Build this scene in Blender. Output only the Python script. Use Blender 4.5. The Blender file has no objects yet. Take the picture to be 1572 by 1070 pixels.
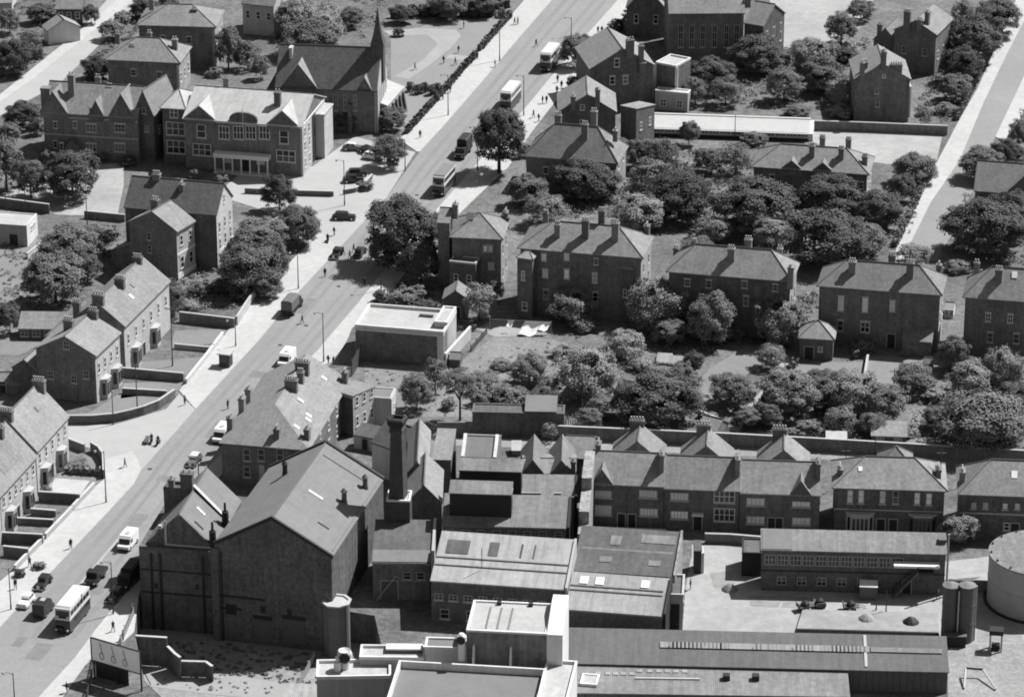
import bpy, math, random
from mathutils import Vector, Matrix
R = math.radians
rnd = random.Random(7)
SC = bpy.context.scene
COL = SC.collection

# ---------------------------------------------------------------- camera, sky, sun, exposure
F_PX, PITCH, CAM_H, CX, CY = 5513.0, R(23.0), 240.0, 786.0, 535.0
cd = bpy.data.cameras.new('camera')
cam = bpy.data.objects.new('camera', cd); COL.objects.link(cam)
cam.location = (0, 0, CAM_H); cam.rotation_euler = (R(90) - PITCH, 0, 0)
cd.sensor_width = 36.0; cd.lens = F_PX / 1572.0 * 36.0
cd.clip_start = 5.0; cd.clip_end = 6000.0
SC.camera = cam

SUN_DIR = Vector((0.64, 0.40, 1.0)).normalized()          # towards the sun
wd = bpy.data.worlds.new('World'); SC.world = wd; wd.use_nodes = True
nt = wd.node_tree; nt.nodes.clear()
sky = nt.nodes.new('ShaderNodeTexSky'); sky.sky_type = 'NISHITA'; sky.sun_disc = False
sky.sun_elevation = math.asin(SUN_DIR.z); sky.sun_rotation = math.atan2(SUN_DIR.x, SUN_DIR.y)
bw = nt.nodes.new('ShaderNodeRGBToBW')                     # a black and white photograph
bg = nt.nodes.new('ShaderNodeBackground'); bg.inputs['Strength'].default_value = 0.062
wo = nt.nodes.new('ShaderNodeOutputWorld')
nt.links.new(sky.outputs[0], bw.inputs[0]); nt.links.new(bw.outputs[0], bg.inputs['Color'])
nt.links.new(bg.outputs[0], wo.inputs['Surface'])
sl = bpy.data.lights.new('sun', 'SUN'); sl.energy = 4.9; sl.angle = R(0.53); sl.color = (1.0, 0.99, 0.985)
so = bpy.data.objects.new('sun', sl); COL.objects.link(so)
so.rotation_euler = SUN_DIR.to_track_quat('Z', 'Y').to_euler(); so.location = (200, 700, 400)
vs = SC.view_settings
SC.display_settings.display_device = 'sRGB'
vs.view_transform = 'Standard'; vs.look = 'None'; vs.exposure = 0.72; vs.gamma = 1.0; vs.use_curve_mapping = False
SC.cycles.max_bounces = 4; SC.cycles.diffuse_bounces = 2; SC.cycles.glossy_bounces = 2
SC.cycles.transmission_bounces = 2; SC.cycles.transparent_max_bounces = 4
SC.cycles.pixel_filter_type = 'BLACKMAN_HARRIS'; SC.cycles.filter_width = 1.9

# ---------------------------------------------------------------- pixel <-> place
CP, SP = math.cos(PITCH), math.sin(PITCH)
def P(px, py, z=0.0):
    """the place on the level plane at height z that the photograph shows at (px, py)"""
    a, b = (px - CX) / F_PX, -(py - CY) / F_PX
    dx, dy, dz = a, CP + b * SP, -SP + b * CP
    t = (z - CAM_H) / dz
    return Vector((dx * t, dy * t))
def proj(x, y, z):
    yy, zz = y, z - CAM_H
    dep = yy * CP - zz * SP
    up = yy * SP + zz * CP
    return CX + F_PX * x / dep, CY - F_PX * up / dep
def scale_at(px, py):
    p = P(px, py)
    return F_PX / (p.y * CP + CAM_H * SP)
def bisect(f, a, b, n=44):
    fa = f(a)
    for _ in range(n):
        m = (a + b) / 2
        fm = f(m)
        if (fm > 0) == (fa > 0): a, fa = m, fm
        else: b = m
    return (a + b) / 2
def hfrom(E, gy, g=0.0):
    """height of the point seen at E whose foot on the ground shows at image row gy"""
    return bisect(lambda z: proj(*P(E[0], E[1], z), g)[1] - gy, 0.05, 60)
def htop(px, gy, ty):
    g = P(px, gy)
    return bisect(lambda z: proj(g.x, g.y, z)[1] - ty, 0.01, 70)

# ---------------------------------------------------------------- materials (all greys: the photograph is black and white)
MATS = {}
def mat(name, v, var=0.25, scale=0.6, rough=0.9, spec=0.25, fine=6.0, fvar=0.12, bump=0.0, rvar=0.0, coord='Object', stretch=(1, 1, 1), wave=None, metal=0.0, grain=0.0, streak=None):
    if name in MATS: return MATS[name]
    m = bpy.data.materials.new(name); m.use_nodes = True
    n = m.node_tree.nodes; l = m.node_tree.links
    bs = n['Principled BSDF']; bs.inputs['Roughness'].default_value = rough
    bs.inputs['Specular IOR Level'].default_value = spec; bs.inputs['Metallic'].default_value = metal
    tc = n.new('ShaderNodeTexCoord'); oi = n.new('ShaderNodeObjectInfo')
    mp = n.new('ShaderNodeMapping'); mp.inputs['Scale'].default_value = stretch
    l.new(tc.outputs[coord], mp.inputs['Vector'])
    ofs = n.new('ShaderNodeVectorMath'); ofs.operation = 'ADD'
    sc_ = n.new('ShaderNodeMath'); sc_.operation = 'MULTIPLY'; sc_.inputs[1].default_value = 91.0
    l.new(oi.outputs['Random'], sc_.inputs[0])
    l.new(mp.outputs[0], ofs.inputs[0]); l.new(sc_.outputs[0], ofs.inputs[1])
    def noise(s, det=4.0):
        t = n.new('ShaderNodeTexNoise'); t.inputs['Scale'].default_value = s; t.inputs['Detail'].default_value = det
        t.inputs['Roughness'].default_value = 0.6
        l.new(ofs.outputs[0], t.inputs['Vector']); return t.outputs['Fac']
    def math_(op, a, b):
        q = n.new('ShaderNodeMath'); q.operation = op
        for i, x in enumerate((a, b)):
            if isinstance(x, (int, float)): q.inputs[i].default_value = x
            else: l.new(x, q.inputs[i])
        return q.outputs[0]
    def spread(fac, k):       # 1 + k*(2.6*(fac-.5))
        return math_('ADD', math_('MULTIPLY', math_('SUBTRACT', fac, 0.5), 2.6 * k), 1.0)
    tot = math_('MULTIPLY', spread(noise(scale), var), spread(noise(fine, 2.0), fvar))
    if grain: tot = math_('MULTIPLY', tot, spread(noise(fine * 3.3, 1.0), grain))
    if streak:                       # rain streaks and runs, long in one direction
        sm = n.new('ShaderNodeMapping'); sm.inputs['Scale'].default_value = streak[1]
        l.new(ofs.outputs[0], sm.inputs['Vector']); sn = n.new('ShaderNodeTexNoise'); sn.inputs['Scale'].default_value = 1.0; sn.inputs['Detail'].default_value = 3.0
        l.new(sm.outputs[0], sn.inputs['Vector']); tot = math_('MULTIPLY', tot, spread(sn.outputs['Fac'], streak[0]))
    if rvar:
        tot = math_('MULTIPLY', tot, math_('ADD', math_('MULTIPLY', oi.outputs['Random'], 2 * rvar), 1.0 - rvar))
    if wave:
        w = n.new('ShaderNodeTexWave'); w.wave_type = 'BANDS'; w.bands_direction = wave[0]
        w.inputs['Scale'].default_value = wave[1]; w.inputs['Distortion'].default_value = wave[3] if len(wave) > 3 else 0.4
        l.new(tc.outputs[coord], w.inputs['Vector'])
        tot = math_('MULTIPLY', tot, spread(w.outputs['Fac'], wave[2]))
    val = math_('MAXIMUM', math_('MULTIPLY', tot, v), 0.004)
    cc = n.new('ShaderNodeCombineColor')
    for i in range(3): l.new(val, cc.inputs[i])
    l.new(cc.outputs[0], bs.inputs['Base Color'])
    if bump:
        bp = n.new('ShaderNodeBump'); bp.inputs['Strength'].default_value = bump; bp.inputs['Distance'].default_value = 0.3
        l.new(noise(fine * 1.3, 3.0), bp.inputs['Height']); l.new(bp.outputs[0], bs.inputs['Normal'])
    MATS[name] = m
    return m

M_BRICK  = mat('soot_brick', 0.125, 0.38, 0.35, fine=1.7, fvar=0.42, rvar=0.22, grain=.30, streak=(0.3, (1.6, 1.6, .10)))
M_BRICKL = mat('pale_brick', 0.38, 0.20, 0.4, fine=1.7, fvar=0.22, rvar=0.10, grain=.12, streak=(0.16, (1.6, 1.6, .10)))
M_STONE  = mat('stone_trim', 0.36, 0.15, 0.5)
M_BRICKM = mat('sunlit_brick', 0.26, 0.25, 0.4, fine=1.7, fvar=0.28, rvar=0.12, grain=.2, streak=(0.2, (1.6, 1.6, .10)))  # house brick lightened to carry the sun on villa side walls
M_RENDER = mat('render_wall', 0.42, 0.10, 0.3, fvar=0.06, streak=(0.15, (1.6, 1.6, .10)))
M_WHITE  = mat('white_render', 0.55, 0.16, 0.22, fine=1.3, fvar=0.10, streak=(0.16, (1.6, 1.6, .10)))
M_WGREY  = mat('grey_render', 0.30, 0.12, 0.3, fvar=0.08, streak=(0.2, (1.6, 1.6, .10)))
M_SLATE  = mat('slate_roof', 0.17, 0.26, 0.35, rough=0.75, fine=1.7, fvar=0.34, rvar=0.15, grain=.26, streak=(0.16, (1.5, .12, .12)))
M_SLATED = mat('dark_slate_roof', 0.078, 0.22, 0.35, rough=0.8, fine=1.7, fvar=0.4, rvar=0.1, grain=.3, streak=(0.14, (1.5, .12, .12)))
M_SLATEL = mat('pale_slate_roof', 0.20, 0.20, 0.35, fine=1.7, fvar=0.28, rvar=0.08, grain=.2, streak=(0.14, (1.5, .12, .12)))
M_PALER  = mat('bright_lead_roof', 0.34, 0.16, 0.3, fine=1.2, fvar=0.14, grain=.08, streak=(0.14, (1.5, .12, .12)))
M_CORR   = mat('corrugated_sheet', 0.165, 0.3, 0.18, fine=1.2, fvar=0.28, wave=('X', 1.1, 0.10), grain=.14, streak=(0.3, (1.5, .12, .12)))
M_CORRL  = mat('pale_corrugated_sheet', 0.25, 0.22, 0.18, fine=1.2, fvar=0.2, wave=('X', 1.1, 0.12), grain=.1, streak=(0.28, (1.5, .12, .12)))
M_FELT   = mat('felt_roof', 0.092, 0.3, 0.2, fine=1.4, fvar=0.3, grain=.2, streak=(0.25, (1.5, .12, .12)))
M_FLAT   = mat('flat_roof', 0.33, 0.24, 0.25, fine=1.3, fvar=0.16, grain=.1)
M_FLATG  = mat('grey_flat_roof', 0.15, 0.18, 0.2, fine=1.5, fvar=0.08, grain=.08)
M_FRAME  = mat('white_paint', 0.62, 0.08, 1.0)
M_FRAMED = mat('dull_paint', 0.34, 0.1, 1.0)
M_PANE   = mat('window_glass', 0.018, 0.2, 1.0, rough=0.12, spec=0.5)
M_CURT   = mat('curtained_glass', 0.60, 0.25, 1.2, rough=0.25, spec=0.5, rvar=0.45)
M_DARK   = mat('dark_paint', 0.025, 0.2, 1.0, rough=0.6)
M_IRON   = mat('iron_post', 0.05, 0.15, 1.0, rough=0.6)
M_WOOD   = mat('weathered_wood', 0.10, 0.25, 0.6, wave=('Z', 2.5, 0.08))
M_WOODL  = mat('pale_wood', 0.33, 0.2, 0.8)
M_POT    = mat('chimney_pot_clay', 0.34, 0.2, 1.0)
M_SOIL   = mat('soil', 0.10, 0.3, 0.3, fvar=0.3)

# ---------------------------------------------------------------- mesh builder
class MB:
    def __init__(s): s.v = []; s.f = []; s.m = []
    def add(s, vs, fs, mi=0):
        b = len(s.v); s.v += [tuple(x) for x in vs]; s.f += [tuple(b + i for i in f) for f in fs]; s.m += [mi] * len(fs); return s
    def box(s, x0, y0, z0, x1, y1, z1, mi=0):
        return s.add([(x0, y0, z0), (x1, y0, z0), (x1, y1, z0), (x0, y1, z0), (x0, y0, z1), (x1, y0, z1), (x1, y1, z1), (x0, y1, z1)],
                     [(3, 2, 1, 0), (4, 5, 6, 7), (0, 1, 5, 4), (1, 2, 6, 5), (2, 3, 7, 6), (3, 0, 4, 7)], mi)
    def extr(s, poly, a, b, axis, mi=0):
        """poly: 2-D outline; extruded from a to b along axis ('x','y','z')"""
        n = len(poly)
        def pt(q, t):
            return (t, q[0], q[1]) if axis == 'x' else (q[0], t, q[1]) if axis == 'y' else (q[0], q[1], t)
        vs = [pt(q, a) for q in poly] + [pt(q, b) for q in poly]
        fs = [tuple(range(n))[::-1], tuple(range(n, 2 * n))] + [(i, (i + 1) % n, n + (i + 1) % n, n + i) for i in range(n)]
        return s.add(vs, fs, mi)
    def lathe(s, prof, n=12, cx=0.0, cy=0.0, mi=0, ph=0.0):
        """prof: [(r, z)] bottom to top"""
        vs = []; fs = []
        for r, z in prof:
            vs += [(cx + r * math.cos(ph + 2 * math.pi * i / n), cy + r * math.sin(ph + 2 * math.pi * i / n), z) for i in range(n)]
        for k in range(len(prof) - 1):
            fs += [(k * n + i, k * n + (i + 1) % n, (k + 1) * n + (i + 1) % n, (k + 1) * n + i) for i in range(n)]
        fs += [tuple(range(n))[::-1], tuple((len(prof) - 1) * n + i for i in range(n))]
        return s.add(vs, fs, mi)
    def bar(s, a, b, r, n=5, mi=0, r2=None):
        a, b = Vector(a), Vector(b); d = (b - a).normalized()
        u = d.orthogonal().normalized(); w = d.cross(u); r2 = r if r2 is None else r2
        vs = [a + (u * math.cos(2 * math.pi * i / n) + w * math.sin(2 * math.pi * i / n)) * r for i in range(n)]
        vs += [b + (u * math.cos(2 * math.pi * i / n) + w * math.sin(2 * math.pi * i / n)) * r2 for i in range(n)]
        return s.add(vs, [tuple(range(n))[::-1], tuple(range(n, 2 * n))] + [(i, (i + 1) % n, n + (i + 1) % n, n + i) for i in range(n)], mi)
    def mesh(s, name, mats):
        me = bpy.data.meshes.new(name); me.from_pydata(s.v, [], s.f)
        for m in (mats if isinstance(mats, (list, tuple)) else [mats]): me.materials.append(m)
        if any(s.m): me.polygons.foreach_set('material_index', s.m)
        import bmesh
        bm = bmesh.new(); bm.from_mesh(me); bmesh.ops.recalc_face_normals(bm, faces=bm.faces); bm.to_mesh(me); bm.free()
        return me

def link(name, me, parent=None, loc=(0, 0, 0), rz=0.0, kind=None):
    o = bpy.data.objects.new(name, me); COL.objects.link(o)
    o.location = loc; o.rotation_euler = (0, 0, rz)
    if parent is not None: o.parent = parent
    if kind: o['kind'] = kind
    return o
def tag(o, label, cat, group=None):
    o['label'] = label; o['category'] = cat
    if group: o['group'] = group
    return o
def thing(name, label, cat, loc=(0, 0, 0), rz=0.0, group=None):
    o = bpy.data.objects.new(name, None); COL.objects.link(o); o.empty_display_size = 0.5
    o.location = loc; o.rotation_euler = (0, 0, rz)
    return tag(o, label, cat, group)
def dup(root, loc, rz, label=None, name=None):
    r = root.copy(); COL.objects.link(r); r.location = loc; r.rotation_euler = (0, 0, rz)
    if label: r['label'] = label
    for ch in root.children:
        c = ch.copy(); COL.objects.link(c); c.parent = r
        for g in ch.children:
            d = g.copy(); COL.objects.link(d); d.parent = c
    return r
CACHE = {}
def cached(key, fn):
    if key not in CACHE: CACHE[key] = fn()
    return CACHE[key]

# ---------------------------------------------------------------- buildings
class Wing:
    """one rectangular body of a building; local x along its front, y to the back, z up"""
    def __init__(s, root, org, ang, w, d, h, z0=0.0):
        s.root, s.org, s.ang, s.w, s.d, s.h, s.z0 = root, org, ang, w, d, h, z0
        s.ux = Vector((math.cos(ang), math.sin(ang))); s.uy = Vector((-math.sin(ang), math.cos(ang)))
        s.ridge = h
        ra = root.rotation_euler[2]; dv = Vector((org.x - root.location.x, org.y - root.location.y))
        c, n = math.cos(-ra), math.sin(-ra)
        s.loc = (dv.x * c - dv.y * n, dv.x * n + dv.y * c, 0.0); s.rel = ang - ra
    def put(s, name, me, x=0.0, y=0.0, z=0.0, rz=0.0, parent=None, kind=None):
        if parent is None:
            c, n = math.cos(s.rel), math.sin(s.rel)
            return link(name, me, s.root, (s.loc[0] + x * c - y * n, s.loc[1] + x * n + y * c, z), s.rel + rz, kind)
        return link(name, me, parent, (x, y, z), rz, kind)
    def world(s, x, y): return s.org + s.ux * x + s.uy * y
    def hit(s, px, py, plane='f', off=0.0):
        """where the ray through a pixel meets a vertical plane of the wing: (u along it, z).  f,b: y=const; l,r: x=const"""
        n = s.uy if plane in 'fbm' else s.ux
        c0 = {'f': 0.0, 'b': s.d, 'm': s.d / 2, 'l': 0.0, 'r': s.w}[plane] + off
        a, b = (px - CX) / F_PX, -(py - CY) / F_PX
        dx, dy, dz = a, CP + b * SP, -SP + b * CP
        t = (s.org.dot(n) + c0) / (dx * n.x + dy * n.y)
        q = Vector((dx * t, dy * t)) - s.org
        return (q.dot(s.ux) if plane in 'fbm' else q.dot(s.uy)), CAM_H + dz * t
    # walls and roofs
    def walls(s, m, roof='flat', rh=0.0, name='wall'):
        w, d, h, z0 = s.w, s.d, s.h, s.z0
        b = MB()
        if roof == 'gx': b.extr([(0, z0), (d, z0), (d, h), (d / 2, h + rh), (0, h)], 0, w, 'x')
        elif roof == 'gy': b.extr([(0, z0), (w, z0), (w, h), (w / 2, h + rh), (0, h)], 0, d, 'y')
        elif roof == 'mono': b.extr([(0, z0), (d, z0), (d, h + rh), (0, h)], 0, w, 'x')
        elif roof == 'monob': b.extr([(0, z0), (d, z0), (d, h), (0, h + rh)], 0, w, 'x')
        else: b.box(0, 0, z0, w, d, h)
        return s.put(name, b.mesh(name, m))
    def roof(s, kind, m, rh, ov=0.35, inset=None, t=0.16, hl=True, hr=True, par=0.9, pm=None, name='roof'):
        w, d, h = s.w, s.d, s.h; b = MB(); s.rkind = kind; s.rh = rh
        if kind == 'hip':
            i = (d / 2 if inset is None else inset)
            x0, x1 = -ov, w + ov; y0, y1 = -ov, d + ov
            rx0 = i if hl else -ov; rx1 = w - i if hr else w + ov
            if rx0 > rx1: rx0 = rx1 = (rx0 + rx1) / 2
            z = h - 0.02
            vs = [(x0, y0, z), (x1, y0, z), (x1, y1, z), (x0, y1, z), (x0, y0, z + t), (x1, y0, z + t), (x1, y1, z + t), (x0, y1, z + t), (rx0, d / 2, h + rh), (rx1, d / 2, h + rh)]
            fs = [(3, 2, 1, 0), (0, 1, 5, 4), (1, 2, 6, 5), (2, 3, 7, 6), (3, 0, 4, 7), (4, 5, 9, 8), (5, 6, 9), (6, 7, 8, 9), (7, 4, 8)]
            b.add(vs, fs)
        elif kind == 'hipy':                      # ridge along y, hips front/back as asked (hl front, hr back)
            i = (w / 2 if inset is None else inset)
            x0, x1 = -ov, w + ov; y0, y1 = -ov, d + ov; z = h - 0.02
            ry0 = i if hl else -ov; ry1 = d - i if hr else d + ov
            vs = [(x0, y0, z), (x1, y0, z), (x1, y1, z), (x0, y1, z), (x0, y0, z + t), (x1, y0, z + t), (x1, y1, z + t), (x0, y1, z + t), (w / 2, ry0, h + rh), (w / 2, ry1, h + rh)]
            fs = [(3, 2, 1, 0), (0, 1, 5, 4), (1, 2, 6, 5), (2, 3, 7, 6), (3, 0, 4, 7), (4, 5, 8), (5, 6, 9, 8), (6, 7, 9), (7, 4, 8, 9)]
            b.add(vs, fs)
        elif kind in ('gx', 'gy'):
            L = d if kind == 'gx' else w; E = w if kind == 'gx' else d
            k = rh / (L / 2); e = ov * k
            b.extr([(-ov, h - e), (L / 2, h + rh), (L + ov, h - e), (L + ov, h - e + t * 1.25), (L / 2, h + rh + t * 1.25), (-ov, h - e + t * 1.25)], -ov * .6, E + ov * .6, 'x' if kind == 'gx' else 'y')
        elif kind in ('mono', 'monob'):
            z0, z1 = (h, h + rh) if kind == 'mono' else (h + rh, h)
            k = (z1 - z0) / d
            b.extr([(-ov, z0 - ov * k + .01), (d + ov, z1 + ov * k + .01), (d + ov, z1 + ov * k + t), (-ov, z0 - ov * k + t)], -ov * .6, w + ov * .6, 'x')
        elif kind == 'flat':
            b.box(0.02, 0.02, h, w - 0.02, d - 0.02, h + 0.06)
            q = MB(); th = 0.26; o = 0.04
            q.extr([(-o, -o), (w + o, -o), (w + o, th), (-o, th)], h + 0.003, h + par, 'z')
            q.extr([(-o, d - th), (w + o, d - th), (w + o, d + o), (-o, d + o)], h + 0.003, h + par, 'z')
            q.extr([(-o, th + .002), (th, th + .002), (th, d - th - .002), (-o, d - th - .002)], h + 0.003, h + par, 'z')
            q.extr([(w - th, th + .002), (w + o, th + .002), (w + o, d - th - .002), (w - th, d - th - .002)], h + 0.003, h + par, 'z')
            if par > 0: s.put('parapet', q.mesh('parapet', pm or M_STONE))
        s.roofobj = s.put(name, b.mesh(name, m))
        s.ridge = h + rh
        if kind == 'hip':                          # ridge and hip tiles stand proud
            q = MB()
            q.bar((rx0, d / 2, h + rh + .04), (rx1 + 1e-3, d / 2, h + rh + .04), 0.13)
            for cxn, on in (((x0, y0, rx0), hl), ((x0, y1, rx0), hl), ((x1, y0, rx1), hr), ((x1, y1, rx1), hr)):
                if on: q.bar((cxn[0], cxn[1], h + t), (cxn[2], d / 2, h + rh + .02), 0.10)
            s.put('ridge_tiles', q.mesh('ridge_tiles', M_RIDGE), kind='stuff')
        elif kind in ('gx', 'gy'):
            q = MB(); zt = h + rh + t * 1.25
            if kind == 'gx': q.bar((-ov * .6, d / 2, zt), (w + ov * .6, d / 2, zt), 0.13)
            else: q.bar((w / 2, -ov * .6, zt), (w / 2, d + ov * .6, zt), 0.13)
            s.put('ridge_tiles', q.mesh('ridge_tiles', M_RIDGE))
        return s
    def side(s, m=None, rh=0.0):
        s.put('side_wall', MB().box(s.w + .002, 0, .05, s.w + .022, s.d, s.h - .03).mesh('side_wall', m or M_BRICKM))  # default skin paints the sunlit side paler than the front
    def gutter(s, faces='f', z=None, m=None):
        z = s.h - .05 if z is None else z
        for f in faces:
            q = MB()
            if f == 'f': q.box(0, -.14, z - .1, s.w, -.003, z + .02)
            if f == 'r': q.box(s.w + .003, 0, z - .1, s.w + .14, s.d, z + .02)
            s.put('gutter', q.mesh('gutter', m or M_FRAMED))
    def band(s, face, z, h=.25, m=None, name='string_course', o=.06):
        q = MB()
        if face == 'f': q.box(-o if face == 'f' else 0, -o, z, s.w + o, -.003, z + h)
        elif face == 'r': q.box(s.w + .003, -o, z, s.w + o, s.d + o, z + h)
        s.put(name, q.mesh(name, m or M_STONE))
    # openings
    def _face(s, face, u, off):
        return {'f': (u, -off, 0.0), 'r': (s.w + off, u, R(90)), 'b': (s.w - u, s.d + off, R(180)), 'l': (-off, s.d - u, R(-90))}[face]
    def window(s, face, u, z, w, h, n=1, pane=None, frame=None, sill=True, tr=1, lintel=False, name='window', fb=.11, off0=0.0, sillm=None):
        """u: middle, z: bottom"""
        w, h = round(max(w, .35), 1), round(max(h, .4), 1)
        pane = pane or M_PANE; frame = frame or M_FRAME
        def mk():
            q = MB(); t = .055
            q.box(-w / 2, -t, 0, w / 2, 0, fb); q.box(-w / 2, -t, h - fb, w / 2, 0, h)
            q.box(-w / 2, -t, fb, -w / 2 + fb, 0, h - fb); q.box(w / 2 - fb, -t, fb, w / 2, 0, h - fb)
            iw = w - 2 * fb
            for i in range(1, n):
                x = -w / 2 + fb + iw * i / n
                q.box(x - fb * .45, -t + .01, fb, x + fb * .45, 0, h - fb)
            for i in range(1, tr + 1):
                zz = fb + (h - 2 * fb) * i / (tr + 1)
                q.box(-w / 2 + fb, -t + .015, zz - .05, w / 2 - fb, 0, zz + .05)
            return q.mesh('window', frame)
        def mkp(): return MB().box(-w / 2 + fb, -.02, fb, w / 2 - fb, -.005, h - fb).mesh('pane', pane)
        x, y, rz = s._face(face, u, .004 + off0)
        o = s.put(name, cached(('w', w, h, n, tr, fb, frame.name), mk), x, y, z, rz)
        s.put('pane', cached(('p', w, h, fb, pane.name), mkp), parent=o)
        if sill:
            sm = sillm or M_STONE
            s.put('sill', cached(('s', w, sm.name), lambda: MB().box(-w / 2 - .12, -.11, -.2, w / 2 + .12, 0, -.004).mesh('sill', sm)), parent=o)
        if lintel:
            s.put('lintel', cached(('l', w), lambda: MB().box(-w / 2 - .12, -.06, .004, w / 2 + .12, 0, .26).mesh('lintel', M_STONE)), z=h, parent=o)
        return o
    def wpx(s, px, py, wpx, hpx, face='f', **k):
        """window whose middle shows at pixel px,py and measures wpx by hpx there"""
        u, z = s.hit(px, py, face)
        u0, z0 = s.hit(px - wpx / 2, py, face); u1, _ = s.hit(px + wpx / 2, py, face)
        _, za = s.hit(px, py + hpx / 2, face); _, zb = s.hit(px, py - hpx / 2, face)
        w = abs(u1 - u0) if face == 'f' else k.pop('w', 1.2)
        k.pop('w', None)
        za = max(za, 0.3)
        u = min(max(u, w / 2 + .1), (s.w if face in 'fb' else s.d) - w / 2 - .1)
        return s.window(face, u, za, w, zb - za, **k)
    def row(s, face, cnt, z, w, h, u0=None, u1=None, skip=(), **k):
        L = s.w if face in 'fb' else s.d
        u0 = L * .5 / cnt if u0 is None else u0; u1 = L - L * .5 / cnt if u1 is None else u1
        for i in range(cnt):
            if i in skip: continue
            s.window(face, u0 + (u1 - u0) * (i / (cnt - 1) if cnt > 1 else 0.5), z, w, h, **k)
    def door(s, face, u, w=1.1, h=2.2, z=0.12, m=None, canopy=False, name='door'):
        x, y, rz = s._face(face, u, .004)
        m = m or M_DARK
        o = s.put(name, cached(('d', w, h, m.name), lambda: MB().box(-w / 2, -.05, 0, w / 2, 0, h).mesh('door', m)), x, y, z, rz)
        s.put('door_frame', cached(('df', w, h), lambda: MB().box(-w / 2 - .14, -.09, 0, -w / 2 - .002, 0, h).box(w / 2 + .002, -.09, 0, w / 2 + .14, 0, h).box(-w / 2 - .14, -.09, h + .002, w / 2 + .14, 0, h + .14).mesh('door_frame', M_FRAMED)), parent=o)
        if canopy:
            s.put('canopy', cached(('dc', w), lambda: MB().box(-w / 2 - .3, -.9, h + .25, w / 2 + .3, -.0, h + .5).mesh('canopy', M_FRAME)), parent=o)
        return o
    def bay(s, face, u, z0, w, h, proj_=0.9, n=3, pane=None, m=None, rm=None):
        """a square bay with lights, built on the wall"""
        x, y, rz = s._face(face, u, .003)
        b = MB(); k = w * .2
        poly = [(-w / 2, 0), (-w / 2 + k, -proj_), (w / 2 - k, -proj_), (w / 2, 0)]
        b.extr(poly, 0, z0 + h, 'z')
        o = s.put('bay', b.mesh('bay', m or M_STONE), x, y, 0, rz)
        q = MB(); c = [(a * 1.08, bb * 1.12) for a, bb in poly]; c[0] = (c[0][0], 0); c[3] = (c[3][0], 0)
        q.extr(c, z0 + h + .003, z0 + h + .25, 'z')
        s.put('bay_roof', q.mesh('bay_roof', rm or M_STONE), parent=o)
        iw = w - 2 * k
        for i in range(n):
            ww = iw / n
            s.put('pane', cached(('bp', round(ww, 2), round(h, 1), (pane or M_PANE).name), lambda: MB().box(-ww / 2 + .1, -.03, 0, ww / 2 - .1, 0, h - .5).mesh('pane', pane or M_PANE)), -iw / 2 + ww * (i + .5), -proj_ - .003, z0, parent=o)
        for sg in (-1, 1):
            a = math.atan2(proj_, k)
            s.put('pane', cached(('bs', round(proj_, 1), round(h, 1), (pane or M_PANE).name), lambda: MB().box(-.28, -.03, 0, .28, 0, h - .5).mesh('pane', pane or M_PANE)), sg * (w / 2 - k / 2), -proj_ / 2, z0, sg * a, parent=o)
        return o
    # roof furniture
    def roofz(s, u, v):
        k = getattr(s, 'rkind', 'flat'); h = s.h; rh = getattr(s, 'rh', 0)
        if k in ('gx', 'hip'): return h + rh * (1 - abs(v - s.d / 2) / (s.d / 2))
        if k in ('gy', 'hipy'): return h + rh * (1 - abs(u - s.w / 2) / (s.w / 2))
        if k == 'mono': return h + rh * v / s.d
        return h
    def stack(s, u, v, zt, w=1.0, d=.7, pots=2, m=None, rz=0.0):
        """chimney stack at u,v with its top at zt"""
        zb = min(s.roofz(u, v), zt - 1.0) - 1.2
        H = zt - zb
        q = MB().box(-w / 2, -d / 2, 0, w / 2, d / 2, H - .35).box(-w / 2 - .08, -d / 2 - .08, H - .347, w / 2 + .08, d / 2 + .08, H)
        o = s.put('chimney', q.mesh('chimney', m or M_BRICKC), u, v, zb, rz)
        if pots:
            q = MB()
            for i in range(pots):
                x = (i - (pots - 1) / 2) * (w / max(pots, 1))
                q.lathe([(.15, H + .003), (.12, H + .55), (.15, H + .6)], 7, x if w >= d else 0, 0 if w >= d else (i - (pots - 1) / 2) * d / pots)
            s.put('chimney_pots', q.mesh('chimney_pots', M_POT), parent=o, kind='stuff')
        return o
    def cpx(s, px, py, v=None, **k):
        """chimney whose top middle shows at px,py, standing at depth v (default: the ridge)"""
        v = s.d / 2 if v is None else v
        u, z = s.hit(px, py, 'f', v)
        return s.stack(u, v, z - (.6 if k.get('pots', 2) else 0), **k)
    def spx(s, px, py, u=None, **k):
        """chimney seen at px,py standing on the line x=u (for ridges that run away from the camera)"""
        u = s.w / 2 if u is None else u
        vv = min((i / 40 * s.d for i in range(41)), key=lambda v: abs(proj(*s.world(u, v), s.roofz(u, v) + 1.3)[0] - px))
        w0 = s.world(u, vv); z = bisect(lambda z: proj(w0.x, w0.y, z)[1] - py, 0, 60)
        z = min(max(z, s.roofz(u, vv) + 1.2), s.roofz(u, vv) + 3.4)
        return s.stack(u, vv, z - (.6 if k.get('pots', 2) else 0), **k)
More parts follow.
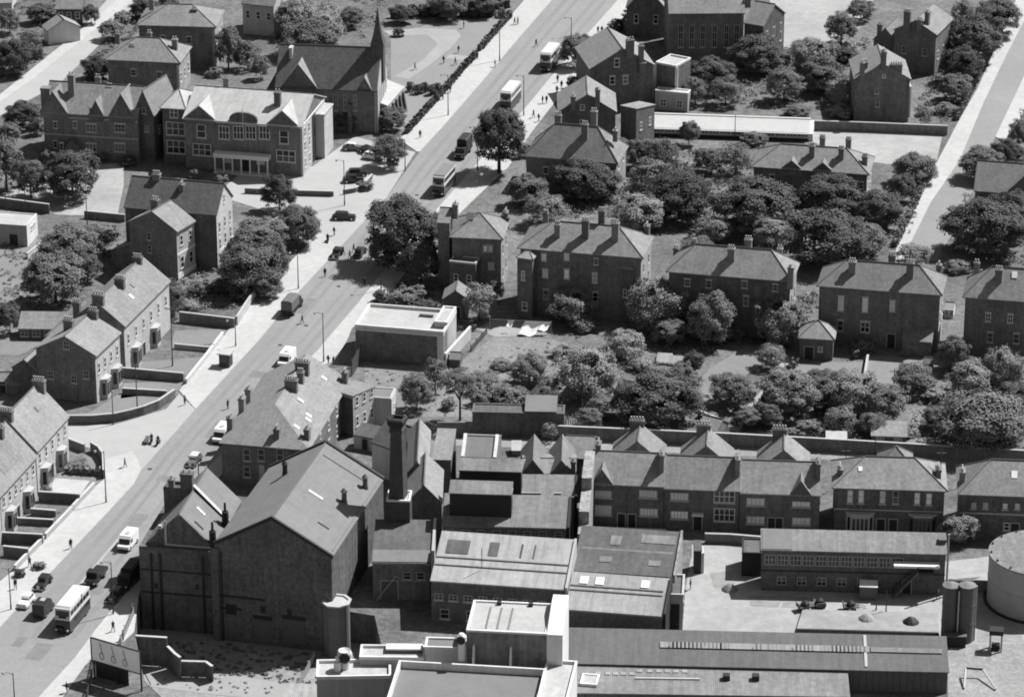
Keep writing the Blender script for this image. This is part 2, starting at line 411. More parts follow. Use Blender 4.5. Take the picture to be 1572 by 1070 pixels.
    def gablet(s, u, w, gh, depth=None, m=None, rm=None, z=None, name='gablet'):
        """front cross gable over the eave"""
        z = s.h if z is None else z
        k = s.rh / (s.d / 2) if getattr(s, 'rkind', '') in ('gx', 'hip') else .6
        dp = gh / k + .3 if depth is None else depth
        o = s.put(name, MB().extr([(-w / 2, -1.2), (w / 2, -1.2), (w / 2, 0), (0, gh), (-w / 2, 0)], -.12, dp, 'y').mesh(name, m or M_BRICK), u, 0, z)
        e = .25; kk = gh / (w / 2)
        s.put('gablet_roof', MB().extr([(-w / 2 - e, -e * kk), (0, gh), (w / 2 + e, -e * kk), (w / 2 + e, -e * kk + .2), (0, gh + .2), (-w / 2 - e, -e * kk + .2)], -.3, dp + .1, 'y').mesh('gablet_roof', rm or s.roofobj.data.materials[0]), parent=o)
        return o
    def skylight(s, u, v, w=.9, h=1.2, m=None, name='skylight'):
        """on the front slope"""
        k = s.rh / (s.d / 2) if s.rkind in ('gx', 'hip') else s.rh / s.d
        a = math.atan(k); z = s.roofz(u, v) + .24
        me = cached(('sky', w, h, (m or M_GLASSL).name), lambda: MB().box(-w / 2, -h / 2, 0, w / 2, h / 2, .1).mesh('skylight', m or M_GLASSL))
        o = s.put(name, me, u, v, z); o.rotation_euler = (Matrix.Rotation(o.rotation_euler[2], 4, 'Z') @ Matrix.Rotation(a, 4, 'X')).to_euler()
        return o
    def downpipe(s, px=None, face='f', u=None, m=None):
        if u is None: u = s.hit(px, proj(*s.world(s.w / 2, 0), s.h / 2)[1], face)[0]
        x, y, rz = s._face(face, u, .004)
        s.put('downpipe', cached(('dp', round(s.h, 1)), lambda: MB().box(-.06, -.12, 0, .06, 0, s.h - .2).mesh('downpipe', m or M_FRAMED)), x, y, 0, rz)
M_RIDGE  = mat('ridge_tile', 0.11, 0.15, 1.0)
M_BRICKC = mat('chimney_brick', 0.15, 0.25, 0.6, rvar=0.25, grain=.2)
M_GLASSL = mat('skylight_glass', 0.70, 0.08, 1.0, rough=0.3, spec=0.5)

def frame_from(E1, E2, z, depth=None, E3=None, back=False):
    a, b = P(*E1, z), P(*E2, z)
    ang = math.atan2(b.y - a.y, b.x - a.x); w = (b - a).length
    n = Vector((-math.sin(ang), math.cos(ang)))
    if depth is None: depth = abs((P(*E3, z) - b).dot(n))
    if back: a = a - n * depth
    return a, ang, w, depth
class Building:
    def __init__(s, name, label, cat, E1, E2, gy=None, h=None, depth=None, E3=None, back=False, group=None, g=0.0):
        h = hfrom(E1, gy, g) if h is None else h
        org, ang, w, d = frame_from(E1, E2, h, depth, E3, back)
        s.root = thing(name, label, cat, (org.x, org.y, 0), ang, group)
        s.main = Wing(s.root, org, ang, w, d, h, g)
    def wing(s, E1, E2, gy=None, h=None, depth=None, E3=None, back=False, z0=0.0):
        h = hfrom(E1, gy) if h is None else h
        org, ang, w, d = frame_from(E1, E2, h, depth, E3, back)
        return Wing(s.root, org, ang, w, d, h, z0)
    def sub(s, x, y, w, d, h, z0=0.0, base=None):
        m = base or s.main
        return Wing(s.root, m.world(x, y), m.ang, w, d, h, z0)
def ridge_h(wing, px, py, kind):
    """rise of the ridge over the eave, from a pixel on the ridge (gx, hip) or on the front apex (gy)"""
    return wing.hit(px, py, 'm' if kind in ('gx', 'hip') else 'f')[1] - wing.h
def shed_fit(E1, E2, h, top_y, slope):
    """depth of a lean-to whose front eave shows at E1-E2 and whose back edge shows at row top_y"""
    a, ang, w, _ = frame_from(E1, E2, h, 1.0)
    n = Vector((-math.sin(ang), math.cos(ang))); mid = a + Vector((math.cos(ang), math.sin(ang))) * w / 2
    return bisect(lambda d: proj(*(mid + n * d), h + slope * d)[1] - top_y, .2, 80)
# ---------------------------------------------------------------- ground, roads, pavements
M_GRASS = mat('rough_grass', 0.115, 0.60, 0.09, fine=0.9, fvar=0.5, bump=.4, grain=.35)
M_LAWN  = mat('mown_lawn', 0.165, 0.16, 0.12, fine=1.4, fvar=0.14, grain=.14)
M_ROAD  = mat('road_setts', 0.20, 0.14, 0.05, fine=0.7, fvar=0.10, rough=.85, grain=.10)
M_SIDE  = mat('pale_road', 0.30, 0.10, 0.08, fine=0.5, fvar=0.06)
M_PAVE  = mat('flagstones', 0.35, 0.12, 0.10, fine=0.8, fvar=0.12, grain=.08)
M_YARD  = mat('yard_concrete', 0.27, 0.26, 0.07, fine=0.6, fvar=0.18, grain=.10)
M_EARTH = mat('trodden_earth', 0.21, 0.3, 0.1, fine=1.0, fvar=0.25, grain=.35)
M_PATH  = mat('pale_path', 0.25, 0.15, 0.2, fine=1.2, fvar=0.1)
M_KERB  = mat('kerb_stone', 0.45, 0.12, 0.6)

def sheet(name, pts, z, m, world=False):
    from mathutils.geometry import tessellate_polygon
    q = [Vector(p) if world else P(*p) for p in pts]
    tri = tessellate_polygon([[Vector((p.x, p.y, 0)) for p in q]])
    me = bpy.data.meshes.new(name); me.from_pydata([(p.x, p.y, z) for p in q], [], [tuple(t) for t in tri])
    me.materials.append(m)
    import bmesh
    bm = bmesh.new(); bm.from_mesh(me)
    for f in bm.faces:
        f.normal_update()
        if f.normal.z < 0: f.normal_flip()
    bm.to_mesh(me); bm.free()
    return link(name, me, kind='structure')
def slab(name, pts, h, m, z0=-.2):
    q = [P(*p) for p in pts]
    a = sum(q[i].x * q[(i + 1) % len(q)].y - q[(i + 1) % len(q)].x * q[i].y for i in range(len(q)))
    if a < 0: q.reverse()
    from mathutils.geometry import tessellate_polygon
    n = len(q); tri = tessellate_polygon([[Vector((p.x, p.y, 0)) for p in q]])
    vs = [(p.x, p.y, h) for p in q] + [(p.x, p.y, z0) for p in q]
    fs = []
    for t in tri:
        A, B, C_ = (q[i] for i in t)
        fs.append(tuple(t) if (B - A).cross(C_ - A) > 0 else tuple(t)[::-1])
    fs += [(i, n + i, n + (i + 1) % n, (i + 1) % n) for i in range(n)]
    me = bpy.data.meshes.new(name); me.from_pydata(vs, [], fs); me.materials.append(m)
    return link(name, me, kind='structure')

PIT = [(214, 914), (209, 950), (208, 975), (222, 1045), (300, 1120), (620, 1120), (590, 1010), (575, 945), (520, 936), (505, 910), (330, 900)]
PITW = [P(*p) for p in PIT]
def ground_with_pit():
    from mathutils.geometry import tessellate_polygon
    out = [Vector(p) for p in ((-4000, -1000, 0), (4000, -1000, 0), (4000, 6000, 0), (-4000, 6000, 0))]
    hole = [Vector((p.x, p.y, 0)) for p in PITW]
    tri = tessellate_polygon([out, hole]); allp = out + hole; fs = []
    for t in tri:
        a, b, c = (allp[i] for i in t); fs.append(tuple(t) if (b - a).cross(c - a).z > 0 else tuple(t)[::-1])
    me = bpy.data.meshes.new('ground'); me.from_pydata([tuple(p) for p in allp], [], fs); me.materials.append(M_GRASS); link('ground', me, kind='structure')
    n = len(PITW); vs = [(p.x, p.y, .04) for p in PITW] + [(p.x, p.y, -5.3) for p in PITW]
    me = bpy.data.meshes.new('pit_wall'); me.from_pydata(vs, [], [(i, (i + 1) % n, n + (i + 1) % n, n + i) for i in range(n)]); me.materials.append(M_BRICK); link('pit_wall', me, kind='structure')
ground_with_pit()
LK = [(-90, 1060), (0, 963), (75, 882), (153, 800), (205, 744), (216, 723)]                       # left kerb of the main road
LK2 = [(300, 629), (400, 520), (461, 446), (502, 402)]
LK3 = [(594, 303), (644, 234), (680, 195), (735, 132), (790, 67), (850, -2), (910, -70)]
RK = [(-40, 1190), (58, 1072), (115, 1010), (146, 968), (175, 932), (198, 907), (240, 845), (320, 718), (400, 632), (486, 540), (548, 468), (600, 402), (690, 300), (757, 224), (808, 165), (855, 108), (902, 53), (938, 13), (1000, -60)]
sheet('main_road', LK + LK2 + LK3 + RK[::-1], 0.02, M_ROAD)
sheet('side_road', [(60, 690), (103, 652), (175, 652), (210, 642), (255, 628), (275, 605), (300, 629), (250, 685), (216, 723), (203, 693), (161, 706), (140, 688), (103, 682)], 0.045, M_SIDE)
sheet('forecourt', [(375, 262), (440, 256), (480, 256), (522, 226), (545, 210), (600, 226), (638, 234), (594, 303), (502, 402), (466, 372), (440, 345), (400, 322), (330, 300)], 0.045, M_SIDE)
slab('pavement', [(-40, 925), (22, 875), (50, 848), (67, 831), (101, 795), (126, 768), (145, 748), (160, 736), (161, 706), (203, 693), (212, 706)] + LK[::-1] + [(-90, 1000)], .12, M_PAVE)
slab('pavement', [(275, 600), (285, 588), (335, 530), (345, 515), (364, 489), (387, 463), (415, 437), (450, 398), (492, 357), (515, 377)] + LK2[::-1], .12, M_PAVE)
slab('pavement', [(612, 214), (621, 208), (657, 170), (731, 84), (782, 28), (835, -35)] + [(910, -70)] + LK3[::-1][1:-1] + [(640, 234)], .12, M_PAVE)
slab('pavement', [(40, 1150), (95, 1072), (130, 1022), (150, 1005), (190, 985), (206, 970), (213, 914), (222, 885)] + [(198, 907), (175, 932), (146, 968), (115, 1010), (58, 1072), (-40, 1190)], .12, M_PAVE)
slab('pavement', [(240, 852), (300, 790), (345, 722), (425, 632), (505, 560), (530, 530), (540, 505), (575, 470), (606, 442), (640, 392), (735, 300), (780, 258), (815, 205), (850, 160), (893, 110), (935, 52), (990, -10), (1040, -60)] + RK[::-1][:-6], .12, M_PAVE)
# street on the right-hand side with its two pavements
sheet('right_street', [(1392, 400), (1396, 377), (1429, 311), (1472, 249), (1510, 158), (1545, 85), (1590, -20), (1670, -20), (1572, 118), (1528, 211), (1490, 300), (1440, 400)], 0.02, M_ROAD)
slab('pavement', [(1372, 400), (1376, 382), (1412, 300), (1432, 262), (1470, 190), (1500, 138), (1535, 60), (1560, 0), (1600, -20), (1545, 85), (1510, 158), (1472, 249), (1429, 311), (1396, 377), (1392, 400)], .12, M_PAVE)
slab('pavement', [(1528, 211), (1572, 118), (1640, 0), (1680, 0), (1590, 140), (1545, 218)], .12, M_PAVE)
# far left road
sheet('left_road', [(-60, 250), (0, 178), (90, 130), (160, 62), (215, 0), (245, -40), (200, -40), (110, 62), (50, 112), (0, 150), (-60, 190)], 0.02, M_SIDE)
slab('pavement', [(-60, 185), (0, 146), (45, 110), (105, 62), (192, -8), (203, 2), (112, 74), (52, 122), (0, 158), (-60, 200)], .12, M_PAVE)
# yards and light ground
sheet('lane', [(1062, 836), (1175, 838), (1452, 862), (1520, 854), (1640, 862), (1640, 900), (1520, 884), (1452, 890), (1170, 862), (1130, 852), (1062, 862)], 0.03, M_YARD)
sheet('works_yard', [(1060, 858), (1128, 850), (1170, 858), (1200, 905), (1455, 905), (1520, 880), (1660, 880), (1660, 1000), (1500, 1000), (1452, 985), (1040, 985)], 0.024, M_YARD)
sheet('sand_ground', [(1455, 990), (1660, 985), (1660, 1080), (1455, 1080)], 0.05, M_EARTH)
sheet('light_yard', [(1248, 196), (1330, 197), (1448, 202), (1436, 256), (1360, 252), (1300, 244), (1248, 218)], 0.024, M_YARD)
sheet('playground', [(1180, -20), (1350, -20), (1322, 42), (1250, 76), (1188, 72)], 0.024, M_YARD)
sheet('church_lawn', [(600, 60), (655, 38), (778, 26), (735, 80), (657, 168), (625, 200), (560, 190), (600, 140)], 0.012, mat('church_grass', 0.19, 0.12, 0.1, fine=1.0, fvar=.1))
sheet('church_path', [(588, 48), (640, 44), (700, 46), (708, 56), (690, 76), (660, 100), (628, 122), (606, 118), (650, 92), (672, 68), (655, 54), (600, 56)], 0.03, M_PATH)
sheet('church_path', [(690, 84), (728, 88), (722, 95), (684, 90)], 0.03, M_PATH)
def low(pts): return [P(x, y, -5.0) for x, y in pts]
sheet('waste_ground', low([(150, 900), (700, 900), (760, 1140), (150, 1140)]), -5.0, M_EARTH, True)
sheet('dirt_track', low([(205, 1020), (262, 1026), (330, 1032), (420, 1046), (495, 1058), (520, 1085), (330, 1066), (215, 1052)]), -4.97, M_PATH, True)
sheet('garden_patch', [(560, 560), (700, 560), (760, 515), (845, 520), (930, 545), (960, 600), (870, 640), (740, 640), (560, 640)], 0.012, mat('long_grass', 0.165, 0.3, 0.12, fine=0.9, fvar=.3, bump=.4, grain=.3))
sheet('garden_path', [(730, 505), (760, 490), (845, 497), (850, 514), (760, 517)], 0.03, M_PATH)
sheet('lawn', [(1062, 600), (1090, 565), (1145, 532), (1180, 530), (1195, 550), (1150, 572), (1118, 605), (1080, 618)], 0.03, M_LAWN)
sheet('lawn', [(1330, 548), (1420, 545), (1460, 560), (1405, 600), (1330, 600), (1322, 575)], 0.03, M_LAWN)
sheet('lawn', [(1210, 558), (1325, 556), (1318, 585), (1200, 588)], 0.03, M_LAWN)
sheet('garden_path', [(1120, 660), (1165, 600), (1205, 550), (1216, 550), (1180, 602), (1134, 664)], 0.06, M_PATH)
sheet('lawn', [(1400, 628), (1450, 618), (1438, 660), (1408, 690), (1380, 690)], 0.03, M_LAWN)
sheet('back_lane', [(680, 672), (900, 676), (1300, 690), (1640, 708), (1640, 722), (1290, 706), (900, 690), (680, 684)], 0.03, M_EARTH)
# front gardens of the left-hand houses
for pts in ([(185, 612), (272, 600), (285, 585), (190, 588)], [(192, 580), (292, 576), (318, 548), (215, 556)], [(262, 535), (330, 527), (352, 505), (268, 508)],
            [(60, 770), (125, 764), (142, 748), (158, 735), (150, 700), (112, 705), (85, 735)], [(110, 640), (180, 640), (235, 630), (262, 608), (180, 606), (140, 632)]):
    sheet('front_garden', pts, 0.03, M_LAWN)
sheet('white_terrace', [(75, 758), (84, 734), (138, 738), (122, 762)], 0.05, M_PAVE)
sheet('left_yard', [(-40, 330), (70, 372), (62, 420), (20, 470), (-40, 470)], 0.024, M_LAWN)
sheet('light_yard', [(90, 330), (180, 332), (190, 285), (190, 250), (100, 258), (0, 300), (0, 318)], 0.024, M_YARD)
sheet('left_yard', [(0, 508), (60, 505), (80, 525), (30, 545), (0, 545)], 0.024, M_LAWN)
# long straight streaks: the setts over the old tram track, and crossings
for (a, b) in (((250, 662), (330, 578)), ((120, 900), (205, 800)), ((418, 470), (470, 470)), ((350, 560), (440, 462))):
    p, q = P(*a), P(*b); d = (q - p).normalized() * .0; n = Vector((-(q - p).y, (q - p).x)).normalized() * .18
    me = bpy.data.meshes.new('road_marking'); me.from_pydata([(*(p + n), .03), (*(p - n), .03), (*(q - n), .03), (*(q + n), .03)], [], [(0, 1, 2, 3)]); me.materials.append(M_SIDE)
    link('road_marking', me, kind='structure')

# lanes worn darker and smoother by traffic, and manhole covers
M_WORN = mat('worn_setts', 0.18, 0.12, 0.05, fine=0.6, fvar=.10)
def lane(f0, f1, name):
    L_ = LK[1:] + LK2 + LK3; q = []
    def at(t, f):
        y = 980 + t * (-1040)
        def xa(K):
            for a, b in zip(K, K[1:]):
                if a[1] >= y >= b[1]: return a[0] + (b[0] - a[0]) * (a[1] - y) / (a[1] - b[1])
            return K[-1][0]
        return (xa([(0, 990)] + L_) * (1 - f) + xa(RK) * f, y)
    n = 26
    sheet(name, [at(i / n, f0) for i in range(n + 1)] + [at(i / n, f1) for i in range(n, -1, -1)], 0.028, M_WORN)
lane(.16, .24, 'worn_lane'); lane(.34, .40, 'worn_lane'); lane(.62, .68, 'worn_lane'); lane(.78, .85, 'worn_lane')
mh = MB().lathe([(.4, 0), (.4, .012)], 12).mesh('manhole_cover', mat('cast_iron', .05, .1, 1.0))
for x, y in ((176, 850), (262, 742), (350, 640), (430, 530), (520, 440), (640, 300), (715, 205), (120, 900), (230, 720), (470, 500)):
    p = P(x, y); link('manhole_cover', mh, None, (p.x, p.y, .036), kind='structure')

M_TAR = mat('tar_patch', .155, .2, .3, fine=1.0, fvar=.15, grain=.1)
for k, (x, y, a, b) in enumerate(((210, 800, 5, 2.2), (150, 905, 3, 2), (330, 660, 6, 1.6), (395, 575, 2.5, 2.5), (470, 470, 7, 1.4), (560, 372, 4, 2), (610, 335, 3, 3), (705, 226, 5, 2), (255, 735, 2, 3), (60, 1000, 5, 2.6), (30, 985, 3, 1.5), (780, 140, 4, 2))):
    p = P(x, y); d = (P(644, 234) - P(300, 629)).normalized(); n = Vector((-d.y, d.x))
    sheet('road_patch', [p - d * a / 2 - n * b / 2, p + d * a / 2 - n * b / 2, p + d * a / 2 + n * b / 2, p - d * a / 2 + n * b / 2], .033, M_TAR, True)
# ---------------------------------------------------------------- houses
def finish(w, kind, m, rp=None, rh=None, **k):
    """walls and roof in one go; rp: pixel of the ridge (gx, hip) or of the front apex (gy)"""
    wm = k.pop('wm', M_BRICK)
    rh = ridge_h(w, rp[0], rp[1], kind) if rh is None else rh
    w.walls(wm, kind if kind in ('gx', 'gy', 'mono', 'monob') else 'flat', rh)
    w.roof(kind, m, rh, **k)
    return w

# --- the four-house terrace on the right (front in shade, facing the works)
def row_front(w, specs):
    for (px, py, a, b, n, st) in specs:
        w.wpx(px, py, a, b, n=n, tr=0 if st == 'c' else 1, pane=M_CURT if st == 'c' else M_PANE, frame=M_FRAMED if st == 'c' else M_FRAME)
b = Building('terraced_house', 'left unit of the long slate terrace, small gablet at its left end', 'house', (908, 741), (1018, 746), gy=809, depth=8.6, group='brick terrace facing the works')
w = finish(b.main, 'gx', M_SLATE, (985, 696), ov=.3)
w.gutter('f')
row_front(w, [(926, 756, 26, 15, 5, 'c'), (926, 783, 26, 15, 5, 'c'), (995, 758, 28, 12, 5, 'c'), (996, 786, 28, 12, 5, 'c')])
u = w.hit(924, 742)[0]; w.gablet(u, 3.2, 2.3)
for x in (954, 970): w.door('f', w.hit(x, 800)[0], 1.1, 2.4)
w.stack(w.w - .4, w.d * .35, w.ridge + 1.0, .7, 2.6, 4)
w.stack(.6, w.d * .6, w.ridge + 1.1, .7, 1.8, 3)
v = finish(b.sub(2.4, 8.6, 7.8, 6.5, w.h), 'gy', M_SLATE, rh=w.rh - .06, ov=.25)
v.stack(3.4, 6.2, v.ridge + .9, 2.2, .8, 5)
b2 = Building('terraced_house', 'middle unit of the long slate terrace with white canopy over its door', 'house', (1018.5, 748.5), (1135, 753), gy=812, depth=8.6, group='brick terrace facing the works')
w = finish(b2.main, 'gx', M_SLATE, (1080, 702), ov=.3); w.gutter('f')
row_front(w, [(1043, 762, 28, 12, 5, 'c'), (1043, 790, 27, 12, 5, 'c'), (1112, 762, 32, 19, 4, 'w'), (1112, 790, 32, 20, 4, 'w')])
w.door('f', w.hit(1071, 800)[0], 1.2, 2.4, canopy=True)
w.stack(w.w - .4, w.d * .35, w.ridge + 1.0, .7, 2.6, 4)
v = finish(b2.sub(2.2, 8.6, 7.8, 6.5, w.h), 'gy', M_SLATE, rh=w.rh - .06, ov=.25)
v.stack(3.2, 6.2, v.ridge + .9, 2.2, .8, 5)
b3 = Building('terraced_house', 'right end unit of the long slate terrace, small gablet beside a narrow passage', 'house', (1136, 755.5), (1259, 759.5), gy=816, depth=8.6, group='brick terrace facing the works')
w = finish(b3.main, 'gx', M_SLATE, (1200, 709), ov=.3); w.gutter('f')
row_front(w, [(1160, 770, 28, 12, 4, 'c'), (1160, 798, 28, 12, 4, 'c'), (1230, 772, 28, 12, 4, 'c'), (1230, 800, 28, 12, 4, 'c')])
w.gablet(w.hit(1229, 758)[0], 3.1, 2.2)
for x in (1184, 1196): w.door('f', w.hit(x, 805)[0], 1.0, 2.4)
w.stack(w.w - .4, w.d * .35, w.ridge + 1.0, .7, 2.6, 4)
w.row('r', 2, 4.5, 1, 1.6)
v = finish(b3.sub(2.6, 8.6, 7.8, 6.5, w.h), 'gy', M_SLATE, rh=w.rh - .06, ov=.25)
v.stack(3.2, 6.2, v.ridge + .9, 2.2, .8, 5)
b = Building('terraced_house', 'small slate house end tucked between the terrace and the factory sheds', 'house', (866, 702), (908, 704), h=7.0, depth=8.0)
w = finish(b.main, 'gx', M_SLATE, (895, 671), ov=.3); w.cpx(909, 672, w=.7, d=1.6, pots=3); w.row('f', 2, 4, 1, 1.4)

# --- hipped semi-detached houses right of the terrace
def semi(nm, label, E1, E2, gy, rp, depth, wins, **k):
    b = Building('semi_detached_house', label, 'house', E1, E2, gy=gy, depth=depth)
    w = finish(b.main, 'hip', k.pop('m', M_SLATE), rp, ov=.5, **k); w.gutter('f'); w.side()
    for x in wins: w.wpx(*x[:4], **(x[4] if len(x) > 4 else {}))
    return b, w
C = dict(pane=M_CURT, frame=M_FRAMED, lintel=False)
b, w = semi('', 'hip roofed semi-detached pair with two curved bays behind the works office', (1282, 748), (1450, 753), 818, (1352, 701), 9.0,
    [(1305, 762, 9, 20, C), (1322, 762, 9, 20, C), (1355, 763, 9, 20, C), (1375, 763, 9, 20, dict(frame=M_FRAMED)), (1408, 765, 9, 18, C), (1426, 766, 9, 18, C)])
w.bay('f', w.hit(1320, 800)[0], .9, 4.2, 2.6, 1.0, 4, M_PANE, M_STONE); w.bay('f', w.hit(1416, 800)[0], .9, 4.2, 2.6, 1.0, 4, M_PANE, M_BRICK)
for x in (1352, 1371): w.door('f', w.hit(x, 805)[0], 1.2, 2.5)
w.band('f', w.h * .52, .2)
w.cpx(1290, 712, v=3.2, w=.8, d=1.8, pots=4); w.cpx(1441, 712, v=3.2, w=.8, d=1.8, pots=4)
w.skylight(w.hit(1320, 720, 'm')[0], 2.5, .6, .8)
v = finish(b.sub(w.w * .42, w.d, 5.0, 5.0, w.h - .6), 'hip', M_SLATE, rh=2.6, ov=.3)
b, w = semi('', 'hip roofed semi-detached house cut by the picture edge beside the gas holder', (1475, 758), (1640, 764), 824, (1545, 706), 9.0,
    [(1495, 776, 8, 9, C), (1513, 776, 8, 9, C), (1543, 777, 8, 9, C), (1562, 777, 8, 9, C), (1500, 806, 9, 12), (1545, 808, 9, 12)])
w.band('f', w.h * .55, .25); w.cpx(1478, 716, v=3.2, w=.8, d=1.8, pots=4); w.door('f', w.hit(1558, 810)[0], 1.2, 2.5)
w.skylight(w.hit(1556, 725, 'm')[0], 2.5)

# --- big villas in the middle and to the right
W = dict(lintel=True, frame=M_FRAMED)
WL = dict(lintel=True, pane=M_CURT)
b, w = semi('', 'hip roofed villa behind the great dark tree, with a flat roofed back extension', (694, 364), (769, 367.5), 447, (724, 326), 9.0,
    [(753, 382, 6, 8, WL), (745, 382, 6, 8, WL), (754, 409, 9, 9, WL), (722, 430, 7, 9, WL)], )
b.root.name = 'villa'
w.cpx(699, 308, v=4.5, w=.9, d=1.3); w.spx(775, 337, u=w.w - .4, w=1.6, d=.8, pots=3); w.spx(797, 320, u=w.w - .3, w=.8, d=1.6, pots=3)
w.row('r', 2, 6.6, 1.1, 1.9, frame=M_FRAMED); w.row('r', 2, 2.2, 1.1, 2.0, frame=M_FRAMED)
w.skylight(w.hit(723, 342, 'm')[0], 3.5, 1.3, 1.5, M_FELT)
v = b.wing((690, 403), (730, 407), gy=455, depth=3.0); v.walls(M_BRICK); v.roof('flat', M_FLATG, 0.1, par=.35)
v.row('f', 2, 3.0, .9, 1.4)
v = b.wing((672, 342), (690, 343), gy=440, depth=6.0); finish(v, 'gx', M_SLATE, rh=1.6, ov=.2); v.cpx(683, 333, w=1.6, d=.9, pots=4)

b, w = semi('', 'long three storey villa with hip roof, tall chimneys and two narrow back turrets', (799, 381), (984, 396), 480, (880, 342), 9.8,
    [(835, 395, 8, 11, WL), (870, 394, 8, 11, WL), (837, 420, 9, 12, WL), (870, 421, 8, 14, WL), (913, 427, 8, 14, WL), (915, 402, 7, 8, W), (838, 452, 9, 14, W), (872, 452, 9, 14, W), (914, 456, 9, 14, W)])
b.root.name = 'villa'
for px, py, ww, vv in ((856, 339, 1.0, 2.4), (899, 333, 1.2, 2.6), (924, 318, 1.1, 6.0), (945, 337, 1.2, 2.6)): w.cpx(px, py, v=vv, w=ww, d=1.0, pots=3)
w.cpx(838, 322, v=9, w=.9, pots=3)
w.spx(1012, 341, u=w.w - .8, w=.9, d=1.4, pots=3)
w.row('r', 2, 8.4, 1.1, 1.7, frame=M_FRAMED); w.row('r', 2, 5.0, 1.1, 2.0, frame=M_FRAMED); w.row('r', 2, 1.2, 1.2, 2.2, frame=M_FRAMED); w.gutter('fr')
v = b.wing((794, 396), (817, 399), gy=487, depth=4.5); finish(v, 'hip', M_SLATEL, rh=1.0, ov=.2); v.wpx(803, 423, 6, 14, n=2); v.row('f', 1, 1.5, 1, 1.6)
v = b.wing((948, 410), (972, 414), gy=492, depth=4.5); finish(v, 'hip', M_SLATEL, rh=1.2, ov=.2); v.row('f', 1, 4.6, .8, 1.5); v.row('r', 1, 4.6, 1, 2)

b, w = semi('', 'hip roofed brick villa with pale tall windowed side, behind the row of garden trees', (1027, 417), (1213, 432), 508, (1110, 378), 7.9,
    [(1055, 434, 9, 10, W), (1088, 436, 9, 11, W), (1143, 437, 9, 10, W), (1145, 462, 9, 14, W), (1090, 460, 9, 14, W), (1190, 442, 8, 10, W), (1190, 470, 8, 14, W)], )
b.root.name = 'villa'
for px, py in ((1123, 376), (1149, 362)): w.cpx(px, py, v=2.2 if px < 1130 else 5.4, w=1.2, d=1.0, pots=3)
w.cpx(1066, 366, v=8.5, w=1.0, pots=3); w.cpx(1038, 376, v=8, w=.9, pots=2)
w.spx(1214, 384, u=w.w + .1, w=1.0, d=1.5, pots=4, ); w.spx(1205, 376, u=w.w - 3, w=.9, d=.9)
w.row('r', 2, 5.6, 1.0, 2.2, frame=M_FRAMED); w.row('r', 2, 1.4, 1.0, 2.4, frame=M_FRAMED); w.gutter('fr')

b, w = semi('', 'two storey hip roofed villa with pale stone window surrounds and a low lean-to', (1258, 439), (1443, 453), 526, (1350, 403), 8.0,
    [(1291, 466, 9, 22, WL), (1328, 468, 9, 22, WL), (1370, 470, 8, 16, WL), (1328, 502, 14, 16, dict(lintel=True, n=2)), (1290, 500, 9, 16, W)])
b.root.name = 'villa'
for px, py in ((1309, 396), (1398, 398), (1370, 386)): w.cpx(px, py, v=6.0 if px == 1370 else 2.3, w=1.2, d=1.0, pots=3)
w.spx(1455, 401, u=w.w - 1.0, w=.9, d=1.0)
w.row('r', 2, 4.6, .9, 2.0); w.band('r', 3.6, .25); w.door('f', w.hit(1368, 520)[0], 1.3, 2.5)
v = b.sub(w.w * .72, -2.6, w.w * .24, 2.598, 2.8); finish(v, 'mono', M_SLATE, rh=1.3, ov=.2)
w.gutter('fr')

b, w = semi('', 'dark fronted hip roofed villa cut by the right picture edge', (1482, 456), (1640, 468), 543, (1550, 411), 8.0,
    [(1517, 487, 8, 13, dict(lintel=True, n=2)), (1551, 489, 8, 13, dict(lintel=True, n=2)), (1520, 518, 9, 14, W), (1560, 520, 9, 14, W)])
b.root.name = 'villa'
w.cpx(1534, 408, v=2.3, w=1.2, d=1.0, pots=3); w.cpx(1509, 414, v=7.5, w=.9, pots=2); w.cpx(1500, 398, v=9, w=.9, pots=2); w.skylight(w.hit(1557, 440, 'm')[0], 3)

b = Building('coach_house', 'small square outhouse with pale hip roof in the villa gardens', 'outbuilding', (1228, 519), (1279, 522), gy=551, depth=5.2)
w = finish(b.main, 'hip', M_SLATEL, rh=2.3, ov=.35); w.door('f', 1.6, 1.5, 2.2); w.row('f', 1, 1.6, .8, .9, u0=4.2)
b = Building('garden_shed', 'gabled wooden shed beside the villa with the flat extension', 'shed', (681, 459), (718, 460), gy=489, depth=4.5)
w = finish(b.main, 'gy', M_SLATEL, (700, 447), ov=.25, wm=M_WOOD); w.door('f', w.w / 2, 1.6, 2.1); w.row('r', 1, 1.2, .8, .8)

# --- far right and back
b, w = semi('', 'hip roofed corner villa with tall chimneys nearest the round dark street tree', (808, 240), (946, 251), 290, (872, 191), 9.2,
    [(838, 262, 8, 10, W), (870, 264, 8, 10, W), (905, 268, 8, 10, W)])
b.root.name = 'villa'
for px, py in ((857, 172), (898, 186), (912, 166)): w.cpx(px, py, v=3.0 if px == 898 else 6.5, w=1.2, d=1.0, pots=3)
w.spx(945, 198, u=w.w - 1.0, w=.9, d=1.0); w.row('r', 2, 4.6, 1, 2)
b = Building('gabled_house', 'gabled brick house with lit slate slope right behind the hip roofed corner villa', 'house', (858, 172), (945, 172), gy=243, depth=11)
w = finish(b.main, 'gy', M_SLATEL, (896, 146), ov=.3); w.wpx(894, 165, 7, 8); w.wpx(894, 190, 9, 12)
w.spx(929, 132, u=w.w * .68, w=.9, d=1.4, pots=4); w.spx(880, 143, u=w.w * .25, w=.9, d=1.2)
v = b.wing((953, 172), (977, 177), gy=225, depth=7); finish(v, 'monob', M_SLATEL, rh=1.2, ov=.2); v.row('r', 2, 3.6, .8, 1.6)
b = Building('gabled_house', 'tall gabled brick house with a boxy white edged annexe above the long white hut', 'house', (907, 106), (1003, 100), gy=170, depth=14)
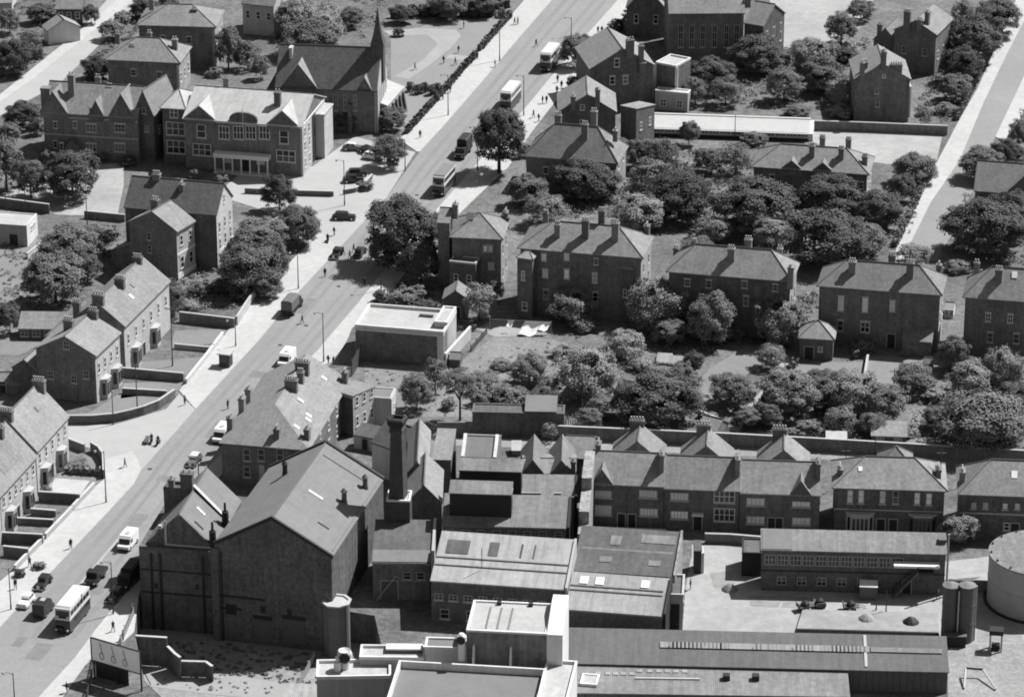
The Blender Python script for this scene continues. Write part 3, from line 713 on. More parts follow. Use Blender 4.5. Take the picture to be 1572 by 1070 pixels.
w = finish(b.main, 'gy', M_SLATEL, (952, 76), ov=.35)
for px, py in ((947, 97), (960, 123), (940, 124)): w.wpx(px, py, 8, 12, lintel=True)
w.spx(984, 66, u=w.w * .8, w=1.0, d=1.0, pots=2); w.spx(998, 42, u=w.w * .62, w=1.6, d=1.0, pots=3)
w.stack(w.w * .82, -.45, w.h + .8, 1.4, .8, 0); w.row('r', 3, 5.5, 1, 1.8); w.row('r', 3, 1.5, 1, 1.8)
v = b.wing((1007, 98), (1038, 104), gy=158, depth=6); v.walls(M_BRICK); v.roof('flat', M_PALER, .1, par=.4, pm=M_WHITE)
v.put('white_pilaster', MB().box(-.5, -.16, 0, .15, -.003, v.h).box(v.w - .15, -.16, 0, v.w + .5, -.003, v.h).mesh('white_pilaster', M_WHITE), kind='stuff')
v2 = b.wing((1006, 140), (1056, 145), gy=168, depth=2.2); v2.walls(M_WGREY); v2.roof('flat', M_PALER, .1, par=.25, pm=M_WHITE); v2.row('f', 2, .8, 1.2, 1.6, n=2)
b = Building('chapel', 'dark fronted chapel hall with tall dim windows at the top of the road', 'chapel', (1028, 20), (1142, 19), gy=97, depth=16)
w = finish(b.main, 'gx', M_SLATE, rh=6, ov=.4)
for px in (1045, 1062, 1079, 1097, 1115, 1131): w.wpx(px, 56, 7, 34, frame=M_FRAMED, n=2, tr=2)
w.cpx(1148, -4, v=2.5, w=1.2, d=1.2, pots=0); w.downpipe(u=w.w - .3)
v = b.wing((1143, 35), (1172, 40), gy=95, depth=10); finish(v, 'gx', M_SLATEL, rh=3.2, ov=.3); v.row('r', 3, 3, .9, 4)
v = b.wing((962, 12), (1022, 14), gy=56, depth=9); finish(v, 'gy', M_SLATE, (992, -20), ov=.3); v.row('f', 2, 3, 1, 2)
v.stack(v.w - 1, 3, v.ridge + .6, 1, 1, 2)
b = Building('classroom_hut', 'long low hut with a bright white roof between gardens', 'hut', (986, 197), (1241, 206), gy=209, depth=9)
w = finish(b.main, 'gx', mat('white_sheet_roof', .40, .08, .2, fine=1.0, fvar=.08), rh=1.25, ov=.4, wm=M_DARK)
w.row('f', 15, .9, 2.1, 1.0, n=3, tr=0); w.walls
b.sub(w.w + .002, .4, .9, w.d - .8, w.h - .1).walls(M_WHITE)
b = Building('gabled_house', 'tall dark gabled house with pale side windows beside the right-hand street', 'house', (1313, 122), (1397, 122), gy=188, depth=12)
w = finish(b.main, 'gy', M_SLATEL, (1354, 99), ov=.3, wm=M_BRICK)
w.wpx(1346, 140, 6, 8, frame=M_FRAMED); w.wpx(1347, 160, 6, 8, frame=M_FRAMED); w.wpx(1357, 117, 5, 5)
w.stack(w.w * .74, .5, w.h + 3.0, 2.4, .9, 5); w.spx(1390, 58, u=w.w * .5, w=1.0, d=1.6, pots=4); w.spx(1345, 68, u=w.w * .12, w=.9, d=1.2, pots=2); w.stack(w.w * .2, 2.4, w.h + 2.8, .8, .8, 2)
for z in (1.2, 4.2, 6.6): w.row('r', 4, z, 1.0, 1.9, lintel=True, frame=M_FRAME)
b.sub(w.w + .003, 3, .7, 5, 6.5).walls(M_RENDER)
b = Building('gabled_house', 'gabled house with lit slope behind the tall dark gabled house', 'house', (1373, 46), (1437, 54), gy=108, depth=12)
w = finish(b.main, 'gy', M_SLATEL, (1394, 31), ov=.3)
w.spx(1424, -5, u=w.w * .72, w=.9, d=1.2, pots=4); w.spx(1410, 26, u=w.w * .6, w=.9, d=.9); w.spx(1388, 0, u=w.w * .3, w=1.4, d=.9, pots=4); w.row('f', 2, 4, 1, 1.6, frame=M_FRAMED); w.row('r', 3, 3, 1, 1.8)
v = b.sub(-5, 2, 5, 8, 5.5); finish(v, 'gy', M_SLATE, rh=2.6, ov=.25); v.stack(1, 1, v.ridge + .6, 1, 1, 2)
b, w = semi('', 'wide hip roofed villa with two little dark dormer gables below the pale yard', (1157, 256), (1331, 268), 306, (1240, 224), 9.0,
    [(1185, 275, 8, 12, W), (1300, 284, 8, 10, W), (1322, 285, 7, 10, W)])
b.root.name = 'villa'
for px, py in ((1247, 219), (1292, 223), (1263, 206), (1303, 209), (1328, 235)): w.cpx(px, py, v=(2.6 if py > 215 and px < 1310 else 7.5 if px < 1310 else 3), w=1.0, d=1.0, pots=3)
for px in (1215, 1263): w.gablet(w.hit(px, 262)[0], 4.0, 1.7, m=M_BRICK)
w.row('r', 2, 4.3, 1, 1.8); w.row('r', 2, .9, 1, 1.9)
b = Building('street_house', 'slate roofed house cut by the right edge beside the street trees', 'house', (1497, 291), (1600, 299), gy=338, depth=9)
w = finish(b.main, 'gx', M_SLATE, (1545, 251), ov=.4); w.row('f', 3, 3.2, 1, 1.5)
v = b.wing((1540, 300), (1600, 306), gy=345, depth=5); finish(v, 'gy', M_SLATE, (1567, 272), ov=.3)

# --- houses left of the main road (their fronts look right, at the road)
def roadside(nm, label, E1, E2, gy, depth, rp=None, rh=None, m=M_SLATEL, wm=M_BRICKL, near=True, name='roadside_house', **k):
    """E1 near eave corner, E2 far eave corner of the front that looks at the road"""
    b = Building(name, label, 'house', E1, E2, gy=gy, depth=depth, **k)
    w = b.main
    # near gable apex pixel lies on the plane x=0 at mid depth
    if rh is None:
        rh = w.hit(rp[0], rp[1], 'm')[1] - w.h
    finish(w, 'gx', m, rh=rh, ov=.35, wm=wm)
    w.walls_near = None
    # dark brick skin puts the near gable's shade into its colour
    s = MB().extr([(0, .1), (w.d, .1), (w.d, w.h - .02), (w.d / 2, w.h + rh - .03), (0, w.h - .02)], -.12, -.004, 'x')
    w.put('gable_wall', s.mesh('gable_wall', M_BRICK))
    return b, w
def front_rows(w, n, zs, bays=(), hgt=1.9, ww=1.0):
    for z in zs: w.row('f', n, z, ww, hgt, lintel=True)
    for (u, z, bw_, bh) in bays: w.bay('f', u, z, bw_, bh, 1.0, 2, M_PANE, M_STONE)
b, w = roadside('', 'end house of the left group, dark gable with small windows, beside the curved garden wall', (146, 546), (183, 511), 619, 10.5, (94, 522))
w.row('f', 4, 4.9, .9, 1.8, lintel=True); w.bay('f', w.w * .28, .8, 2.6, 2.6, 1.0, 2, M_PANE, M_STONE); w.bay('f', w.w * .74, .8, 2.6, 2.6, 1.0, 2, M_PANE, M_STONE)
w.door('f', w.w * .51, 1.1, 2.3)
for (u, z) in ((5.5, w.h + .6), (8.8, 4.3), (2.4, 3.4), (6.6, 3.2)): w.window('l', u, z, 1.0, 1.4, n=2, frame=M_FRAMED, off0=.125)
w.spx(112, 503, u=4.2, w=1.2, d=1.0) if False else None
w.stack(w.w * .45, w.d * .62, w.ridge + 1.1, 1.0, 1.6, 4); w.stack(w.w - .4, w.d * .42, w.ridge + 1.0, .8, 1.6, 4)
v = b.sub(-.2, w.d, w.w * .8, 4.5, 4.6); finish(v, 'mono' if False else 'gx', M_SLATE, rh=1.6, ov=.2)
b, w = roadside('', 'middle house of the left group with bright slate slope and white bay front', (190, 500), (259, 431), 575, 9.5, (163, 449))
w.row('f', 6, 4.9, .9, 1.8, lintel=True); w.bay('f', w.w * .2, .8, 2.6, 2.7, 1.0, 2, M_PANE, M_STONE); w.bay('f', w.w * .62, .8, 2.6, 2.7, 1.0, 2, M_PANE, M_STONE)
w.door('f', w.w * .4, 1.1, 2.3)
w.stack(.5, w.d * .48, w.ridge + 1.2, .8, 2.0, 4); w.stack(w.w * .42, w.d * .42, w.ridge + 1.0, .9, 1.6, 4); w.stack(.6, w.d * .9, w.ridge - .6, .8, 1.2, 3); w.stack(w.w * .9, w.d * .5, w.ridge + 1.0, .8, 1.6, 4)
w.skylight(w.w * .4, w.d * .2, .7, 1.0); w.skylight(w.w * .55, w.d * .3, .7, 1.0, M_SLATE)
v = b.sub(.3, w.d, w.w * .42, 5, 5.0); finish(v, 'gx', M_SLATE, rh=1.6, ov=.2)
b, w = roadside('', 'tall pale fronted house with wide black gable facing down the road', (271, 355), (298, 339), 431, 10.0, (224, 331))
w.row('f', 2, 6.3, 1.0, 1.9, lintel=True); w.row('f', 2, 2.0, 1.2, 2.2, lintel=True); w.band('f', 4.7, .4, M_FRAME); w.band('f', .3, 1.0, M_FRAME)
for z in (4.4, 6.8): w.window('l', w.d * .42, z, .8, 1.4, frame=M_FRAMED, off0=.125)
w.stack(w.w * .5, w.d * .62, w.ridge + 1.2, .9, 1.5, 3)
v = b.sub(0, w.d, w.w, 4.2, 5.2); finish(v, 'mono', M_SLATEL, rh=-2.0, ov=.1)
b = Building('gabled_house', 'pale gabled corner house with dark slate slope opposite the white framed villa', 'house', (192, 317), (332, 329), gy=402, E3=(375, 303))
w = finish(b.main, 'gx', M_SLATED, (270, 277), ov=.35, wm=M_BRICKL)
w.put('shaded_wall', MB().box(0, -.1, .1, w.w, -.004, w.h - .05).mesh('shaded_wall', M_BRICK))  # darker brick skin: the front's shade is put into the colour
for z in (6.6, 3.4, .6): w.row('r', 3, z, 1.0, 2.0, lintel=True)
w.window('r', w.d / 2, w.h + .5, 1.0, 1.5, lintel=True); w.band('r', 2.9, .3, M_FRAME)
w.cpx(240, 262, w=1.4, d=1.0, pots=4); w.cpx(279, 278, v=3.5, w=.9, d=1.2, pots=3)
# terrace at the lower left
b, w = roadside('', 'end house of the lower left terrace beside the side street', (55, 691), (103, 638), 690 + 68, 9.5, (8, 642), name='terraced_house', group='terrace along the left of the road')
def terrace_front(w):
    k = max(2, round(w.w / 2.6))
    w.row('f', k, 4.6, .9, 1.8, lintel=True)
    w.bay('f', w.w * .2, .8, 2.4, 2.7, 1.0, 2, M_PANE, M_STONE); w.bay('f', w.w * .7, .8, 2.4, 2.7, 1.0, 2, M_PANE, M_STONE)
    w.door('f', w.w * .45, 1.1, 2.3)
terrace_front(w)
w.stack(.5, w.d * .5, w.ridge + 1.1, .9, 2.0, 5); w.stack(w.w - .5, w.d * .45, w.ridge + 1.0, .9, 2.0, 5)
w.skylight(w.w * .6, w.d * .3, .7, 1.0, M_SLATE)
h0 = w.h
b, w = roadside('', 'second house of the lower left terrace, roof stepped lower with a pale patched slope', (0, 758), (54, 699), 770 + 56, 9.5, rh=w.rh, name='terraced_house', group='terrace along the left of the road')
terrace_front(w); w.stack(.5, w.d * .5, w.ridge + 1.1, .9, 2.0, 5); w.stack(w.w * .75, w.d * .45, w.ridge + 1.0, .9, 1.6, 4)
w.put('roof_patch', MB().extr([(.9, w.roofz(0, .9) + .23), (w.d * .38, w.roofz(0, w.d * .38) + .23), (w.d * .38, w.roofz(0, w.d * .38) + .29), (.9, w.roofz(0, .9) + .29)], w.w * .3, w.w * .8, 'x').mesh('roof_patch', M_SLATE))
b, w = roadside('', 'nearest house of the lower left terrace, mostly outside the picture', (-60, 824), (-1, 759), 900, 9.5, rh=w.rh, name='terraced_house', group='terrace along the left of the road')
terrace_front(w); w.stack(w.w * .75, w.d * .45, w.ridge + 1.0, .9, 1.6, 4)
b = Building('flat_roofed_workshop', 'low flat roofed workshop with a white end wall at the left edge', 'workshop', (-60, 341), (40, 348), gy=372, E3=(70, 331))
w = b.main; w.walls(M_WGREY); w.roof('flat', M_FLAT, .1, par=.2); w.put('end_wall', MB().box(w.w + .003, 0, 0, w.w + .12, w.d, w.h + .3).mesh('end_wall', M_WHITE))
w.window('r', w.d * .45, w.h * .6, 1.2, .8, off0=.13); w.window('r', w.d * .7, w.h * .6, 1.2, .8, off0=.13); w.door('f', w.w * .8, 1.6, 2.2)
b = Building('low_shed', 'long low dark shed with a row of panels in the left back gardens', 'shed', (28, 505), (101, 506), gy=507 + 14, depth=4)
w = finish(b.main, 'mono', M_SLATE, rh=1.4, ov=.15, wm=M_WOOD); w.row('f', 4, .6, 1.4, 1.2, n=2, frame=M_FRAMED)
b = Building('low_shed', 'small pale roofed shed behind the left group of houses', 'shed', (-10, 590), (48, 590), gy=604, depth=4)
w = finish(b.main, 'gx', M_SLATE, rh=1.2, ov=.2); w.door('f', 1.5, 1, 2)
# --- top left: gothic villa, white roofed villa, church, hip roofed pair
b = Building('gothic_villa', 'dark gothic villa with three steep front gables and mullioned windows', 'villa', (66, 172), (211, 181), gy=240, depth=11)
w = finish(b.main, 'gx', M_SLATE, (150, 130), ov=.25)
for (px, wd_, gh) in ((83, 5.6, 4.2), (148, 3.0, 2.9), (187, 5.2, 4.6)):
    u = w.hit(px, 176)[0]; g = w.gablet(u, wd_, gh, m=M_BRICK)
for (px, py) in ((140, 197), (184, 197), (140, 227), (184, 227)): w.wpx(px, py, 16, 12, n=3, frame=M_FRAMED, lintel=True)
for (px, py) in ((85, 192), (115, 192), (140, 172), (183, 169), (85, 222), (98, 222)): w.wpx(px, py, 6, 10, n=1, frame=M_FRAMED, lintel=True)
w.put('porch', MB().extr([(-1.5, 0), (1.5, 0), (1.5, 2.6), (0, 4.2), (-1.5, 2.6)], -1.4, -.003, 'y').mesh('porch', M_BRICK), w.hit(114, 230)[0])
w.door('f', w.hit(114, 230)[0], 1.3, 2.4); w.root.children[-1].location.y -= 1.42
w.band('f', w.h - 1.0, .25, M_FRAMED); w.band('f', w.h * .5, .2, M_FRAMED)
w.cpx(109, 110, v=3.6, w=1.2, d=1.2, pots=2); w.cpx(168, 128, w=1.2, d=1.2, pots=3); w.cpx(150, 114, v=9, w=1.1, pots=2); w.stack(.2, 2, w.h + 4.4, 1.8, 1.6, 0)
v = b.wing((206, 172), (235, 176), gy=244, depth=10); finish(v, 'gy', M_SLATEL, (217, 140), ov=.2); v.wpx(221, 170, 6, 9, frame=M_FRAMED); v.wpx(225, 198, 6, 9, frame=M_FRAMED)
v.downpipe(u=.3); v.row('r', 2, 5, .9, 1.8)

b = Building('institute_villa', 'three storey villa with bright lead roof, white framed windows and colonnaded porch', 'villa', (283, 181), (463, 194), gy=258, E3=(526, 152))
w = finish(b.main, 'gx', M_PALER, (370, 138), ov=.5)
F = dict(frame=M_FRAME, sill=True)
for i, px in enumerate((344, 366, 385, 406)): w.wpx(px, 204, 16, 20, n=3, **F)
w.wpx(309, 202, 14, 20, **F); w.wpx(436, 211, 14, 20, **F); w.wpx(310, 230, 28, 18, n=3, **F); w.wpx(439, 240, 29, 18, n=3, **F)
for px, gh in ((307, 2.6), (434, 2.8)):
    g = w.gablet(w.hit(px, 187)[0], 6.2, gh, m=M_BRICK); 
w.wpx(307, 178, 10, 12, n=2, sill=False, frame=M_FRAME); w.wpx(436, 186, 11, 12, n=2, sill=False, frame=M_FRAME)
u0, u1 = w.hit(352, 180)[0], w.hit(396, 186)[0]
arc = [(u0, w.h - .2), (u1, w.h - .2)] + [((u0 + u1) / 2 + (u1 - u0) / 2 * math.cos(a) * .999, w.h - .1 + 2.1 * max(0.0, math.sin(a)) ** .6) for a in [math.pi * i / 14 for i in range(15)]]
w.put('pediment', MB().extr(arc, -.35, .25, 'y').mesh('pediment', M_BRICK))
w.put('flag_pole', MB().bar((0, -.45, w.h - 2), (0, -.45, w.h + 3.0), .06).mesh('flag_pole', M_FRAME), (u0 + u1) / 2)
u0, u1 = w.hit(331, 235)[0], w.hit(416, 240)[0]
o = w.put('portico', MB().box(0, -1.9, 3.3, u1 - u0, -.003, 4.1).box(0, -1.9, 0.02, u1 - u0, -.003, .25).mesh('portico', M_FRAME), u0)
cm = cached('column', lambda: MB().lathe([(.2, .252), (.16, .6), (.15, 3.0), (.2, 3.298)], 8).mesh('column', M_FRAME))
for i in range(7): w.put('column', cm, .3 + (u1 - u0 - .6) * i / 6, -1.6, 0, parent=o)
w.door('f', w.hit(378, 245)[0], 1.6, 2.6); w.wpx(350, 242, 14, 14, n=2, frame=M_FRAME, pane=M_CURT); w.wpx(400, 245, 12, 14, n=2, frame=M_FRAME, pane=M_CURT)
w.cpx(335, 132, w=1.0, d=1.0, pots=2); w.cpx(426, 137, v=5, w=1.2, d=1.2, pots=2); w.cpx(347, 116, v=11, w=1.1, pots=2)
w.band('f', w.h - .5, .3, M_FRAME); w.gutter('r', m=M_FRAME)
for z in (1.2, 4.6, 7.4): w.row('r', 2, z, 1.3, 1.9, n=2, frame=M_FRAME, u0=w.d * .12, u1=w.d * .3)
w.put('sunlit_skin', MB().box(w.w + .002, 0, .05, w.w + .02, w.d, w.h - .05).mesh('sunlit_skin', M_BRICKL)); w.put('white_quoin', MB().box(w.w - .3, -.14, 0, w.w + .14, -.003, w.h - .6).mesh('white_quoin', M_WGREY))  # pale skin puts the sunlight on the right wall into its colour
w.put('side_wall', MB().box(w.w + .003, 0, 0, w.w + .1, w.d, w.h).mesh('side_wall', M_BRICKL)) if False else None
v = b.wing((249, 166), (283, 168), gy=249, depth=9); finish(v, 'hip', M_PALER, rh=2.6, ov=.45); v.wpx(267, 173, 13, 16, n=2, **F); v.wpx(270, 198, 28, 20, n=3, **F); v.wpx(271, 226, 28, 20, n=3, **F)
w.put('side_bay', MB().box(w.w + .003, w.d * .62, 0, w.w + 1.6, w.d - .1, w.h - 1.4).mesh('side_bay', M_BRICKL)); w.put('side_bay_roof', MB().box(w.w + .003, w.d * .6, w.h - 1.397, w.w + 1.8, w.d, w.h - 1.1).mesh('side_bay_roof', M_PALER)); w.put('recess_shade', MB().box(w.w + .003, w.d * .42, .1, w.w + .03, w.d * .58, w.h - .6).mesh('recess_shade', M_DARK))  # flat dark strip paints the shade of a recess in the side

b = Building('church', 'gothic church with dark slate nave, slender spire and pale buttressed porch', 'church', (424, 132), (577, 138), gy=198, depth=12)
w = finish(b.main, 'gx', M_SLATED, (510, 72), ov=.4)
for px in (500, 515, 530, 545): w.wpx(px, 158, 6, 24, n=2, frame=M_FRAMED, tr=2)
w.put('buttress', cached('butt', lambda: MB().box(-.4, -1.0, 0, .4, -.003, 6).mesh('buttress', M_BRICK)), w.hit(508, 170)[0]); w.put('buttress', CACHE['butt'], w.hit(538, 170)[0])
w.put('downpipe', MB().box(-.1, -.25, 0, .1, -.003, w.h).mesh('downpipe', M_STONE), w.w - .15)
for px, wd_, gh in ((459, 7.0, 4.6),):
    g = w.gablet(w.hit(px, 134)[0], wd_, gh, rm=M_SLATEL)
w.gablet(w.hit(560, 135)[0], 2.6, 2.4, rm=M_SLATEL)
w.cpx(447, 72, v=4.6, w=.6, d=1.6, pots=0, m=M_STONE)
w.put('gable_front', MB().extr([(0, 0), (w.d, 0), (w.d, w.h), (w.d / 2, w.h + w.rh), (0, w.h)], w.w + .003, w.w + .4, 'x').mesh('gable_front', M_STONE))
lm = cached('lancet', lambda: MB().extr([(-.45, 0), (.45, 0), (.45, 4.2), (0, 5.3), (-.45, 4.2)], -.03, .0, 'y').mesh('lancet_window', M_PANE))
for i in range(4): w.put('lancet_window', lm, w.w + .41, w.d * (.2 + .2 * i), 3.6, R(90))
v = b.wing((594, 163), (620, 134), gy=196, depth=5.2); finish(v, 'mono', M_PALER, rh=1.6, ov=.2, wm=M_STONE)
fin = cached('fin', lambda: MB().extr([(-1.0, 0), (0, 0), (0, 4.0), (-.35, 4.0)], -.28, .28, 'x').mesh('buttress', M_BRICK))
for i in range(5):
    v.put('buttress', fin, v.w * (i + .5) / 5, -.003, 0)
    v.put('pinnacle', cached('pin', lambda: MB().lathe([(.3, 0), (.3, 3.4), (.02, 5.2)], 4).mesh('pinnacle', M_BRICK)), v.w * (i + .4) / 5, v.d + .4, v.h - 1.0)
    v.put('lancet_window', cached('lan2', lambda: MB().extr([(-.4, 0), (.4, 0), (.4, 1.8), (0, 2.4), (-.4, 1.8)], -.03, 0, 'y').mesh('lancet_window', M_PANE)), v.w * (i + 1) / 5 - .02, -.01, 1.4) if i < 4 else None
x, z = w.hit(579, 68, 'm')
t = w.put('bell_turret', MB().box(-1.25, -1.25, w.h, 1.25, 1.25, z).mesh('bell_turret', M_SLATED), w.w - .4, w.d / 2)
w.put('spire', MB().lathe([(2.0, z + .003), (1.2, z + 2.0), (.6, z + 4.6), (.08, z + 7.6)], 4, ph=R(45)).mesh('spire', M_SLATED), 0, 0, 0, parent=t)
w.put('finial', MB().lathe([(.06, z + 7.9), (.05, z + 10)], 5).mesh('finial', M_DARK), 0, 0, 0, parent=t)
v = b.wing((411, 141), (424, 142), gy=197, depth=8); finish(v, 'hip', M_SLATED, rh=3.0, ov=.3)

b, w = semi('', 'hip roofed house with lit right hip behind the gothic villa', (165, 92), (274, 97), 146, (222, 58), 10.0,
    [(205, 112, 8, 9, W), (245, 116, 9, 9, W)])
b.root.name = 'villa'; w.cpx(229, 46, v=7, w=.9, pots=2); w.cpx(203, 66, v=3.2, w=1.0, d=1); w.cpx(180, 48, v=6, w=1.0); w.cpx(268, 56, v=4.5, w=1.1, d=1); w.row('r', 3, 3, 1.1, 2.0)
w.put('white_quoin', MB().box(w.w - .4, -.14, 0, w.w + .14, -.003, w.h - .4).mesh('white_quoin', M_STONE))
b, w = semi('', 'largest hip roofed house at the top left with a dark blank front', (213, 39), (329, 42), 103, (276, 7), 11.0, [(250, 60, 8, 10, W), (290, 62, 8, 10, W)])
b.root.name = 'villa'; w.cpx(298, 10, v=4, w=1.2, d=1); w.row('r', 3, 4.8, 1.1, 2.0); w.row('r', 3, 1.2, 1.1, 2.0); w.cpx(232, -4, w=1, pots=3)
w.put('white_quoin', MB().box(w.w - .4, -.14, 0, w.w + .14, -.003, w.h - .4).mesh('white_quoin', M_STONE))
b = Building('gabled_house', 'gabled pale house between the dark fronted villa and the leafy churchyard trees', 'house', (372, 5), (420, 10), gy=52, depth=9)
w = finish(b.main, 'gx', M_SLATE, rh=3.5, ov=.3, wm=M_BRICKL); w.row('f', 3, 3.6, 1, 1.7); w.row('r', 2, 3.6, 1, 1.7); w.stack(2, 4, w.ridge + 1, 1, 1, 3)
b = Building('low_house', 'flat fronted dark house among trees beyond the far left road', 'house', (86, 14), (125, 14), gy=38, depth=8)
w = finish(b.main, 'gx', M_SLATE, rh=2.6, ov=.3); w.row('f', 3, 1.4, 1, 1.4)
b = Building('white_cottage', 'small white walled cottage at the far top left', 'cottage', (66, 40), (74, 48), gy=62, depth=7)
w = finish(b.main, 'gx', M_SLATEL, rh=2.0, ov=.25, wm=M_WHITE)
b = Building('white_cottage', 'pale gabled cottage on the top left corner', 'cottage', (-30, 5), (18, 5), gy=18, depth=8)
w = finish(b.main, 'gx', M_SLATEL, rh=2.6, ov=.25, wm=M_RENDER)

# --- flat white shop and the corner houses right of the road
b = Building('flat_roofed_shop', 'flat roofed shop with white parapets on the right of the main road', 'shop', (546, 503), (681, 514), gy=551, E3=(664, 478))
w = b.main; w.walls(M_BRICK); w.roof('flat', M_FLAT, .05, par=.6, pm=M_WHITE)
w.put('corner_pilaster', MB().box(w.w - 1.1, -.16, 0, w.w + .06, -.003, w.h).mesh('corner_pilaster', M_WHITE))
w.put('coping', MB().box(-.1, -.2, w.h - .35, w.w + .1, -.003, w.h - .002).mesh('coping', M_WHITE))
w.put('shop_front', MB().box(-.16, .3, .3, -.003, w.d - .3, w.h - 1.0).mesh('shop_front', M_WOODL))
v = b.sub(w.w - 2.2, -.004 + w.d * .28, 2.2, w.d * .72, w.h + .9); v.walls(M_RENDER); v.roof('flat', M_FLAT, .05, par=.3, pm=M_WHITE)
w.put('roof_light', MB().box(0, 0, w.h + .06, 2.4, .5, w.h + .5).mesh('roof_light', M_FLATG), w.w * .62, w.d * .7)
b = Building('corner_house', 'hip fronted corner house behind the brewery with many chimneys on its bright slope', 'house', (340, 680), (472, 691), gy=742, E3=(556, 588))
w = finish(b.main, 'hipy', M_SLATEL, rh=4.3, ov=.35, hl=True, hr=False)
for px in (379, 401, 430): w.wpx(px, 698, 10, 18, frame=M_FRAMED, lintel=False)
for px in (379, 430): w.wpx(px, 724, 10, 16, frame=M_FRAMED)
w.wpx(402, 724, 9, 20, frame=M_FRAMED, pane=M_CURT)
for v_, (uu, zz) in ((.16, (.3, 2.6)), (.42, (.3, 2.9)), (.56, (.35, 2.9))): w.stack(uu, w.d * v_, w.h + zz, .9, 1.3, 3)
w.stack(w.w * .56, w.d * .52, w.ridge + 1.2, 2.0, 1.0, 5); w.stack(w.w * .6, w.d * .66, w.ridge + 1.0, 1.0, 1.0, 3); w.stack(w.w * .56, w.d * .78, w.ridge + 1.3, 2.2, 1.0, 5)
w.stack(w.w * .98, w.d * .96, w.h + 2.3, .9, 1.2, 3); w.stack(w.w * .62, w.d * .06, w.h + 2.6, .9, 1.1, 3); w.stack(w.w * .95, w.d * .1, w.h + 2.5, .8, 1.2, 2)
w.row('r', 5, 4.4, 1, 1.7, lintel=True); w.row('r', 5, 1.0, 1, 1.7, lintel=True)
k = (w.rh) / (w.w / 2)
for (fu, fv) in ((.8, .15), (.84, .35), (.86, .3), (.7, .45), (.78, .85)):
    o = w.put('roof_window', cached('rw', lambda: MB().box(-.5, -.35, 0, .5, .35, .12).mesh('roof_window', M_GLASSL)), w.w * fu, w.d * fv, w.roofz(w.w * fu, 0) + .2)
    o.rotation_euler = (Matrix.Rotation(o.rotation_euler[2], 4, 'Z') @ Matrix.Rotation(math.atan(k), 4, 'Y')).to_euler()
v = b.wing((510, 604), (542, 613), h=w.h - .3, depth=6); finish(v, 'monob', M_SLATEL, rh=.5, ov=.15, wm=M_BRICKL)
v.put('shaded_wall', MB().box(0, -.1, .1, v.w, -.004, v.h).mesh('shaded_wall', M_BRICK)); v.row('r', 3, 5.2, .8, 1.6); v.row('r', 3, 1.6, .8, 1.8)  # dark skin over pale brick paints the shaded front of the outshoot
b = Building('yard_outhouse', 'small grey outhouse with pale side wall behind the corner house', 'outbuilding', (567, 611), (600, 613), gy=652, depth=4.2)
w = b.main; w.walls(M_WGREY); w.roof('flat', M_FLATG, .05, par=.2); w.put('end_wall', MB().box(w.w + .003, 0, 0, w.w + .12, w.d, w.h).mesh('end_wall', M_RENDER)); w.row('r', 1, 2, .8, 1.2, off0=.13)
b = Building('back_wall_shed', 'low lean-to with pale roof strip beside the brewery back yard', 'shed', (543, 668), (595, 678), gy=688, depth=3.0)
w = finish(b.main, 'mono', M_FELT, rh=.8, ov=.1, wm=M_RENDER); w.door('f', 2, 1, 1.9)

for b_ in (b2, b3):
    w = b_.main; y1 = w.d / 2
    w.put('party_flashing', MB().extr([(-.25, w.roofz(0, 0) + .16), (y1, w.ridge + .2), (y1, w.ridge + .3), (-.25, w.roofz(0, 0) + .27)], -.15, .15, 'x').mesh('party_flashing', M_STONE))
# ---------------------------------------------------------------- brewery, works sheds, white building
M_BREW = mat('brewery_brick', 0.10, 0.40, 0.2, fine=1.5, fvar=0.5, bump=.2, grain=.34, streak=(0.34, (1.6, 1.6, .10)))
M_ASB = mat('asbestos_sheet', 0.155, 0.12, 0.2, fine=1.0, fvar=0.12, wave=('Y', 1.0, .04), grain=.08, streak=(0.1, (1.5, .12, .12)))
M_ASBL = mat('pale_asbestos_sheet', 0.29, 0.22, 0.2, fine=1.0, fvar=0.2, wave=('X', 1.2, .14), grain=.1, streak=(0.3, (1.5, .12, .12)))
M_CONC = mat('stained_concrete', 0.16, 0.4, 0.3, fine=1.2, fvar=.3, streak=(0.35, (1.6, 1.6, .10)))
M_STEEL = mat('painted_steel', 0.10, 0.12, 0.3, rough=.55, fine=1.5, fvar=.1)
M_MOTTLE = mat('whitewashed_brick', 0.24, 0.55, 0.9, fine=1.6, fvar=.6)

b = Building('brewery_hall', 'tall windowless brick brewery hall with huge pale sheet roof beside the main road', 'brewery', (329, 836), (509, 856), gy=981, E3=(595, 737), g=-5.0)
w = b.main; H = w.h
rh = w.hit(412, 797)[1] - H
w.walls(M_BREW, 'gy', rh); w.roof('gy', M_ASB, rh, ov=.15, t=.2)
k = rh / (w.w / 2)
cop = lambda y0, y1: MB().extr([(-.2, H - .1), (w.w / 2, H + rh), (w.w + .2, H - .1), (w.w + .2, H + .42), (w.w / 2, H + rh + .55), (-.2, H + .42)], y0, y1, 'y')
w.put('coping', cop(-.12, .3).mesh('coping', M_DARK)); w.put('coping', cop(w.d - .3, w.d + .25).mesh('coping', M_DARK))
w.put('pilaster', MB().box(-.5, -.35, -5, .6, -.003, H - .5).mesh('pilaster', M_BREW))
w.put('rain_pipe', MB().box(.9, -.2, -5, 1.05, -.003, H - 1).mesh('rain_pipe', M_DARK))
for z, x1 in ((2.2, w.w * .42), (.2, w.w * .22)): w.put('string_course', MB().box(.65, -.12, z, x1, -.003, z + .3).mesh('string_course', M_DARK))
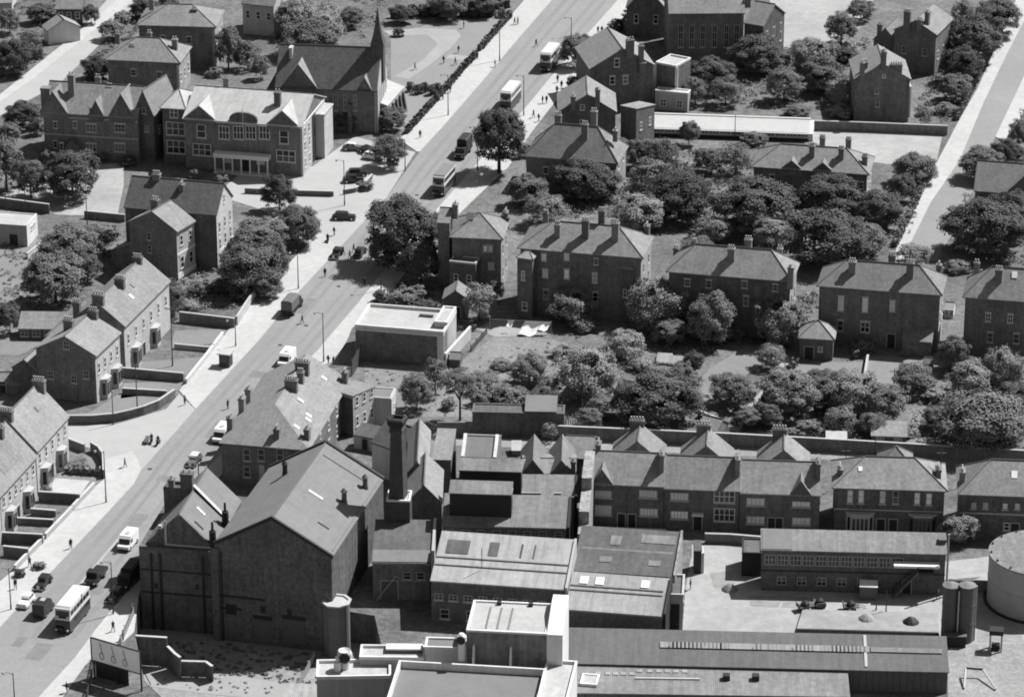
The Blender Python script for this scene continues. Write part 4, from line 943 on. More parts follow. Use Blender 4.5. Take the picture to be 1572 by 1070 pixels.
def gate(px0, px1, py0, py1, name='bricked_window', m=M_DARK):
    u0, z0 = w.hit(px0, py1); u1, _ = w.hit(px1, py1); _, z1 = w.hit(px0, py0)
    w.put(name, MB().box(0, -.06, 0, u1 - u0, -.004, z1 - z0).mesh(name, m), u0, 0, max(z0, -4.95))
gate(347, 363, 926, 942)
for a, c, d, e in ((400, 408, 930, 940), (441, 448, 934, 944)): gate(a, c, d, e)
for a, c in ((389, 418), (433, 470)):
    gate(a, c, 943, 949, 'gate_lintel'); gate(a + 2, c - 1, 951, 985, 'loading_gate', M_WOOD)
for (px, py, m_) in ((438, 740, M_DARK), (561, 763, M_STEEL), (529, 797, M_STEEL)):
    uu = w.w * (.27 if px < 450 else .93 if px > 550 else .86)
    v_ = w.hit(px, py, 'l', uu)[0]; zz = w.roofz(uu, v_)
    w.put('roof_ventilator', MB().lathe([(.5, -.3), (.45, .6), (.4, .603), (.38, 1.9), (.55, 1.95), (.1, 2.5)], 8).mesh('roof_ventilator', m_), uu, v_, zz)
def on_slope(w, name, fu, fv, a, c, m, side=1, t=.12):
    o = w.put(name, MB().box(-a / 2, -c / 2, 0, a / 2, c / 2, t).mesh(name, m), w.w * fu, w.d * fv, w.roofz(w.w * fu, 0) + .23)
    o.rotation_euler = (Matrix.Rotation(o.rotation_euler[2], 4, 'Z') @ Matrix.Rotation(side * math.atan(w.rh / (w.w / 2)), 4, 'Y')).to_euler(); return o
on_slope(w, 'roof_light', .66, .45, 2.4, .45, M_GLASSL); on_slope(w, 'roof_light', .83, .22, 2.0, .25, M_DARK)
on_slope(w, 'roof_seam', .985, .5, .18, w.d * .9, M_STEEL); on_slope(w, 'roof_seam', .72, .86, w.w * .42, .18, M_STEEL)
BREW = w
# road side block of the brewery
bb = Building('brewery_annexe', 'gabled brewery annexe with a dark parapet block on the road side', 'brewery', (213, 838), (327, 847), gy=964, depth=30, g=-5.0)
w = bb.main; _rh = w.hit(272, 795)[1] - w.h; w.d = bisect(lambda d: proj(*w.world(w.w * .54, d), w.h + _rh)[1] - 720, 4, 60); w.walls(M_BREW)
w.w0 = w.w
rh = w.hit(272, 795)[1] - w.h
v = Wing(b.root if False else bb.root, w.world(w.w * .08, 1.2), w.ang, w.w * .92, w.d - 1.2, w.h)
v.roof('gy', M_ASB, rh, ov=.05, t=.2)
v.put('gable_wall', MB().extr([(0, w.h - .3), (v.w, w.h - .3), (v.w, w.h + .2), (v.w / 2, w.h + rh + .3), (0, w.h + .2)], -.4, -.003, 'y').mesh('gable_wall', M_BREW))
v.put('coping', MB().box(v.w * .28, -.5, w.h + .1, v.w, -.402, w.h + .4).mesh('coping', M_STONE)); v.put('coping', MB().box(v.w * .28, -.5, w.h + .402, v.w * .28 + .3, -.402, w.h + 4).mesh('coping', M_STONE))
yb = w.hit(262, 798, 'l', w.w * .25)
v2 = bb.wing((251, 753), (297, 756), h=w.h + 4.6, depth=2.6, z0=w.h - 4); v2.walls(M_BREW); v2.roof('flat', M_FELT, .05, par=.5, pm=M_BREW)
v2.stack(v2.w - 1, .4, v2.h + 3.0, 1.8, 1.2, 2, m=M_BRICK); v2.stack(v2.w - 3.4, .5, v2.h + 1.8, .8, .9, 1)
v3 = bb.wing((243, 812), (264, 813), h=w.h + 2.4, depth=2.5, z0=w.h - 2); v3.walls(M_BREW)
v3.put('battlement', MB().box(0, -.1, v3.h, .5, .4, v3.h + .6).box(.9, -.1, v3.h, 1.4, .4, v3.h + .6).box(1.8, -.1, v3.h, 2.1, .4, v3.h + .6).mesh('battlement', M_STONE), kind='stuff')
v4 = Wing(bb.root, v.world(0, v.d * .5), v.ang, v.w, .5, w.h)
v4.put('fire_wall', MB().extr([(v.w / 2, w.h + rh + .25), (v.w, w.h), (v.w, w.h + .55), (v.w / 2, w.h + rh + .8)], 0, .45, 'y').mesh('fire_wall', M_DARK))
v4.put('coping', MB().extr([(v.w / 2, w.h + rh + .803), (v.w, w.h + .553), (v.w, w.h + .7), (v.w / 2, w.h + rh + .95)], 0, .6, 'y').mesh('coping', M_FRAME))
v.rh = rh; v.rkind = 'gy'
on_slope(v, 'roof_light', .68, .30, 1.6, .5, M_GLASSL); on_slope(v, 'roof_light', .74, .08, 1.8, .3, M_DARK)
for (fu, fv) in ((.99, .42), (.97, .0)):
    v.put('roof_ventilator', MB().lathe([(.6, -.5), (.5, 2.6), (.2, 2.603), (.18, 4.0)], 8).mesh('roof_ventilator', M_DARK), v.w * fu, v.d * fv, w.h + .2)
for z in (w.h * .55, w.h * .12): w.put('string_course', MB().box(.2, -.1, z, w.w - .2, -.003, z + .22).mesh('string_course', M_DARK))
for px in (233, 247, 312): 
    u = w.hit(px, 880)[0]; w.put('pilaster', MB().box(-.18, -.14, -4.95, .18, -.003, w.h - 1).mesh('pilaster', M_DARK), u)
for (px, py) in ((236, 866), (240, 899), (301, 869), (303, 901)): w.wpx(px, py, 7, 9, frame=M_BREW, sill=False)
M_SOOT = mat('sooted_stack', 0.062, 0.3, 0.4, fine=1.5, fvar=.3)
b = Building('factory_chimney', 'tall square tapered brick factory chimney on a white capped plinth', 'chimney', (593, 770), (629, 771), h=11.5, depth=3.6)
w = b.main; w.walls(M_SOOT, name='plinth'); w.roof('flat', M_FLAT, .05, par=.28, pm=M_WHITE, name='plinth_cap')
zt = w.hit(606, 641, 'm')[1]; cx_ = w.w * .47; cy_ = w.d * .5
w.put('shaft', MB().lathe([(1.62, w.h + .063), (1.22, zt - 2.2)], 4, cx_, cy_, ph=R(45) - .2).mesh('shaft', M_SOOT))
w.put('shaft_collar', MB().lathe([(1.24, zt - 2.197), (1.42, zt - 2.0), (1.42, zt - 1.6), (1.25, zt - 1.4)], 4, cx_, cy_, ph=R(45) - .2).mesh('shaft_collar', M_SOOT))
w.put('chimney_top', MB().lathe([(1.25, zt - 1.397), (1.72, zt - .7), (1.75, zt - .2), (1.5, zt), (1.1, zt + .01), (1.0, zt - .4)], 4, cx_, cy_, ph=R(45) - .2).mesh('chimney_top', M_DARK))
w.put('lightning_rod', MB().bar((cx_ + 1.2, cy_ + 1.2, w.h), (cx_ + 1.0, cy_ + 1.0, zt), .09).mesh('lightning_rod', M_FRAMED))

def shed(nm, label, E1, E2, h, top, slope, m, wm=M_BRICK, cat='factory shed', ov=.2, kind='mono', root=None, **k):
    d = shed_fit(E1, E2, h, top, slope)
    b = Building(nm, label, cat, E1, E2, h=h, depth=d)
    w = b.main; w.walls(wm, 'mono', d * slope); w.roof('mono', m, d * slope, ov=ov)
    return b, w
# low shed left
b, w = shed('boiler_shed', 'low felt roofed boiler shed between the brewery hall and the pale sheds', (572, 864), (660, 865), 6.0, 800, .22, M_FELT)
for v_, t_ in ((.28, .5), (.12, .3)): w.put('roof_band', MB().extr([(0, w.roofz(0, 0) + .2), (w.d * v_, w.roofz(0, w.d * v_) + .2), (w.d * v_, w.roofz(0, w.d * v_) + .26), (0, w.roofz(0, 0) + .26)], -.1, w.w + .1, 'x').mesh('roof_band', M_ASB)) if v_ > .2 else None
w.gutter('f'); w.door('f', 2.4, 2.4, 3.0, m=M_WOOD); w.row('f', 2, 3.4, 1.2, 1.2, u0=5, u1=7, frame=M_FRAMED)
w.put('party_wall', MB().extr([(-.2, 0), (w.d, 0), (w.d, w.h + w.rh + .6), (-.2, w.h + .5)], w.w + .15, w.w + .55, 'x').mesh('party_wall', M_STONE))
w.put('stair_string', MB().bar((.5, -.5, .1), (3.4, -.5, 4.2), .08).bar((3.4, -.5, 4.2), (4.6, -.5, 3.2), .06).mesh('stair_string', M_FRAMED))
# pale corrugated shed
b, w = shed('corrugated_shed', 'pale corrugated works shed, brightest roof among the factory sheds', (662, 891), (866, 905), 6.6, 824, .30, M_ASBL)
for f in (.30, .46): w.put('purlin_strip', MB().extr([(w.d * f, w.roofz(0, w.d * f) + .19), (w.d * f + .22, w.roofz(0, w.d * f) + .25), (w.d * f + .22, w.roofz(0, w.d * f) + .33), (w.d * f, w.roofz(0, w.d * f) + .3)], 0, w.w, 'x').mesh('purlin_strip', M_FELT))
for fu, ww in ((.06, 5.5), (.38, 2.4), (.62, .5), (.72, .4)):
    y0, y1 = w.d * .56, w.d * .84
    w.put('roof_patch', MB().extr([(y0, w.roofz(0, y0) + .18), (y1, w.roofz(0, y1) + .18), (y1, w.roofz(0, y1) + .25), (y0, w.roofz(0, y0) + .25)], w.w * fu, w.w * fu + ww * .6, 'x').mesh('roof_patch', M_FELT))
w.gutter('f'); w.row('f', 9, 3.6, 1.3, 1.0, n=2, frame=M_FRAMED); w.row('f', 5, .6, 1.4, 1.6, frame=M_FRAMED)
w.put('roof_mast', MB().bar((w.w * .36, w.d * .27, w.h + 1.4), (w.w * .36, w.d * .27, w.h + 4.5), .05).mesh('roof_mast', M_IRON))
w.put('party_wall', MB().extr([(-.25, 0), (w.d, 0), (w.d, w.h + w.rh + .5), (-.25, w.h + .45)], w.w + .15, w.w + .5, 'x').mesh('party_wall', M_STONE))
PALE = w
# grey slate shed behind with two monitors
b, w = shed('sawtooth_shed', 'grey roofed shed with dark clerestory monitors behind the pale corrugated shed', (679, 806), (869, 811), 8.6, 762, .34, M_CORR)
w.gutter('f'); w.row('f', 8, 7.0, 1.2, 1.0, frame=M_FRAMED, sill=False)
w.put('end_wall', MB().extr([(-.2, 0), (w.d, 0), (w.d, w.h + w.rh + .3), (-.2, w.h + .3)], w.w + .15, w.w + .5, 'x').mesh('end_wall', M_DARK))
v = b.wing((684, 783), (781, 785), h=w.h + 1.9, depth=.5); v = None
dm = shed_fit((690, 757), (785, 760), w.h + 4.4, 740, .3)
v = b.wing((690, 757), (785, 760), h=w.h + 4.4, depth=dm); v.walls(M_DARK, 'mono', dm * .3); v.roof('mono', M_CORR, dm * .3, ov=.15); v.band('r', v.h - .3, .25, M_STONE)
b, w2 = shed('sawtooth_shed', 'rear grey sawtooth shed with one dark monitor, next to the cottages with two gablets', (790, 762), (881, 763), 8.8, 731, .34, M_CORR)
w2.put('end_wall', MB().extr([(-.2, 0), (w2.d, 0), (w2.d, w2.h + w2.rh + .3), (-.2, w2.h + .3)], w2.w + .15, w2.w + .5, 'x').mesh('end_wall', M_DARK))
w2.put('ridge_patch', MB().box(1, .3, w2.h + .3, 4, .5, w2.h + .5).box(6, .3, w2.h + .3, 7, .5, w2.h + .5).mesh('ridge_patch', M_STONE), kind='stuff')
dm = shed_fit((705, 722), (800, 725), 13.0, 706, .3)
v = b.wing((705, 722), (800, 725), h=13.0, depth=dm); v.walls(M_DARK, 'mono', dm * .3); v.roof('mono', M_CORR, dm * .3, ov=.15); v.band('r', v.h - .3, .25, M_STONE)
# mottled party wall running back
p0, p1 = P(886, 838, 6), P(898, 742, 6)
ang = math.atan2(p1.y - p0.y, p1.x - p0.x); L = (p1 - p0).length
o = thing('works_wall', 'rough whitewashed end wall stepping back beside the grey sawtooth sheds', 'wall', (p0.x, p0.y, 0), ang)
link('wall', MB().extr([(0, 0), (L, 0), (L, 11.5), (L * .55, 11.5), (L * .55, 9.6), (L * .2, 9.6), (L * .2, 7.5), (0, 7.5)], -1.5, .0, 'y').mesh('wall', M_MOTTLE), o)
link('coping', MB().box(0, -1.7, 11.503, L, .1, 11.75).mesh('coping', M_STONE), o, (0, 0, -4.0)) if False else None
# two gabled sheds by the chimney
b = Building('gabled_workshop', 'slate gabled workshop behind the factory chimney, dark front and bright right slope', 'workshop', (624, 728), (657, 728), h=8.5, depth=shed_fit((624, 728), (657, 728), 8.5, 674, 0) + 3)
w = finish(b.main, 'gy', M_SLATEL, (643, 710), ov=.15)
b = Building('gabled_workshop', 'lower gabled workshop right of the chimney plinth with a dark front wall', 'workshop', (624, 772), (678, 772), h=8.0, depth=shed_fit((624, 772), (678, 772), 8.0, 722, 0))
w = finish(b.main, 'gy', M_SLATEL, (656, 746), ov=.15)
b = Building('works_office', 'white rendered gabled house with small square windows behind the chimney', 'house', (618, 696), (668, 672), h=5.5, depth=6.5)
w = finish(b.main, 'gy', M_FELT, rh=2.6, ov=.15, wm=M_WHITE); w.window('f', w.w * .45, 5.2, .8, .9); w.window('f', w.w * .7, 5.0, .8, 1.0); w.window('f', w.w * .35, 2.2, .8, .9)
b = Building('glazed_roof_shed', 'small gabled shed with white edged roof among the rear works buildings', 'shed', (708, 702), (762, 704), h=7.0, depth=8.5)
w = finish(b.main, 'gx', M_ASB, (736, 671), ov=.1)
for x in (0, w.w - .5): w.put('coping', MB().extr([(-.3, w.h - .1), (w.d / 2, w.h + w.rh + .2), (w.d / 2, w.h + w.rh + .6), (-.3, w.h + .4)], x, x + .5, 'x').mesh('coping', M_WHITE))
b = Building('low_cottage_row', 'low range with two small bright sided gablets beside the terrace end', 'cottages', (801, 728), (884, 729), h=9.2, depth=7)
w = finish(b.main, 'gx', M_SLATE, (840, 705), ov=.1)
for px in (818, 862): w.gablet(w.hit(px, 728)[0], 3.6, 2.4)
w.spx(879, 701, u=w.w - .4, w=.7, d=1.2, pots=2)
b = Building('yard_hut', 'tiny pale roofed hut behind the rear works buildings', 'hut', (786, 692), (800, 692), gy=700, depth=2.4); finish(b.main, 'mono', M_FLAT, rh=.5, ov=.15)
b = Building('back_yard_house', 'grey roofed rear range between the chimney and the back lane', 'workshop', (664, 706), (692, 707), h=7, depth=8); finish(b.main, 'mono', M_SLATEL, rh=1.6, ov=.1)

# right-hand lower sheds
b, w = shed('felt_roofed_shed', 'patched felt roofed shed in front of the slate terrace', (880, 876), (1032, 886), 6.4, 814, .20, M_FELT)
for (fu, fv, a, c) in ((.37, .72, 1.6, 2.2), (.30, .28, 1.8, 1.3), (.80, .26, 1.8, 1.3), (.8, .8, 5.0, 2.0)):
    z = w.roofz(0, w.d * fv); o = w.put('roof_patch', MB().box(-a / 2, -c / 2, 0, a / 2, c / 2, .06).mesh('roof_patch', M_CORR), w.w * fu, w.d * fv, z + .19)
    o.rotation_euler = (Matrix.Rotation(o.rotation_euler[2], 4, 'Z') @ Matrix.Rotation(math.atan(.2), 4, 'X')).to_euler()
w.put('roof_fold', MB().extr([(w.d * .5, w.roofz(0, w.d * .5) + .16), (w.d * .5 + .3, w.roofz(0, w.d * .5) + .2), (w.d * .5 + .3, w.roofz(0, w.d * .5) + .3)], .5, w.w - .5, 'x').mesh('roof_fold', M_SLATE))
w.side(M_MOTTLE); w.row('r', 6, 2.2, 1.3, 2.8, frame=M_STONE); w.put('end_parapet', MB().extr([(-.2, 0), (w.d, 0), (w.d, w.h + w.rh + .55), (-.2, w.h + .5)], w.w + .15, w.w + .45, 'x').mesh('end_parapet', M_MOTTLE))
b, w = shed('corrugated_shed', 'corrugated shed with three bright skylights in front of the felt roofed shed', (868, 935), (1017, 946), 5.4, 885, .24, M_CORRL)
for px in (897, 921, 991):
    u = w.hit(px, 890, 'm', w.d * .32)[0]; f = .80; w.side(M_MOTTLE) if px == 897 else None
    o = w.put('skylight', MB().box(-.6, -.8, 0, .6, .8, .1).mesh('skylight', M_GLASSL), u, w.d * f, w.roofz(0, w.d * f) + .2)
    o.rotation_euler = (Matrix.Rotation(o.rotation_euler[2], 4, 'Z') @ Matrix.Rotation(math.atan(.24), 4, 'X')).to_euler()
for f in (.5, .62): w.put('purlin_strip', MB().extr([(w.d * f, w.roofz(0, w.d * f) + .18), (w.d * f + .25, w.roofz(0, w.d * f) + .24), (w.d * f + .25, w.roofz(0, w.d * f) + .34), (w.d * f, w.roofz(0, w.d * f) + .3)], 0, w.w - .5, 'x').mesh('purlin_strip', M_FELT))
w.put('end_parapet', MB().extr([(-.2, 0), (w.d, 0), (w.d, w.h + w.rh + .6), (-.2, w.h + .55)], w.w + .15, w.w + .5, 'x').mesh('end_parapet', M_DARK)); w.gutter('f')
v = b.wing((1020, 915), (1049, 916), h=5.6, depth=6.5); v.walls(M_STONE); v.roof('flat', M_FELT, .05, par=.4); v.put('opening', MB().box(.7, -.05, .1, v.w - .5, -.004, 4.4).mesh('opening', M_DARK))
v.row('r', 3, 2, .8, 2.4, frame=M_STONE)
b = Building('gate_lodge', 'small dark hut beside the works entrance gate', 'hut', (1066, 846), (1077, 846), gy=880, depth=2.5); finish(b.main, 'mono', M_FELT, rh=.4, ov=.15, wm=M_DARK); b.main.put('end_wall', MB().box(b.main.w + .003, 0, 0, b.main.w + .4, 2.4, b.main.h - .3).mesh('end_wall', M_RENDER))
# yard office
_h = hfrom((1170, 843), 906)
b = Building('works_office_block', 'long dark two storey works office with slate roof and outside stair', 'office', (1170, 843), (1452, 850), h=_h, depth=shed_fit((1170, 843), (1452, 850), _h, 818, .24))
w = b.main; w.walls(M_BRICK, 'mono', w.d * .24); w.roof('mono', M_CORR, w.d * .24, ov=.35)
w.put('pale_roof_bay', MB().extr([(-.2, w.roofz(0, 0) + .15), (w.d, w.ridge + .2), (w.d, w.ridge + .26), (-.2, w.roofz(0, 0) + .21)], 0, 4.4, 'x').mesh('pale_roof_bay', M_ASB))
w.row('f', 11, w.h - 2.5, 1.7, 1.7, n=3, frame=M_FRAMED, pane=M_PANE, u1=w.w * .74, sill=False)
w.band('f', w.h * .48, .2, M_DARK); w.row('f', 5, 1.0, 1.4, 1.4, n=2, frame=M_FRAMED, u0=3, u1=w.w * .55, sill=False)
u0 = w.hit(1372, 857)[0]; w.put('canopy', MB().box(0, -1.6, 0, w.hit(1442, 860)[0] - u0, -.003, .35).mesh('canopy', M_FRAME), u0, 0, w.hit(1400, 862)[1] - .3)
ua, ub = w.hit(1370, 905)[0], w.hit(1410, 865)[0]; zt = w.hit(1410, 872)[1]
s = MB()
for i in range(14): s.box(ua + (ub - ua) * i / 14, -1.55, zt * i / 14, ua + (ub - ua) * (i + 1) / 14, -.25, zt * (i + 1) / 14)
st = w.put('outside_stair', s.mesh('outside_stair', M_CONC)); s = MB()
for y in (-1.6, -.2): s.bar((ua, y, .9), (ub, y, zt + .95), .06); s.bar((ub, y, zt + .95), (ub + 2, y, zt + .95), .05); s.bar((ua, y, 0), (ua, y, .95), .06)
s.box(ub, -1.6, zt - .2, ub + 2.2, -.1, zt)
w.put('handrail', s.mesh('handrail', M_IRON), parent=st, kind='stuff')
w.cpx(1447, 826, v=2.5, w=1.0, d=1.0, pots=0, m=M_BRICK)
w.put('vent_pipe', MB().bar((0, 0, 0), (0, 0, w.h + 3.4), .16).mesh('vent_pipe', M_STONE), w.w + .3, -.4)
w.door('f', w.hit(1392, 900)[0], 1.2, 2.2)
b = Building('yard_hut', 'small hut with white top edge against the works office wall', 'hut', (1320, 901), (1347, 902), gy=921, depth=1.6); w = finish(b.main, 'mono', M_FRAME, rh=.25, ov=.1, wm=M_STEEL)
b = Building('coal_bunker', 'dark low bunker at the left end of the works office', 'bunker', (1139, 850), (1170, 851), gy=884, depth=5); b.main.walls(M_DARK); b.main.roof('flat', M_FELT, .05, par=.25, pm=M_DARK)
# gas holder, silos
c = P(1594, 922); o = thing('gas_holder', 'large round steel tank with shallow cone roof at the right edge', 'tank', (c.x, c.y, 0))
rr = 79 / scale_at(1594, 922); zt = htop(1515, 922, 850)
M_TANK = mat('tank_plate', .32, .14, .25, rough=.6, fine=1.2, fvar=.12)
link('tank_wall', MB().lathe([(rr, 0), (rr, zt * .5), (rr + .05, zt * .5), (rr + .05, zt * .5 + .15), (rr, zt * .5 + .15), (rr, zt)], 56).mesh('tank_wall', M_TANK), o)
link('tank_roof', MB().lathe([(rr + .12, zt + .003), (rr + .12, zt + .2), (.6, zt + .9), (.3, zt + 1.2)], 56).mesh('tank_roof', M_CORR), o)
link('base_ring', MB().lathe([(rr + .5, .0), (rr + .5, .25), (rr + .02, .25)], 56).mesh('base_ring', M_DARK), o)
s = MB()
for i in range(16): a = 2 * math.pi * i / 16; s.box(rr * .965 * math.cos(a) - .12, rr * .965 * math.sin(a) - .12, zt + .2, rr * .965 * math.cos(a) + .12, rr * .965 * math.sin(a) + .12, zt + .5)
link('roof_fittings', s.mesh('roof_fittings', M_DARK), o, kind='stuff')
for (px, py, lab) in ((1456, 980, 'left one of two tall dark riveted silos in the works yard'), (1481, 983, 'right one of two tall dark riveted silos, with pale pipe beside it')):
    c = P(px, py); zt = htop(px, py, 899); r_ = 12.3 / scale_at(px, py)
    o = thing('silo', lab, 'silo', (c.x, c.y, 0), 0, 'twin silos')
    link('shell', MB().lathe([(r_, 0), (r_, zt * .33), (r_ + .05, zt * .33), (r_ + .05, zt * .35), (r_, zt * .35), (r_, zt * .66), (r_ + .05, zt * .66), (r_ + .05, zt * .68), (r_, zt * .68), (r_, zt)], 24).mesh('shell', M_STEEL), o)
    link('lid', MB().lathe([(r_ + .1, zt + .003), (r_ + .1, zt + .15), (.2, zt + .45)], 24).mesh('lid', M_CORR), o)
    if px > 1470: link('pipe', MB().bar((-r_ - .1, -r_ * .6, 0), (-r_ - .1, -r_ * .6, zt - .5), .12).bar((r_ + .15, 0, 0), (r_ + .15, 0, zt), .14).mesh('pipe', M_RENDER), o, kind='stuff')
c = P(1466, 994); o = thing('silo_base_box', 'low black hopper box in front of the twin silos', 'hopper', (c.x, c.y, 0), R(-5)); link('box', MB().box(-1.5, 0, 0, 1.5, 1.2, 1.7).mesh('box', M_DARK), o); link('rim', MB().box(-1.6, -.05, 1.703, 1.6, 1.25, 1.85).mesh('rim', M_STEEL), o)
# long low shed at the bottom
b = Building('long_low_shed', 'long low corrugated shed with a strip of small skylights at the bottom right', 'factory shed', (868, 1017), (1455, 1031), h=3.4, depth=shed_fit((868, 1017), (1455, 1031), 3.4, 973, .22))
w = b.main; w.walls(M_WOOD, 'mono', w.d * .22); w.roof('mono', mat('long_shed_sheet', .105, .18, .15, grain=.12, streak=(.22, (1.5, .12, .12)), fine=1.2, fvar=.14, wave=('X', 1.1, .08)), w.d * .22, ov=.3)
w.roofobj.name = 'roof'
me = MB().box(-.42, -.62, 0, .42, .62, .08).mesh('skylight_pane', mat('dusty_glass', .23, .15, 1.0, rough=.45, rvar=.12))
ua, ub = w.hit(1018, 990, 'm', w.d * .06)[0], w.hit(1330, 995, 'm', w.d * .06)[0]; nsk = 52
a = math.atan(.22)
def tilt(o, a): o.rotation_euler = (Matrix.Rotation(o.rotation_euler[2], 4, 'Z') @ Matrix.Rotation(a, 4, 'X')).to_euler()
for i in range(nsk):
    o = w.put('skylight_pane', me, ua + (ub - ua) * i / (nsk - 1), w.d * .56, w.roofz(0, w.d * .56) + .27); tilt(o, a)
o = w.put('roof_strip', MB().box(0, -.5, 0, w.w - ub - 1.2, .5, .07).mesh('roof_strip', M_CORR), ub + .6, w.d * .56, w.roofz(0, w.d * .56) + .27); tilt(o, a)
o = w.put('roof_seam', MB().box(-.2, -w.d * .97, 0, .2, 0, .12).mesh('roof_seam', M_STONE), w.hit(1331, 1000)[0], w.d, w.ridge + .18); tilt(o, a)
pl = MB().box(-.4, -.05, 0, .4, -.004, w.h - .3).mesh('board', M_WOOD)
u0 = w.hit(1308, 1045)[0]; n = int((w.w - u0) / .95)
for i in range(n): w.put('board', pl, u0 + .5 + .95 * i, -.02 * (i % 2), .1)
dd = shed_fit((890, 1062), (1300, 1068), 2.6, 1020, .1)
b = Building('lean_to_range', 'lower felt lean-to with rows of pale vents in front of the long low shed', 'factory shed', (886, 1064), (1304, 1070), h=2.5, depth=8.0)
w = finish(b.main, 'mono', M_CORR, rh=.55, ov=.15)
vm = MB().box(-.38, -.4, 0, .38, .4, .1).mesh('roof_vent', M_CORRL)
for i, px in enumerate((918, 933, 945, 957, 970, 982, 998, 1012, 1025, 1038, 1052)):
    u = w.hit(px, 1030, 'm')[0]; v_ = w.d * (.72 if i > 4 else .62); w.put('roof_vent', vm, u, v_, w.roofz(0, v_) + .15)
for px in (1115, 1160): u = w.hit(px, 1042, 'm')[0]; w.put('roof_hatch', MB().box(-.5, -.5, 0, .5, .5, .8).mesh('roof_hatch', M_DARK), u, w.d * .5, w.roofz(0, w.d * .5) + .1)
w.put('roof_strip', MB().box(0, 0, 0, 9, .25, .2).mesh('roof_strip', M_RENDER), w.hit(975, 1043, 'm')[0], w.d * .45, w.roofz(0, w.d * .45) + .17)

# white modern building at the bottom edge
b = Building('white_modern_building', 'stepped white flat roofed modern building seen from above at the bottom edge', 'building', (486, 1043), (600, 1041), h=9.0, E3=(600, 1015))
w = b.main; w.walls(M_WGREY); w.roof('flat', M_PALER, .05, par=.5, pm=M_WHITE)
w.put('roof_cowl', MB().lathe([(.5, .07), (.5, 1.4), (.25, 1.403), (.25, 2.2)], 10).mesh('roof_cowl', M_WHITE), w.w * .28, w.d * .5, w.h)
o = w.put('roof_fan', MB().lathe([(.55, .07), (.6, 1.2), (.95, 1.9), (1.0, 2.5), (.85, 2.9), (.5, 2.6)], 12).mesh('roof_fan', M_WHITE), w.w * .38, w.d * .6, w.h)
w.put('fan_mouth', MB().lathe([(.75, 0), (.75, .25), (.4, .3)], 12).mesh('fan_mouth', M_DARK), 0, -.95, 2.2, parent=o).rotation_euler = (R(90), 0, 0)
v = b.wing((552, 1012), (651, 1013), h=10.0, E3=(640, 994)); v.walls(M_WGREY); v.roof('flat', M_PALER, .05, par=.45, pm=M_WHITE)
v.put('roof_lantern', MB().box(0, 0, v.h + .06, 4.6, 1.2, v.h + .55).mesh('roof_lantern', M_FLATG), v.w * .42, v.d * .55); v.put('lantern_cap', MB().box(-.2, -.2, v.h + .553, 4.8, 1.4, v.h + .75).mesh('lantern_cap', M_WHITE), v.w * .42, v.d * .55)
v = b.wing((652, 995), (783, 999), h=11.6, E3=(790, 984)); v.walls(mat('pale_render', .5, .1, .4, fvar=.08)); v.roof('flat', M_FLATG, .05, par=.3, pm=M_WHITE); v.wpx(750, 1016, 14, 14, frame=M_WGREY)  # light grey render on the middle block
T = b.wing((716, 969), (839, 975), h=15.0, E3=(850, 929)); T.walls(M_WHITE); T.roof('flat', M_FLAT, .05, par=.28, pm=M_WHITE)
T.put('shaded_front', MB().box(.05, -.06, .1, T.w - .05, -.004, T.h - .05).mesh('shaded_front', M_CONC))  # dark stained skin also carries the shade of the white tower's front
T.put('roof_trap', MB().box(0, 0, T.h + .06, .6, .5, T.h + .5).mesh('roof_trap', M_DARK), T.w * .3, T.d * .9); T.put('roof_trap', MB().box(0, 0, T.h + .06, .6, .5, T.h + .5).mesh('roof_trap', M_DARK), T.w * .7, T.d * .9)
for i in range(3): T.put('roof_batten', MB().box(0, 0, T.h + .06, .25, T.d * .7, T.h + .14).mesh('roof_batten', M_FLATG), T.w * (.22 + .14 * i), T.d * .12)
T.put('side_parapet', MB().extr([(-.3, 0), (T.d + .2, 0), (T.d + .2, T.h + 1.6), (T.d * .7, T.h + 1.6), (-.3, T.h + .3)], T.w + .06, T.w + 2.2, 'x').mesh('side_parapet', M_WHITE))
o = T.put('roof_fan', MB().lathe([(.5, 0), (.5, 2.8), (.7, 2.9), (.7, 3.6), (.3, 4.0)], 10).mesh('roof_fan', M_WHITE), -.6, -.6, 11.0); T.put('fan_mouth', MB().lathe([(.62, 0), (.62, .2), (.3, .25)], 10).mesh('fan_mouth', M_DARK), 0, -.66, 3.3, parent=o).rotation_euler = (R(90), 0, 0)
for px in (728, 785): 
    u = T.hit(px, 990)[0]; T.put('fin_wall', MB().extr([(-2.2, 9), (0, 9), (0, 13.2), (-.6, 13.2)], -.14, .14, 'x').mesh('fin_wall', M_WHITE), u, -.005)
B4 = b.wing((613, 1024), (838, 1037), h=10.2, depth=16, back=True); B4.walls(M_WHITE)
B4.put('roof', MB().box(.5, .5, B4.h, B4.w - .5, B4.d - .5, B4.h + .05).mesh('roof', M_FLATG))
B4.roof('flat', M_FLATG, .05, par=1.1, pm=M_WHITE, name='roof_deck')
B6 = b.wing((840, 1016), (886, 1019), h=10.6, depth=16, back=True); B6.walls(M_WHITE); B6.roof('flat', M_PALER, .05, par=.5, pm=M_WHITE)
b.root['label'] = 'stepped white flat roofed modern building seen from above at the bottom edge'
b = Building('small_white_roof', 'little pale flat roofed outhouse at the foot of the white modern building', 'outbuilding', (890, 1050), (916, 1052), h=3.0, depth=3); b.main.walls(M_RENDER); b.main.roof('flat', M_FLAT, .05, par=.2, pm=M_WHITE)
b = Building('slatted_store', 'low store with ribbed pale roof beside the white modern building', 'shed', (432, 1074), (486, 1076), h=2.6, depth=4.0); w = finish(b.main, 'mono', M_CORRL, rh=.3, ov=.1)
